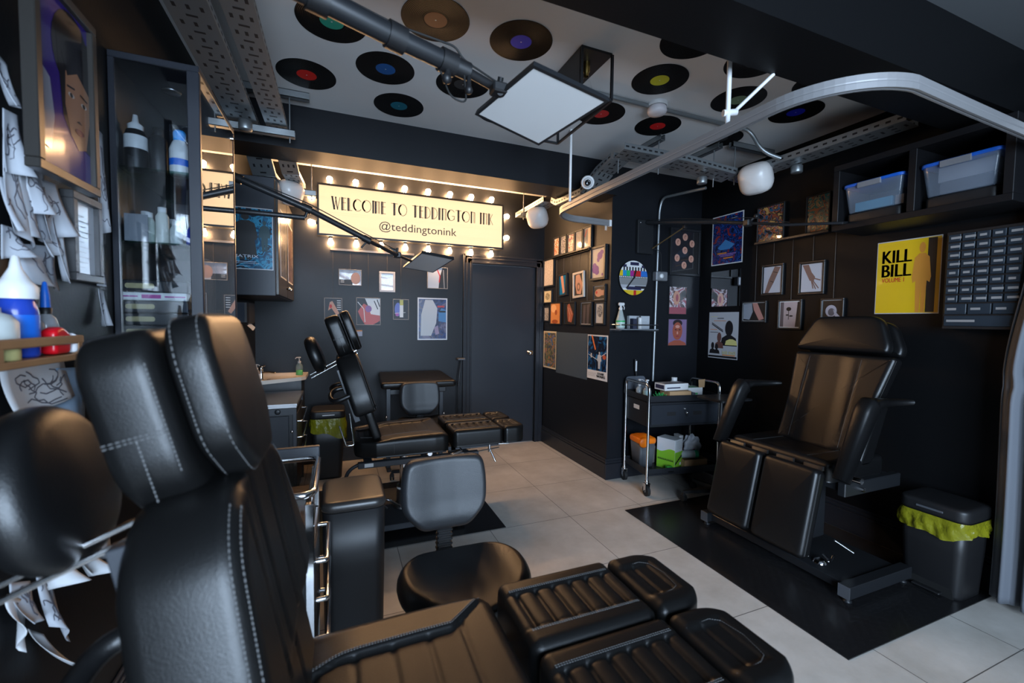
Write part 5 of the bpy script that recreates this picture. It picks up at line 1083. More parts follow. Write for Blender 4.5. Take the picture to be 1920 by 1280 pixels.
# ================================================================== SMALL-THING BUILDERS
def jar(o, prof, mats_, name, label, cat, group=None, parts=()):
    """bottle from lathe profiles: body first, then named parts (name, profile, material)"""
    t = thing(name, label, cat, o, group)
    obj('bottle_body', MB().lathe(prof, o=o, n=20), mats_, t)
    for nm, pr, m in parts: obj(nm, MB().lathe(pr, o=o, n=20), m, t)
    return t
def pump(t, o, z, m, s=1.0, dirx=1):
    o = Vector(o); mb = MB().lathe([(.014*s, z), (.014*s, z+.018*s), (.006*s, z+.02*s), (.005*s, z+.045*s), (.013*s, z+.046*s), (.013*s, z+.055*s), (0, z+.056*s)], o=o, n=14)
    mb.tube([o+Vector((0, 0, z+.05*s)), o+Vector((dirx*.02*s, -.015*s, z+.052*s)), o+Vector((dirx*.03*s, -.022*s, z+.042*s))], .004*s, 8); obj('pump', mb, m, t)
def bin_(x0, y0, x1, y1, h, label, lt=.07, bag=0.0, tap=.84, arch=False, lidc=None, handle=True, seed=1, droop=None, group='black lidded bins'):
    """tapered plastic pedal bin with lid and optional yellow bag skirt"""
    cx, cy, w, d = (x0+x1)/2, (y0+y1)/2, x1-x0, y1-y0; r = thing('lidded_bin', label, 'bin', (cx, cy, 0), group)
    oT = rrect(w, d, .045, 5); hb = h-lt; vs = []; lv = [(0.001, tap), (.02, tap+.01), (hb*.6, 1-(1-tap)*.35), (hb, .985), (hb, .93), (.03, tap*.93)]
    for z, s_ in lv:
        for x, y in oT: vs.append((cx+x*s_, cy+y*s_, z))
    n = len(oT); mb = MB().add(vs, [(i*n+j, i*n+(j+1) % n, (i+1)*n+(j+1) % n, (i+1)*n+j) for i in range(len(lv)-1) for j in range(n)]+[tuple(reversed(range(n)))], 0, True); b = obj('bin_body', mb, BLP, r)
    if arch:
        ap = [(-.11, 0), (-.10, .05), (-.06, .09), (0, .105), (.06, .09), (.10, .05), (.11, 0)]; q = x0+w*(1-tap)/2-.002
        obj('foot_recess', MB().prism([(y*w/.28, z) for y, z in ap], -.002, .004, F=(Vector((q, cy, .002)), Vector((0, -1, 0)), Vector((.06, 0, 1)).normalized(), Vector((-1, 0, 0)))), mat('recess', (.003, .003, .003), .8), b)
        obj('pedal', MB().bb(q-.035, cy-.06, .012, q+.01, cy+.06, .022, b=.004), BLP, r)
    F = frm((cx, cy, hb), (1, 0, 0), (0, 1, 0)); ld = obj('lid', MB().pad(rrect(w*1.03, d*1.03, .05, 6), lt, .018, lambda x, y: .006*(1-(2*x/w)**2), F, rings=8), lidc or BLP, r)
    if handle: obj('lid_catch', MB().bb(cx-w*.16, y0-d*.016-.004, hb+.032, cx+w*.2, y0-d*.016+.002, hb+.040, b=.001), WHC, ld) if handle == 1 else obj('lid_catch', MB().bb(x0-w*.016-.004, cy-.05, hb+.03, x0-w*.016+.002, cy+.06, hb+.04, b=.001), GRP, ld)
    if bag:
        rd = random.Random(seed); per = dense(rrect(w*1.02, d*1.02, .05, 5), .012); n = len(per); k = 10; vs = []; ph = [rd.uniform(0, 6.28) for _ in range(4)]
        for i in range(k+1):
            t = i/k
            for j, (x, y) in enumerate(per):
                a = 2*pi*j/n; dr = bag*(1+.22*sin(2*a+ph[0])+.12*sin(5*a+ph[1]))*(droop(x/w, y/d) if droop else 1)
                wv = .003+(.007*sin(9*a+ph[2]+t*3)+.005*sin(21*a+ph[3]-t*4)+.003*sin(37*a+t*9))*min(1, t*2)+.012*t*(1-.7*t)
                L = sqrt(x*x+y*y); vs.append((cx+x+x/L*wv, cy+y+y/L*wv, hb+.004-dr*t))
        obj('bin_bag', MB().add(vs, [(i*n+j, i*n+(j+1) % n, (i+1)*n+(j+1) % n, (i+1)*n+j) for i in range(k) for j in range(n)], 0, True), YEL, r)
    return r
def sheet(pl, pts, name, label, cat, curl=.03, m=None, kind=0, group=None, sk=None, off=.004, seed=0):
    """hanging paper: quadrilateral in wall coordinates (u,v), bottom edge curling off the wall"""
    rd = random.Random(seed); F = plframe(pl, off); a, b, c, d = [Vector(p) for p in pts]
    def Pt(s_, t):
        q = (a*(1-s_)+b*s_)*(1-t)+(d*(1-s_)+c*s_)*t; z = curl*(t**2)*(1+.6*sin(s_*3+seed))+.012*sin(s_*6.3+seed*2)*t
        return at(F, q.x, q.y, max(.0005, z))
    mb = MB().grid(Pt, 8, 10)
    w = (b-a).length
    for i in range(sk if sk is not None else 5):   # drawn lines on the sheet
        x, y = rd.uniform(.2, .8), rd.uniform(.2, .8); L = []; an = rd.uniform(0, 6.28)
        for j in range(7): L.append((x, y)); an += rd.uniform(-1.2, 1.2); x += .09*cos(an); y += .09*sin(an); x = min(.95, max(.05, x)); y = min(.95, max(.05, y))
        for p_, q_ in zip(L, L[1:]):
            p0, p1 = Pt(*p_), Pt(*q_); t_ = (p1-p0).normalized(); nn = F[3].cross(t_)*.0016; o_ = F[3]*.0015
            mb.add([p0+nn+o_, p0-nn+o_, p1-nn+o_, p1+nn+o_], [(0, 1, 2, 3)], 1)
    o = obj(name, mb, [m or mat('tracing_paper', (.40, .42, .46), .7, alpha=.93), mat('pencil_line', (.09, .09, .11), .7)]); sd = o.modifiers.new('s', 'SOLIDIFY'); sd.thickness = .0006
    return tag(o, label, cat, group)

# ================================================================== LEFT SIDE: WALL, CABINET
pic('leftp', (28, -95), (166, 369), 'framed_picture', 'large black framed poster of a face on violet, high on the left wall', 'framed picture', bw=.022, bd=.028, border=mat('dark_frame', (.02, .018, .016), .35),
    mats=[mat('violet_print', (.022, .010, .12), .12, coat=.3), mat('hair_print', (.006, .005, .006), .12, coat=.3), mat('face_print', (.22, .11, .06), .12, coat=.3), mat('lip_print', (.14, .035, .035), .12, coat=.3), mat('eye_print', (.02, .015, .012), .12, coat=.3), mat('sleeve_print', (.17, .19, .24), .12, coat=.3), mat('eyew', (.3, .28, .25), .1)],
    decals=[('r', 6, 0, 0, 1, 0), ('e', 1, .66, .75, .38, .24), ('p', 1, [(.35, .85), (.45, .35), (.6, .25), (.99, .2), (.99, .9)]), ('p', 2, [(.52, .62), (.5, .42), (.6, .26), (.74, .19), (.9, .22), (.99, .4), (.99, .66), (.7, .68)]), ('p', 1, [(.45, .72), (.55, .6), (.75, .66), (.99, .58), (.99, .8)]),
            ('e', 6, .62, .5, .06, .014), ('e', 4, .62, .5, .03, .014), ('e', 6, .87, .49, .06, .014), ('e', 4, .87, .49, .03, .014), ('s', 1, .02, [(.54, .54), (.68, .55)]), ('s', 1, .02, [(.8, .545), (.94, .53)]), ('p', 4, [(.70, .36), (.82, .36), (.76, .375)]), ('e', 3, .76, .305, .09, .018), ('s', 4, .008, [(.67, .305), (.85, .305)]), ('p', 5, [(.02, .12), (.2, .1), (.28, .3), (.22, .5), (.05, .55)])])
pic('left', (110, 352), (173, 532), 'framed_picture', 'small grey framed text sheet under the violet poster', 'framed picture', bw=.022, bd=.03, border=mat('grey_frame', (.05, .05, .052), .4), mats=[mat('bright_sheet', (.42, .45, .50), .15, coat=.8), GY], decals=[('r', 1, .1, .1+.07*k, .5+.38*((k*7) % 5)/5, .107+.07*k) for k in range(11)])
def luv(x, y): return uv('left', x, y)
LG = 'tracing paper sketches pinned along the left wall'
shs = [([(-20, 90), (6, 120), (10, 200), (-20, 190)], 'pale sketch sheet at the extreme top left, beside the violet poster'), ([(-6, 255), (26, 300), (52, 470), (-6, 430)], 'sketch sheet hanging below the violet poster, leftmost'), ([(20, 318), (62, 335), (75, 455), (24, 440)], 'crumpled sketch sheet below the violet poster, second from left'),
       ([(52, 330), (92, 345), (104, 440), (60, 450)], 'sketch sheet hanging left of the small grey frame'), ([(-6, 420), (22, 428), (36, 478), (-6, 485)], 'square tracing sheet just above the bottles, leftmost'), ([(18, 455), (95, 462), (88, 545), (30, 530)], 'curled tracing sheet behind the blue squeeze bottle'),
       ([(80, 370), (102, 372), (98, 520), (84, 530)], 'long narrow strip of tracing paper left of the small grey frame'), ([(166, 235), (180, 250), (190, 430), (172, 440)], 'long ragged paper edge between the violet poster and the glass cabinet'), ([(174, 440), (190, 460), (192, 540), (176, 535)], 'short ragged paper below the ragged strip by the glass cabinet'), ([(176, 540), (188, 545), (190, 610), (178, 612)], 'lowest ragged paper scrap by the glass cabinet')]
shs += [([(-10, 200), (20, 215), (24, 330), (-10, 320)], 'sketch sheet at the left edge, level with the lower half of the violet poster'), ([(30, 300), (66, 315), (70, 400), (36, 398)], 'overlapping sketch sheet tucked under the violet poster'), ([(-10, 330), (30, 340), (34, 430), (-10, 430)], 'overlapping sketch sheet at the left edge, above the square one'), ([(56, 390), (92, 400), (96, 475), (60, 480)], 'small overlapping sketch sheet above the blue squeeze bottle')]
for i, (q, l) in enumerate(shs):
    sheet('left', [luv(*p) for p in q], 'sketch_sheet', l, 'paper', .018 if i < 7 or i > 9 else .008, seed=i+1, group=LG, off=.006+.003*(i % 4), sk=6)
low = [([(-10, 690), (112, 668), (118, 742), (-10, 800)], 'sheet with dense ink drawings pinned under the bottle shelf', .02, 12, PAP), ([(95, 690), (150, 688), (150, 790), (80, 780)], 'plain pale blue sheet beside the ink drawings under the shelf', .01, 0, mat('pale_blue_paper', (.24, .33, .44), .6)),
       ([(112, 985), (198, 955), (180, 1050), (118, 1060)], 'inked sheet on the lower left wall, above the chrome rods', .03, 10, None), ([(118, 1010), (160, 1020), (165, 1080), (142, 1085)], 'rolled white paper curl on the lower left wall', .05, 0, PAP), ([(60, 1020), (104, 1010), (108, 1095), (70, 1110)], 'folded pale sheet left of the rolled curl', .04, 0, PAP),
       ([(50, 1060), (80, 1070), (100, 1210), (62, 1180)], 'long tilted sketch sheet on the lower left wall', .02, 8, None), ([(45, 1180), (75, 1190), (104, 1255), (68, 1262)], 'lowest paper curl on the left wall', .04, 0, PAP), ([(5, 1095), (45, 1090), (56, 1165), (10, 1180)], 'sketch sheet at the lower left edge, dark ink flowers', .03, 8, None), ([(-8, 1120), (38, 1128), (16, 1230), (-8, 1180)], 'bluish leaf-shaped paper at the extreme lower left', .03, 0, PAP)]
for i, (q, l, c, s_, m) in enumerate(low): sheet('left', [luv(*p) for p in q], 'sketch_sheet', l, 'paper', c, m=m, seed=20+i, group=LG, off=.006+.004*(i % 3), sk=s_)
# bottle shelf
r = thing('bottle_shelf', 'wooden bottle shelf with a front rail on the left wall', 'shelf', (XL, 1.14, 1.28))
obj('shelf_board', MB().bb(XL+.001, .80, 1.283, -.585, 1.385, 1.298, b=.002), WOOD, r); obj('front_rail', MB().bb(-.598, .80, 1.322, -.585, 1.385, 1.342, b=.003), WOOD, r)
for y in (.82, 1.10, 1.37): obj('rail_post', MB().bb(-.60, y-.008, 1.298, -.586, y+.008, 1.325), WOOD, r)
zb = 1.2985
def lb(y, x=-.635): return (x, y, zb)
BG_ = 'bottles on the left-wall shelf'
jar(lb(1.245), [(0, 0), (.031, 0), (.033, .006), (.033, .10), (.026, .125), (.014, .135)], mat('blue_liquid', (.02, .06, .42), .2, trans=.2), 'squeeze_bottle', 'squeeze bottle of blue liquid with white cap, tallest on the left shelf', 'bottle', BG_,
    [('cap', [(.033, .125), (.034, .15), (.022, .165), (.010, .19), (.006, .215), (0, .218)], WHP), ('label', [(.0335, .03), (.0337, .031), (.0337, .09), (.0335, .091)], BLU)])
jar(lb(1.165), [(0, 0), (.038, 0), (.04, .01), (.04, .075), (.03, .09), (.016, .095), (.016, .105), (0, .106)], mat('milky_plastic', (.42, .45, .44), .35), 'jug_bottle', 'milky plastic bottle at the extreme left of the shelf', 'bottle', BG_, [('label', [(.0405, .0), (.0408, .002), (.0408, .022), (.0405, .024)], mat('pale_yellow', (.45, .42, .18), .5))])
for i, (y, c) in enumerate(((1.345, BLU), (1.395, mat('black_cap', (.01, .01, .01), .4)), (1.44, BLP), (1.49, BLP))):
    pass
for i, (y, x, h, capm, l) in enumerate(((1.325, -.650, .105, BLP, 'clear pump bottle with black collar, just right of the blue squeeze bottle'), (1.352, -.640, .12, BLU, 'clear bottle with bright blue nozzle on the left shelf'), (1.372, -.655, .10, WHP, 'clear bottle with pale nozzle, rightmost on the left shelf'))):
    jar((x, y, zb), [(0, 0), (.020, 0), (.022, .005), (.022, h*.55), (.018, h*.7), (.009, h*.78), (.009, h*.85)], mat('grey_clear', (.30, .31, .33), .1, alpha=.75), 'pump_bottle', l, 'bottle', BG_, [('collar', [(.011, h*.78), (.012, h*.9), (.009, h*.91)], BLP), ('nozzle', [(.009, h*.9), (.008, h*1.15), (.004, h*1.4), (0, h*1.42)], capm)])
mb = MB().pad(rpoly([(1.285, 1.300), (1.345, 1.300), (1.350, 1.345), (1.315, 1.365), (1.285, 1.355)], .012), .03, .008, None, (Vector((-.622, 0, 0)), Vector((0, 1, 0)), Vector((0, 0, 1)), Vector((1, 0, 0))), rings=4); tag(obj('plastic_pouch', mb, mat('red_plastic', (.55, .005, .012), .3)), 'bright red plastic piece on the left shelf between the bottles', 'pouch')
mb = MB().pad(rpoly([(1.352, 1.300), (1.384, 1.300), (1.384, 1.325), (1.352, 1.350)], .008), .03, .008, None, (Vector((-.618, 0, 0)), Vector((0, 1, 0)), Vector((0, 0, 1)), Vector((1, 0, 0))), rings=4); tag(obj('folded_cloth', mb, mat('white_cloth', (.6, .6, .62), .6)), 'folded white cloth at the right end of the left shelf', 'cloth')

# glass display cabinet
_before = set(bpy.data.objects)
cx0, cx1, cy0, cy1, cz0, cz1 = (XL+.001)/1.09, -.41, 1.69, 2.19, 1.30, 2.19
cab = thing('display_cabinet', 'tall black framed glass cabinet full of bottles on the left wall', 'display cabinet', ((cx0+cx1)/2, 1.94, cz0))
mb = MB(); p_ = .012
CABF = mat('cabinet_black', (.016, .018, .024), .35)
mb.bb(cx0, cy0, cz1-.02, cx1, cy1, cz1, b=.002).bb(cx0, cy0, cz0, cx1+.01, cy1, cz0+.02, b=.002).bb(cx0, cy0+.02, cz0, cx0+.008, cy1, cz1).bb(cx0, cy1-.012, cz0+.02, cx1-.02, cy1, cz1-.02)
mb.bb(cx1-.034, cy0, cz0+.02, cx1, cy0+.018, cz1-.02, b=.002).bb(cx1-.014, cy1-.016, cz0+.02, cx1, cy1, cz1-.02, b=.002).bb(cx0, cy0, cz0+.02, cx0+.016, cy0+.02, cz1-.02, b=.002)
obj('carcass', mb, CABF, cab)
GL2 = glass('cabinet_glass', (.85, .88, .90), 0, 1.9, 1.6)
obj('front_glass', MB().bb(cx0+.016, cy0+.006, cz0+.02, cx1-.034, cy0+.010, cz1-.02), GL2, cab)
obj('side_glass', MB().bb(cx1-.006, cy0+.018, cz0+.02, cx1-.002, cy1-.016, cz1-.02), GL2, cab)
for z in (1.620, 1.850): obj('glass_shelf', MB().bb(cx0+.01, cy0+.02, z, cx1-.012, cy1-.02, z+.006), glass('shelf_glass', (.55, .72, .68), .02), cab)
obj('hinge', MB().cyl((cx1-.012, cy1-.03, cz1-.05), (cx1+.004, cy1-.03, cz1-.05), .008, 8), CHR, cab)
obj('under_board', MB().bb(cx0, cy0-.0, cz0-.035, cx1+.02, cy1+.03, cz0-.001, b=.002), mat('dark_wood', (.03, .022, .016), .4), cab)
obj('downlight', MB().lathe([(.0, 0), (.025, 0), (.027, .006), (0, .007)], o=(-.53, 1.86, cz1-.028), n=20), STE, cab)
CG = 'bottles inside the glass cabinet'
def cb(x, y, z): return (x, y, z)
zt_, zm = 1.8565, 1.6265
jar((-.600, 1.76, zt_), [(0, 0), (.028, 0), (.03, .006), (.03, .105), (.024, .125), (.012, .132)], BLP, 'ink_bottle', 'black bottle with white label and white nozzle on the top glass shelf', 'bottle', CG, [('label', [(.0302, .065), (.0305, .067), (.0305, .105), (.0302, .107)], WHP), ('cap', [(.020, .125), (.021, .142), (.009, .152), (.006, .175), (0, .177)], WHP)])
jar((-.545, 1.77, zt_), [(0, 0), (.022, 0), (.024, .005), (.024, .11), (.012, .125)], BLP, 'ink_bottle', 'plain black bottle in the middle of the top glass shelf', 'bottle', CG, [('cap', [(.014, .12), (.014, .145), (0, .146)], BLP)])
jar((-.487, 1.77, zt_), [(0, 0), (.027, 0), (.029, .006), (.029, .085), (.02, .11), (.014, .118)], WHP, 'ink_bottle', 'white bottle with bright blue cap on the top glass shelf', 'bottle', CG, [('cap', [(.017, .112), (.018, .14), (.014, .148), (0, .149)], mat('sky_blue', (.02, .30, .75), .4)), ('label', [(.0292, .03), (.0294, .032), (.0294, .05), (.0292, .052)], BLU)])
rd = random.Random(3)
for i in range(9):
    x = -.61+.037*(i % 5); y = 1.76 + .09*(i//5)
    if i == 4: continue
    jar((x, y, zm), [(0, 0), (.016, 0), (.018, .004), (.018, .05+.02*(i % 3)), (.010, .066+.02*(i % 3))], mat('misty_%d' % (i % 3), [(.5, .52, .5), (.35, .4, .36), (.55, .55, .5)][i % 3], .35), 'small_bottle', 'small pale capped bottle on the middle glass shelf', 'bottle', 'small pale bottles on the middle glass shelf', [('cap', [(.012, .064+.02*(i % 3)), (.012, .08+.02*(i % 3)), (0, .081+.02*(i % 3))], WHP)])
jar((-.455, 1.77, zm), [(0, 0), (.018, 0), (.02, .004), (.02, .05), (.01, .066)], mat('blue_ink_fill', (.02, .05, .38), .25), 'dropper_bottle', 'blue bottle with tall red cap on the middle glass shelf', 'bottle', CG, [('cap', [(.01, .062), (.009, .08), (.004, .10), (0, .102)], mat('red_cap', (.45, .02, .02), .4))])
# card, drawers and boxes at the bottom
obj_ = tag(obj('name_card', MB().bb(-.62, 1.715, 1.715, -.56, 1.718, 1.80), mat('grey_card', (.16, .17, .19), .4)), 'grey card leaning inside the glass cabinet front', 'card')
obj_.location.z = 1.6265
for i, z in enumerate((1.3215, 1.361, 1.401, 1.4665)):
    t = thing('ink_case', ['flat black case with gold plate, lowest in the glass cabinet', 'flat black case with gold plate, second lowest in the glass cabinet', 'flat black case with gold plate, under the white band box', 'flat black case with gold plate, on top of the white band box'][i], 'case', (-.55, 1.86, z), 'flat black cases stacked in the glass cabinet')
    obj('case_body', MB().bb(-.632, 1.715, z, -.458, 2.02, z+.0385, b=.003), mat('case_black', (.015, .017, .02), .3), t)
    obj('gold_plate', MB().prism(rrect(.075, .016, .007, cx=-.585, cy=z+.02), 0, .0015, F=(Vector((0, 1.715, 0)), Vector((1, 0, 0)), Vector((0, 0, 1)), Vector((0, -1, 0)))), mat('gold_plate', (.42, .36, .20), .35, .6), t)
t = thing('band_box', 'white box with magenta stripe between the black cases in the glass cabinet', 'box', (-.55, 1.86, 1.441))
obj('box_body', MB().bb(-.634, 1.712, 1.441, -.462, 2.02, 1.4655, b=.002), WHP, t)
mb = MB().bb(-.634, 1.7112, 1.451, -.59, 1.7118, 1.455).bb(-.52, 1.7112, 1.451, -.465, 1.7118, 1.455).bb(-.58, 1.7112, 1.447, -.53, 1.7118, 1.459); obj('magenta_stripe', mb, mat('magenta', (.35, .02, .22), .5), t)
for k, (x, z, w, h, m) in enumerate(((-.447, 1.3215, .03, .16, CARD), (-.43, 1.3215, .016, .27, WHP))): tag(obj('slim_carton', MB().bb(x-w/2, 1.75+.03*k, z, x+w/2, 1.87+.03*k, z+h, b=.001), m), ['slim brown carton beside the black cases in the glass cabinet', 'slim tall white carton at the cabinet corner post'][k], 'carton')
tag(obj('price_card', MB().bb(-.452, 2.04, 1.3215, -.449, 2.13, 1.42).bb(-.46, 2.04, 1.3215, -.44, 2.13, 1.327), mat('pink_card', (.45, .38, .36), .5)), 'small standing card with pink figure near the cabinet side glass', 'card')
for k in range(3): tag(obj('ink_cap_pot', MB().lathe([(0, 0), (.014, 0), (.014, .03), (0, .031)], o=(-.43, 1.92+.045*k, 1.3215), n=12), [RD, BLP, WHP][k]), ['tiny red pot behind the cabinet side glass', 'tiny black pot behind the cabinet side glass', 'tiny white pot behind the cabinet side glass'][k], 'pot')

for o in [o for o in bpy.data.objects if o not in _before and o.parent is None]:      # the cabinet and its contents at their true size
    o.location = CAM+(Vector(o.location)-CAM)*1.09; o.scale = (1.09, 1.09, 1.09)
# ================================================================== FAR LEFT CORNER
# wall cabinet with poster
x1 = -.395; y0 = 3.33; z0, z1 = 1.54, 2.33
wc = thing('wall_cabinet', 'dark box cabinet high on the wall left of the sign', 'wall cabinet', ((XL+x1)/2, 3.9, z0))
obj('cabinet_body', MB().bb(XL+.001, y0, z0, x1, YB-.001, z1, b=.003), mat('cabinet_navy', (.014, .017, .024), .4), wc)
for ya, yb in ((3.36, 3.88), (3.90, 4.42)): obj('cabinet_door', MB().bb(x1-.001, ya, z0+.01, x1+.016, yb, z1-.01, b=.002), mat('cab_side', (.03, .025, .02), .3), wc)
for y in (3.82, 3.96): obj('knob', MB().lathe([(0, 0), (.008, 0), (.008, .01), (.014, .016), (.012, .026), (0, .028)], F=(Vector((x1+.016, y, z0+.08)), Vector((0, 1, 0)), Vector((0, 0, 1)), Vector((1, 0, 0))), n=14), CHR, wc)
pic('cabf', (400, 382), (513, 507), 'film_poster', 'blue film poster with dark standing silhouettes on the wall cabinet front', 'poster', bw=0, off=.001,
    mats=[flat('pw', (.42, .42, .44), .3), art('mtx', [(.01, .05, .10), (.015, .10, .19), (.03, .22, .36), (.005, .02, .04)], 16), BK, mat('pale_ink', (.5, .55, .65), .4), flat('tealdk', (.01, .04, .05)), BLI],
    decals=[('r', 1, .02, .015, .985, .985)] + figure(2, .52, .16, .75, .62) + figure(4, .18, .35, .5, .35) + figure(4, .85, .3, .5, .3) + [('p', 2, [(.32, .2), (.72, .2), (.66, .62), (.38, .62)]), ('t', 3, 'MATRIX', .3, .19, .74, .235), ('r', 1, .02, .015, .985, .16), ('r', 3, .2, .12, .7, .127), ('r', 3, .25, .095, .75, .1), ('r', 3, .1, .05, .6, .054)])
for ya, yb, l, m in ((3.46, 3.82, 'tall pale art print on the near door of the wall cabinet', art('cs1', [(.3, .27, .24), (.1, .09, .09), (.4, .37, .33)], 9, constant=False)), (3.95, 4.30, 'tall orange art print on the far door of the wall cabinet', art('cs2', [(.28, .12, .05), (.12, .07, .05), (.35, .22, .14)], 9, constant=False))):
    mb = MB().bb(x1+.0165, ya, 1.68, x1+.018, yb, 2.16).bb(x1+.018, ya+.01, 1.69, x1+.0184, yb-.01, 2.15, m=1); tag(obj('art_print', mb, [PAP, m]), l, 'poster')
# towel dispenser below it
r = thing('towel_dispenser', 'dark paper towel dispenser under the wall cabinet', 'dispenser', (-.63, 3.55, 1.33)); obj('dispenser_body', MB().bb(XL+.001, 3.44, 1.345, -.575, 3.68, 1.505, b=.012), BLP, r)
obj('front_window', MB().bb(-.66, 3.436, 1.36, -.60, 3.441, 1.49, b=.001), mat('smoke_window', (.03, .035, .045), .15), r); obj('paper_towel', MB().grid(lambda s_, t: Vector((-.60+.035*t, 3.46+.16*s_, 1.345-.035*t-.012*sin(s_*4))), 6, 4), PAP, r)
# sink
r = thing('corner_sink', 'shallow white corner sink on the far left', 'sink', (-.47, 4.15, .84))
o_ = [(XL+.001, 3.83), (-.30, 4.09), (-.268, 4.15), (-.268, YB-.002), (XL+.001, YB-.002)]; c0 = Vector((-.50, 4.26)); inn = [tuple(c0+(Vector(q)-c0)*.86) for q in o_]; bot = [tuple(c0+(Vector(q)-c0)*.66) for q in o_]
vs = [(x, y, .855) for x, y in o_]+[(x, y, .885) for x, y in o_]+[(x, y, .885) for x, y in inn]+[(x, y, .862) for x, y in bot]; fs = [tuple(reversed(range(5)))]
for k in range(3):
    for i in range(5): j = (i+1) % 5; fs.append((k*5+i, k*5+j, (k+1)*5+j, (k+1)*5+i))
fs.append((15, 16, 17, 18, 19)); obj('basin', MB().add(vs, fs), mat('sink_white', (.62, .58, .52), .2), r)
obj('drain', MB().lathe([(0, .0005), (.014, .0005), (.014, .002), (0, .002)], o=(-.56, 4.18, .8622), n=16), mat('drain_dark', (.02, .02, .02), .3), r)
tp = MB().lathe([(.02, 0), (.016, .01), (.016, .09), (.018, .10), (.012, .115), (0, .118)], o=(-.615, 4.18, .862), n=16).tube(path([(-.615, 4.18, .925), (-.55, 4.14, .93), (-.50, 4.10, .925)], .02), .009, 8).tube([(-.615, 4.18, .975), (-.58, 4.16, .985)], .005, 8); obj('tap', tp, CHR, r)
p = P(477, 722, Z=.8865); sp_ = (-.615, 3.965, .8865); t = jar(sp_, [(0, 0), (.026, 0), (.028, .005), (.028, .06), (.018, .078), (.011, .084)], mat('amber_clear', (.30, .24, .20), .1, alpha=.8), 'soap_bottle', 'pump soap bottle with white label at the left end of the sink', 'bottle', None, [('label', [(.0285, .008), (.0287, .01), (.0287, .05), (.0285, .052)], WHP)]); pump(t, sp_, .084, mat('pump_cream', (.5, .46, .42), .4), .8, 1)
t = jar((-.325, 4.22, .8865), [(0, 0), (.028, 0), (.03, .005), (.029, .05), (.03, .051), (.028, .085), (.018, .10), (.011, .106)], mat('clear_bottle', (.55, .6, .5), .1, alpha=.22), 'soap_bottle', 'pump bottle of bright green soap at the right end of the sink', 'bottle', None, [('green_liquid', [(0, .002), (.0265, .002), (.0272, .045), (0, .046)], mat('green_soap', (.04, .48, .04), .25, emit=None))]); pump(t, (-.325, 4.22, .8865), .106, mat('pump_cream', (.5, .46, .42), .4), 1.0, -1)
tag(obj('sink_cupboard', MB().bb(XL+.001, 4.13, .10, -.30, YB-.02, .854, b=.004), BLM), 'black cupboard under the corner sink', 'cupboard')
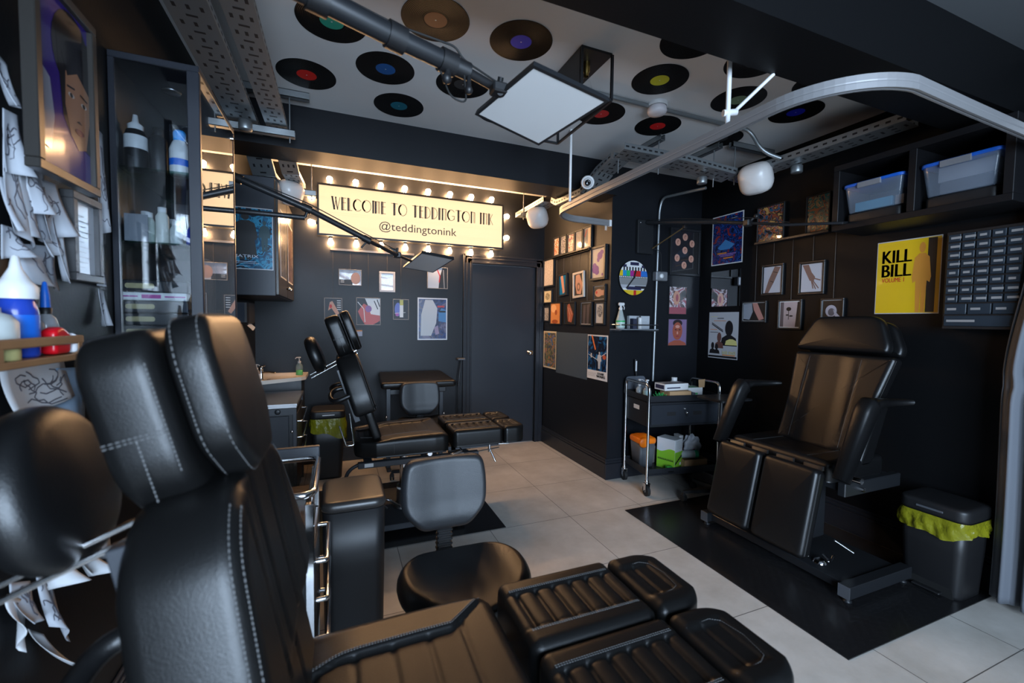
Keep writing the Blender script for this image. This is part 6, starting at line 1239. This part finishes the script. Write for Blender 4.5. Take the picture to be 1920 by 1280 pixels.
# steel topped unit
def unit(x0, y0, x1, y1, z, label, hand, nz, top=STE, group='steel topped drawer units', tub=False):
    r = thing('drawer_trolley', label, 'drawer trolley', ((x0+x1)/2, (y0+y1)/2, 0), group)
    obj('carcass', MB().bb(x0+.015, y0+.015, .06, x1-.012, y1-.015, z-.10 if tub else z-.045, b=.004), BLM, r)
    mb = MB()
    for x in (x0+.0125, x1-.0125):
        for y in (y0+.0125, y1-.0125): mb = MB().bb(x-.0125, y-.0125, .03, x+.0125, y+.0125, z-.03, b=.002); obj('corner_post', mb, hand if tub else CHP, r)
    if not tub:
        obj('worktop', MB().bb(x0-.005, y0-.005, z-.03, x1+.005, y1+.005, z, b=.004).bb(x0-.006, y0-.008, z-.012, x1+.006, y0-.003, z+.004, b=.001), top, r)
        obj('apron', MB().bb(x0, y0-.002, z-.075, x1, y0+.01, z-.031), CHP, r)
        for x in (x0+.10, x1-.12): obj('cable_gland', MB().lathe([(.02, 0), (.016, .004), (.006, .005), (0, .005)], F=(Vector((x, y0-.002, z-.052)), Vector((1, 0, 0)), Vector((0, 0, 1)), Vector((0, -1, 0))), n=16), BLM, r)
        obj('door_button', MB().lathe([(.011, 0), (.008, .004), (0, .005)], F=(Vector((x1-.03, y0+.0, z-.20)), Vector((1, 0, 0)), Vector((0, 0, 1)), Vector((0, -1, 0))), n=14), CHR, r)
        obj('front_panel', MB().bb(x0+.02, y0+.001, .10, x1-.05, y0+.012, z-.085, b=.002), mat('deep_navy', (.006, .008, .013), .35), r)
    else:
        for zz in (z, z-.035):
            pass
        rl = path([(x0+.02, y0, z), (x1, y0, z), (x1, y1, z), (x0+.02, y1, z), (x0+.02, y0, z)], .04, 5); obj('top_rail', MB().tube(rl[:-1], .011, 10, closed=True), CHR, r)
        rl = path([(x0+.03, y0+.03, z-.13), (x1-.03, y0+.03, z-.13), (x1-.03, y1-.03, z-.13), (x0+.03, y1-.03, z-.13), (x0+.03, y0+.03, z-.13)], .04, 5); obj('tub_rim', MB().tube(rl[:-1], .006, 8, closed=True), CHR, r)
        mb = MB().bb(x0+.02, y0+.012, z-.16, x1-.02, y0+.016, z-.01).bb(x0+.02, y1-.016, z-.16, x1-.02, y1-.012, z-.01).bb(x1-.018, y0+.02, z-.16, x1-.014, y1-.02, z-.01); obj('clear_sides', mb, glass('smoke_acrylic', (.55, .5, .45), .03), r)
        obj('back_lip', MB().bb(x0, y1-.005, z-.012, x1+.003, y1+.02, z+.045, b=.003), CHP, r)
        obj('tub_floor', MB().bb(x0+.02, y0+.02, z-.165, x1-.02, y1-.02, z-.155), mat('tub_wood', (.16, .09, .04), .25), r)
    for zz in nz:
        d = obj('drawer', MB().bb(x1-.013, y0+.03, zz-.06, x1+.002, y1-.03, zz+.06, b=.003), BLM, r)
        ya, yb = (y0+.05, y1-.05) if not tub else (y0+.06, y1-.06)
        obj('handle', MB().tube(path([(x1, ya, zz), (x1+.035, ya, zz), (x1+.035, yb, zz), (x1, yb, zz)], .008, 3), .006 if not tub else .0085, 8), hand, d)
    for x in (x0+.03, x1-.03):
        for y in (y0+.03, y1-.03): mb = MB(); mb.cyl((x-.008, y, .025), (x+.008, y, .025), .025, 14).bb(x-.012, y-.012, .03, x+.012, y+.012, .062); obj('caster', mb, RUB, r)
    return r
unit(XL+.02, 3.42, -.285, 4.05, .775, 'steel topped black drawer unit below the corner sink', CHR, (.64, .52, .40))
unit(-.36, 1.44, -.075, 1.83, .845, 'black trolley with clear tub and chrome rails behind the foreground bed', CHR, (.60, .47, .34), tub=True)
# bins
pz = P(610, 778, Y=4.0)
bin_(-.225, 3.96, .045, 4.25, .60, 'black pedal bin with a yellow bag hanging over the front, below the far left corner', bag=.13, seed=4, tap=.8, droop=lambda x, y: .6+1.1*max(0, .5+x)*(1 if y < 0 else .7))
bin_(-.07, 1.88, .185, 2.20, .625, 'large black flat-lidded bin behind the foreground bed', lt=.042, bag=0, handle=0, tap=.93, lidc=mat('lid_brown', (.022, .02, .019), .34))
bin_(2.865, 1.08, 3.125, 1.36, .475, 'black pedal bin with crumpled yellow bag in the right-hand corner', bag=.085, seed=9, arch=True, handle=2, tap=.86)
# arm-rest table, wand stand
r = thing('padded_table', 'black padded arm-rest table against the back wall', 'table', (.66, 4.15, 0))
G = frm((.68, 4.17, .785), (1, .0, 0), (0, 1, .12)); obj('padded_top', MB().pad(dense(rpoly([(-.335, -.21), (.36, -.21), (.30, .24), (-.32, .24)], .04), .03), .062, .022, None, G, rings=8, crown=.006), LEA, r)
for x in (.42, .91): obj('leg', MB().bb(x-.018, 4.05, .02, x+.018, 4.09, .77, b=.002), CHP, r); obj('foot', MB().bb(x-.02, 3.99, 0.001, x+.02, 4.35, .022, b=.003), CHP, r)
obj('cross_bar', MB().bb(.42, 4.06, .70, .91, 4.08, .74), BLM, r)
for x in (.40, .93):
    obj('clamp_knob', MB().ball((x, 4.03, .50), .012, 10), CHR, r)
obj('hanging_box', MB().bb(.83, 3.98, .715, .94, 4.03, .765, b=.006), BLP, r)
r = thing('gooseneck_stand', 'slim black gooseneck stand with a small flat head beside the door casing', 'stand', (1.17, 4.38, 0))
obj('stand_base', MB().lathe([(0, 0.0005), (.11, .0005), (.11, .01), (.02, .018), (0, .018)], o=(1.165, 4.36, 0), n=24), BLM, r)
obj('pole', MB().tube(path([(1.165, 4.36, .018), (1.165, 4.36, .72), (1.175, 4.37, .85), (1.20, 4.40, .975)], .1), .008, 8), BLM, r); obj('pole_joint', MB().cyl((1.165, 4.36, .70), (1.165, 4.36, .75), .013, 10), BLM, r)
obj('head', MB().bb(1.155, 4.36, .972, 1.235, 4.44, .992, b=.004).bb(1.165, 4.357, .978, 1.225, 4.361, .986), GRP, r)
# ================================================================== BLACK TROLLEY IN THE ALCOVE CORNER
ty = radians(-8); tex, tey = Vector((cos(ty), sin(ty), 0)), Vector((-sin(ty), cos(ty), 0)); TO = Vector((2.285, 2.735, 0)); TF = (TO, tex, tey, Vector((0, 0, 1))); TW, TD = .655, .365
tr = thing('utility_trolley', 'black metal utility trolley with chrome posts in the alcove corner', 'trolley', tuple(at(TF, TW/2, TD/2, 0)))
TB = mat('trolley_black', (.014, .015, .018), .38)
mb = MB().bb(0, 0, .755, TW, TD, .760, F=TF)
for a, b, c, d in ((0, 0, TW, .004), (0, TD-.004, TW, TD), (0, 0, .004, TD), (TW-.004, 0, TW, TD)): mb.bb(a, b, .755, c, d, .806, F=TF)
obj('top_tray', mb, TB, tr)
mb = MB().bb(0, 0, .17, TW, TD, .175, F=TF)
for a, b, c, d in ((0, 0, TW, .004), (0, TD-.004, TW, TD), (0, 0, .004, TD), (TW-.004, 0, TW, TD)): mb.bb(a, b, .160, c, d, .215, F=TF)
obj('bottom_tray', mb, TB, tr)
obj('drawer_box', MB().bb(.005, .005, .555, TW-.005, TD-.005, .750, F=TF, b=.003), TB, tr)
dr = obj('drawer', MB().bb(.02, -.010, .575, TW-.02, .006, .735, F=TF, b=.004), mat('drawer_navy', (.018, .021, .027), .36), tr)
for x in (.20, .44): obj('recessed_pull', MB().bb(x-.04, -.0115, .645, x+.04, -.0095, .675, F=TF, b=.0005), BK, dr)
lk_ = MB(); A0 = at(TF, .315, -.012, .70); lk_.cyl(A0, A0+tey*-.012, .010, 12).cyl(A0+tey*-.012, A0+tey*-.022, .004, 8).ball(tuple(A0+Vector((.01, -.02, -.03))), .012, 8).bb(-.003, -.001, -.06, .003, .001, -.03, F=(A0+Vector((.012, -.02, 0)), tex, tey, Vector((0, 0, 1)))); obj('lock_and_keys', lk_, CHR, dr)
obj('side_label', MB().add([at(TF, -.0012+.006, y, z) for y, z in ((.15, .67), (.24, .67), (.24, .705), (.15, .705))], [(0, 1, 2, 3)]), WH, tr)
for y in (.0, TD):
    for x in (.0, TW): obj('post', MB().cyl(at(TF, x, y, .12), at(TF, x, y, .81), .011, 12), CHR, tr)
for x in (0, TW): obj('end_handle', MB().tube(path([at(TF, x, 0, .80), at(TF, x, 0, .895), at(TF, x, TD, .895), at(TF, x, TD, .80)], .06, 6), .0125, 12), CHR, tr)
for y in (0, TD):
    for x in (0, TW):
        c = at(TF, x, y, 0); m2 = MB(); m2.cyl(c+tex*-.012+Vector((0, 0, .044)), c+tex*.012+Vector((0, 0, .044)), .043, 20).cyl(c+tex*-.024+Vector((0, 0, .044)), c+tex*.024+Vector((0, 0, .044)), .007, 8); w_ = obj('wheel', m2, RUB, tr)
        m3 = MB()
        for s_ in (-1, 1): m3.bb(s_*.018-.002, -.016, .038, s_*.018+.002, .016, .102, F=(c, tex, tey, Vector((0, 0, 1))))
        m3.bb(-.022, -.018, .098, .022, .018, .106, F=(c, tex, tey, Vector((0, 0, 1)))).cyl(c+Vector((0, 0, .104)), c+Vector((0, 0, .125)), .017, 12); obj('wheel_fork', m3, CHR, w_)
def T(x, y, z): return tuple(at(TF, x, y, z))
def tbox(x0, y0, z0, x1, y1, z1, b=.002, m=0, mb=None, F=None): return (mb or MB()).bb(x0, y0, z0, x1, y1, z1, b=b, m=m, F=F or TF)
zt, zl = .7605, .1755
SP = mat('sanitizer_clear', (.42, .47, .5), .12, alpha=.7)
t = jar(T(.06, .13, zt), [(0, 0), (.030, 0), (.032, .005), (.032, .075), (.02, .095), (.011, .10)], SP, 'sanitiser_bottle', 'clear pump bottle with teal label on the trolley top', 'bottle', None, [('label', [(.0325, .02), (.0327, .022), (.0327, .07), (.0325, .072)], mat('teal_label', (.35, .5, .5), .4))]); pump(t, T(.06, .13, zt), .10, WHP, 1.1, -1)
t = jar(T(.055, .24, zt), [(0, 0), (.028, 0), (.03, .005), (.03, .07), (.018, .09), (.010, .095)], SP, 'sanitiser_bottle', 'clear pump bottle behind the teal labelled one on the trolley', 'bottle'); pump(t, T(.055, .24, zt), .095, WHP, 1.0, 1)
rd = random.Random(5); mb = MB()
for i in range(60):
    a, b = rd.uniform(0, 6.28), rd.uniform(.1, 1.2); c = Vector(T(.15+rd.uniform(-.03, .03), .08+rd.uniform(-.03, .03), zt+.008)); L = rd.uniform(.03, .05); e = c+Vector((cos(a)*cos(b)*L, sin(a)*cos(b)*L, sin(b)*L+.01)); mb.tube([c, (c+e)/2+Vector((0, 0, .008)), e], .0018, 5)
tag(obj('green_wrap_bundle', mb, mat('shiny_green', (.03, .32, .08), .25), None), 'bundle of shiny green wrapping on the trolley top', 'packaging', kind='stuff')
tag(obj('cardboard_tray', tbox(.20, .02, zt, .40, .16, zt+.075), CARD), 'low brown cardboard box on the trolley top', 'box')
def gbox(x0, y0, z, w, d, h, label, m1, m2, yaw=0.0):
    o = at(TF, x0, y0, z); F = (o, tex*cos(yaw)+tey*sin(yaw), tey*cos(yaw)-tex*sin(yaw), Vector((0, 0, 1))); mb = MB().bb(0, 0, 0, w, d, h, b=.002, F=F)
    t = thing('glove_box', label, 'box', tuple(at(F, w/2, d/2, 0)), 'white glove boxes on the trolley'); obj('carton', mb, m1, t)
    obj('printed_band', MB().bb(w*.08, -.0006, h*.3, w*.65, -.0002, h*.48, F=F).bb(w*.05, d*.1, h+.0002, w*.95, d*.35, h+.0006, F=F).bb(w*.2, d*.55, h+.0002, w*.8, d*.7, h+.0006, F=F).bb(-.0006, d*.1, h*.2, -.0002, d*.9, h*.8, F=F), m2, t); return t
gbox(.175, .05, zt+.0755, .24, .13, .055, 'white and black glove box lying on the brown tray', WHP, mat('dark_print', (.03, .03, .06), .4), .12)
gbox(.445, .12, zt, .14, .12, .085, 'white carton with green print right of the glove box', WHP, mat('green_print', (.08, .4, .15), .5), 0)
tag(obj('spare_carton', tbox(.41, .02, zt, .44, .10, zt+.06), GRP), 'grey-green end of a small carton beside the brown tray', 'box')
jar(T(.41, .27, zt), [(0, 0), (.036, 0), (.038, .006), (.038, .10), (.03, .122), (.02, .128)], WHP, 'tub_bottle', 'white round-shouldered bottle at the back of the trolley top', 'bottle', None, [('cap', [(.024, .126), (.025, .155), (0, .156)], WHC)])
tag(obj('tape_roll_pack', tbox(.48, .27, zt, .57, .32, zt+.085), PAP), 'pale packet leaning at the back of the trolley top', 'packet')
tag(obj('kraft_card', MB().prism([(0, 0), (.055, 0), (.06, .07), (-.005, .065)], 0, .003, F=(at(TF, .54, .115, zt+.087), tex, Vector((0, 0, 1)), -tey)), CARD), 'torn kraft card standing on the white carton', 'card')
# bottom tray things
r = thing('sharps_bin', 'grey sharps bin with bright orange lid on the trolley bottom', 'sharps bin', T(.085, .235, zl)); o_ = rrect(.15, .17, .02, 4); vs = []
for z, s_ in ((0, .82), (.20, 1.0)):
    for x, y in o_: vs.append(at(TF, .095+x*s_, .235+y*s_, zl+z))
n = len(o_); obj('bin_body', MB().add(vs, [(j, (j+1) % n, n+(j+1) % n, n+j) for j in range(n)]+[tuple(reversed(range(n))), tuple(range(n, 2*n))], 0, True), GRP, r)
ORG = mat('orange_plastic', (.80, .17, .005), .4); ld = obj('lid', MB().pad(rrect(.165, .185, .03, 5), .055, .02, None, (at(TF, .095, .235, zl+.195), tex, tey, Vector((0, 0, 1))), rings=5, crown=.02), ORG, r)
obj('flap', MB().lathe([(0, .0), (.042, 0), (.042, .006), (.03, .012), (0, .013)], F=(at(TF, .05, .142, zl+.215), tex, Vector((0, 0, 1)), -tey), n=24), ORG, ld)
jar(T(.24, .295, zl), [(0, 0), (.05, 0), (.055, .12), (.058, .125), (.058, .15), (.05, .155), (.05, .15), (0, .149)], mat('cream_tub', (.42, .39, .36), .5), 'round_tub', 'cream ridged tub behind the chrome post', 'tub')
r = thing('green_carton', 'green and white carton with black zigzag print on the trolley bottom', 'box', T(.26, .10, zl)); F = (at(TF, .262, .018, zl), tex*cos(.45)+tey*sin(.45), tey*cos(.45)-tex*sin(.45), Vector((0, 0, 1))); w, d, h = .12, .165, .255
obj('carton', MB().bb(0, 0, 0, w, d, h, b=.002, F=F), mat('white_carton', (.6, .62, .64), .45), r)
GN = mat('lime_print', (.22, .50, .03), .45); mb = MB(); zz = h*.58
def pf_(pts, m): mb.add([at(F, *p) for p in pts], [tuple(range(len(pts)))], m)
fr_ = [(0.0005+(w-.001)*i/16, -.0007, zz+.006*abs(sin(i*pi/4))) for i in range(17)]; pf_([(0.0005, -.0007, .002), (w-.0005, -.0007, .002)]+fr_[::-1], 0)
sd_ = [(-.0007, (d-.001)*i/16, zz+.010*sin(i*pi/8)+.02*(1-i/16)) for i in range(17)]; pf_([(-.0007, 0, .002), (-.0007, d-.001, .002)]+sd_[::-1], 0)
zg = []
for i in range(13): zg.append((.006+.112*i/12, -.0012, h*.24+h*.26*(i/12)+(.010 if i % 2 else -.004)))
lowz = [(.006+.112*i/12, -.0012, h*.18+h*.26*(i/12)) for i in range(13)]
for i in range(12): pf_([lowz[i], lowz[i+1], zg[i+1], zg[i]], 1)
for i in range(12): y_ = .155-.012*i; pf_([(-.0012, y_, h*.30), (-.0012, y_-.012, h*.27), (-.0012, y_-.006, h*.36)], 1)
for i in range(6): pf_([(.02, -.0009, h*.94-.012*i), (.11, -.0009, h*.94-.012*i), (.11, -.0009, h*.935-.012*i), (.02, -.0009, h*.935-.012*i)], 2)
c_ = [(.085+.014*cos(2*pi*i/16), -.0012, .05+.014*sin(2*pi*i/16)) for i in range(16)]; pf_(c_, 3); pf_([(.055, -.0012, .022), (.115, -.0012, .022), (.115, -.0012, .027), (.055, -.0012, .027)], 1)
obj('print', mb, [GN, BK, GY, WH], r)
tag(obj('green_flat_carton', tbox(.195, .02, zl, .245, .05, zl+.045), mat('dark_green_carton', (.03, .22, .03), .4)), 'flat dark green carton left of the zigzag carton', 'box')
tag(obj('steel_tray', tbox(.19, -.0, zl, .25, .017, zl+.014, b=.003), CHR), 'small shiny steel dish at the near edge of the trolley bottom', 'dish')
mb = MB()
for a, b, c, d in ((.355, .02, .575, .024), (.355, .186, .575, .19), (.355, .02, .359, .19), (.571, .02, .575, .19)): mb.bb(a, b, zl, c, d, zl+.085, F=TF)
mb.bb(.355, .02, zl, .575, .19, zl+.003, F=TF); tag(obj('open_cardboard_box', mb, CARD), 'open low cardboard box on the trolley bottom', 'box')
r = thing('clear_canister', 'clear canister with green lid lying in the cardboard box', 'canister', T(.41, .08, zl+.08)); a, b = Vector(T(.365, .09, zl+.115)), Vector(T(.475, .06, zl+.12)); obj('canister', MB().cyl(a, b, .032, 18), mat('can_clear', (.45, .5, .52), .2, alpha=.8), r); obj('lid', MB().cyl(b, b+(b-a).normalized()*.028, .034, 18), mat('green_lid', (.0, .35, .16), .4), r)
tag(obj('red_packet', tbox(.345, .15, zl+.09, .43, .18, zl+.155), mat('red_packet', (.5, .04, .02), .4)), 'red packet standing behind the clear canister', 'packet')
def bagp(s_, t): a = 2*pi*s_; b = pi*t; k = 1+.16*sin(5*a+2*b)+.1*sin(9*b+a); return Vector(T(.50+.075*k*sin(b)*cos(a)+.02*(t-.5), .13+.045*k*sin(b)*sin(a), zl+.17+.085*cos(b)*k))
r = thing('carrier_bag', 'crumpled white carrier bag with pink marks in the trolley', 'carrier bag', T(.50, .13, zl+.08)); obj('bag', MB().grid(bagp, 28, 18), mat('bag_white', (.50, .52, .57), .3), r)
mb = MB()
for s_, t in ((.72, .55), (.76, .68), (.80, .60), (.78, .78), (.84, .72), (.70, .70)):
    c = bagp(s_, t); o = (c-Vector(T(.50, .13, zl+.17))).normalized()
    for k in range(3): an = k*pi/3+s_*9; e = o.cross(Vector((cos(an), .3, sin(an)))).normalized()*.009; nn = o.cross(e).normalized()*.002; q = c+o*.003; mb.add([q-e-nn, q+e-nn, q+e+nn, q-e+nn], [(0, 1, 2, 3)])
obj('pink_marks', mb, mat('pink_mark', (.55, .02, .18), .4), r)
tag(obj('tall_white_packet', tbox(.43, .20, zl, .47, .28, zl+.24), WHP), 'tall white packet behind the carrier bag', 'packet')
# dustpan hanging on the alcove front behind the trolley
p = P(1191, 715, Y=YP-.03); r = thing('dustpan', 'grey dustpan with upright handle hanging behind the trolley', 'dustpan', (p.x, YP-.03, .80)); F = (Vector((p.x, YP-.02, .78)), Vector((1, 0, 0)), Vector((0, 0, 1)), Vector((0, -1, 0)))
obj('pan', MB().pad(rpoly([(-.12, -.02), (.12, -.02), (.10, .135), (-.10, .135)], .03), .025, .008, lambda x, y: -.006, F, rings=5), mat('pan_grey', (.10, .11, .13), .35), r)
obj('handle', MB().tube([at(F, .01, .13, .012), at(F, .0, .20, .012), at(F, -.005, .285, .012)], [.008, .012, .010], 10), BLP, r); obj('grip_label', MB().bb(-.012, .18, .0235, .004, .27, .0245, F=F), PAP, r)
# glass shelf with bottle and boxes
a, b = P(1149, 612, Y=3.03), P(1232, 616, Y=3.03); zs = (a.z+b.z)/2-.012; x0, x1 = XP+.004, b.x
r = thing('wall_shelf', 'small clear shelf with chrome rail on the alcove front, below the clock', 'shelf', ((x0+x1)/2, 3.09, zs)); obj('shelf_plate', MB().bb(x0, 3.01, zs-.008, x1, YP-.001, zs), mat('smoked_shelf', (.25, .27, .3), .1, alpha=.6), r)
obj('guard_rail', MB().tube(path([(x0+.005, YP-.002, zs+.035), (x0+.005, 3.012, zs+.035), (x1-.005, 3.012, zs+.035), (x1-.005, YP-.002, zs+.035)], .01), .005, 8), CHR, r)
for x in (x0+.01, x1-.01): obj('bracket', MB().bb(x-.008, 3.01, zs-.02, x+.008, YP-.001, zs-.008), CHR, r)
sx_ = P(1164, 600, Y=3.08).x
t = jar((sx_, 3.085, zs+.0005), [(0, 0), (.036, 0), (.038, .006), (.038, .075), (.028, .11), (.018, .15), (.013, .165)], mat('spray_clear', (.42, .47, .46), .15, alpha=.8), 'spray_bottle', 'clear trigger spray bottle with green label on the wall shelf', 'spray bottle', None, [('label', [(.0385, .015), (.0388, .017), (.0388, .07), (.0385, .072)], mat('mint_label', (.42, .56, .50), .4)), ('label_band', [(.039, .058), (.0392, .059), (.0392, .07), (.039, .071)], GRI)])
o = Vector((sx_, 3.085, zs)); obj('trigger_head', MB().lathe([(.015, .162), (.016, .18), (.01, .185), (.01, .20)], o=o, n=14).bb(o.x-.022, o.y-.012, o.z+.198, o.x+.035, o.y+.012, o.z+.225, b=.006).tube([o+Vector((.025, 0, .20)), o+Vector((.034, -.004, .185)), o+Vector((.030, -.006, .165))], .004, 6), WHP, t)
sheet_x = P(1182, 600, Y=3.1).x
r = thing('white_carton', 'wide white carton at the back of the wall shelf', 'box', (sheet_x+.11, 3.13, zs)); obj('carton', MB().bb(sheet_x, 3.115, zs+.0005, x1-.012, 3.15, zs+.115, b=.002), mat('carton_white', (.42, .44, .47), .5), r)
obj('printed_lines', MB().bb(sheet_x+.075, 3.1144, zs+.01, sheet_x+.077, 3.1148, zs+.11).bb(sheet_x+.13, 3.1144, zs+.01, sheet_x+.132, 3.1148, zs+.11).bb(sheet_x+.01, 3.1144, zs+.06, sheet_x+.19, 3.1148, zs+.062), GY, r)
jar((P(1200, 600, Y=3.07).x, 3.07, zs+.0005), [(0, 0), (.018, 0), (.018, .09), (.016, .10), (0, .101)], WHP, 'aerosol_can', 'white aerosol can standing before the white carton', 'can', None, [('nozzle', [(.006, .10), (.006, .112), (0, .113)], BLP)])
tag(obj('dark_box', MB().bb(P(1186, 600, Y=3.07).x, 3.06, zs+.0005, P(1193, 600, Y=3.07).x, 3.10, zs+.09), mat('navy_box', (.03, .035, .06), .4)), 'slim dark blue box on the wall shelf between bottle and can', 'box')

# ================================================================== RIGHT WALL: CUBE SHELF, DRAWERS, CURTAIN
r = thing('cube_shelf', 'black two-bay cube shelf high on the right-hand wall', 'shelf', (3.03, 1.38, 1.955)); X0_, ya, yb, z0, z1 = 2.87, 1.0, 1.785, 1.975, 2.375
SB = mat('shelf_black', (.006, .006, .007), .45, spec=.3)
obj('top_board', MB().bb(X0_, ya, z1-.035, XR-.001, yb, z1, b=.002), SB, r); obj('bottom_board', MB().bb(X0_, ya, z0, XR-.001, yb, z0+.035, b=.002), SB, r)
for y in (ya+.0175, 1.385, yb-.0175): obj('upright', MB().bb(X0_, y-.0175, z0+.035, XR-.001, y+.0175, z1-.035, b=.002), SB, r)
obj('back_board', MB().bb(XR-.008, ya+.03, z0+.03, XR-.001, yb-.03, z1-.03), SB, r)
for i, (y0, y1, l1, l2) in enumerate(((1.43, 1.735, 'clear storage box with blue lid holding a blue carton, left in the cube shelf', 'black tray under the storage box in the left bay'), (1.05, 1.355, 'clear storage box with blue-edged lid full of white cartons, right bay of the cube shelf', 'black tray under the storage box in the right bay'))):
    zb0 = z0+.0355
    t = tag(obj('shelf_tray', MB().pad([(x, y) for x, y in rrect(.25, y1-y0-.02, .03, cx=3.03, cy=(y0+y1)/2)], .06, .01, None, frm((0, 0, zb0), (1, 0, 0), (0, 1, 0)), rings=3), BLP), l2, 'tray', 'black trays in the cube shelf')
    r2 = thing('storage_box', l1, 'storage box', (3.03, (y0+y1)/2, zb0+.062), 'clear storage boxes in the cube shelf'); zq = zb0+.062; hh = .155; cxb, cyb = 3.03, (y0+y1)/2; w, d = .29, y1-y0; ot = rrect(w, d, .03, 4); vs = []
    for z, s_ in ((0, .86), (.006, .88), (hh, 1.0)):
        for x, y in ot: vs.append((cxb+x*s_, cyb+y*s_, zq+z))
    n = len(ot); obj('box_body', MB().add(vs, [(i_*n+j, i_*n+(j+1) % n, (i_+1)*n+(j+1) % n, (i_+1)*n+j) for i_ in range(2) for j in range(n)]+[tuple(reversed(range(n)))], 0, True), mat('box_clear', (.20, .25, .32), .15, alpha=.42), r2)
    lf = MB().pad(rrect(w*1.05, d*1.05, .035, 4, cx=cxb, cy=cyb), .018, .005, None, frm((0, 0, zq+hh-.002), (1, 0, 0), (0, 1, 0)), rings=2); ld = obj('lid', lf, mat('lid_blue', (.01, .10, .50), .4), r2)
    obj('lid_clip', MB().bb(cxb-w*.53-.004, cyb-.05, zq+hh-.02, cxb-w*.50, cyb+.07, zq+hh+.012, b=.002), mat('clip_grey', (.18, .19, .21), .4), ld)
    if i == 0: tag(obj('blue_carton', MB().bb(2.93, 1.50, zq+.008, 3.10, 1.69, zq+.062, b=.002), mat('carton_blue', (.03, .25, .42), .5)), 'light blue carton inside the left storage box', 'box'); tag(obj('paper_stack', MB().bb(2.94, 1.45, zq+.008, 3.08, 1.49, zq+.06), mat('paper_cream', (.35, .32, .28), .6)), 'cream paper stack inside the left storage box', 'paper')
    else:
        tag(obj('white_carton', MB().bb(2.93, 1.085, zq+.07, 3.10, 1.30, zq+.145, b=.002), mat('carton_grey', (.20, .21, .24), .5)), 'upper white carton inside the right storage box', 'box'); tag(obj('dark_carton', MB().bb(2.93, 1.09, zq+.008, 3.10, 1.29, zq+.069, b=.002), mat('carton_dark', (.06, .06, .07), .5)), 'lower dark carton inside the right storage box', 'box')
# small parts drawers
XF = 3.09; a = P(1778, 440, X=XF); b = P(1903, 612, X=XF); y1, z1 = a.y, a.z; z0 = P(1772, 612, X=XF).z; y0 = 1.03
r = thing('parts_organiser', 'wall organiser with rows of small clear drawers right of the yellow poster', 'drawer organiser', (3.14, (y0+y1)/2, z0)); obj('organiser_case', MB().bb(XF+.004, y0, z0-.012, XR-.001, y1+.006, z1+.012, b=.002), BLP, r)
DRW = mat('drawer_clear', (.022, .030, .040), .22); LBL = mat('drawer_label', (.22, .22, .22), .6)
rows = [5]*8+[3, 1]; hs_ = [1]*8+[1.35, 1.35]; H_ = z1-z0; u_ = H_/sum(hs_); z = z1; rd = random.Random(2)
for n_, h_ in zip(rows, hs_):
    zz0, zz1 = z-u_*h_, z; wd = (y1-y0)/n_
    for k in range(n_):
        ya_ = y1-wd*(k+1)+.003; yb_ = y1-wd*k-.003; d_ = obj('small_drawer' if n_ > 1 else 'wide_drawer', MB().bb(XF-.004, ya_, zz0+.004, XF+.03, yb_, zz1-.004, b=.002).bb(XF-.010, ya_+.004, zz0+.006, XF-.003, yb_-.004, zz0+.012), DRW, r)
        lw = wd*(rd.uniform(.45, .75) if n_ == 5 else .4); obj('label', MB().bb(XF-.0052, yb_-.012-lw, (zz0+zz1)/2-.006, XF-.0042, yb_-.012, (zz0+zz1)/2+.006), LBL, d_)
    z = zz0
# curtain gathered at the right
def cur(s_, t):
    z = 2.17-2.14*t; y = (.985 if z > 1.9 else .985+.075*sstep((1.9-z)/.8))-.22*s_; pinch = 1-.35*math.exp(-((z-1.11)/.05)**2)
    return Vector((3.05+.025*sin(s_*17+.5)*pinch+.010*sin(s_*39+t*2), y+.010*sin(t*5)-.006*math.exp(-((z-1.11)/.04)**2)+.02*(t-.5)*(1-s_), z))
o = obj('curtain', MB().grid(cur, 70, 60), mat('curtain_grey', (.13, .14, .16), .75)); m_ = o.modifiers.new('s', 'SOLIDIFY'); m_.thickness = .004
tag(o, 'grey fabric curtain gathered at the right-hand edge', 'curtain')
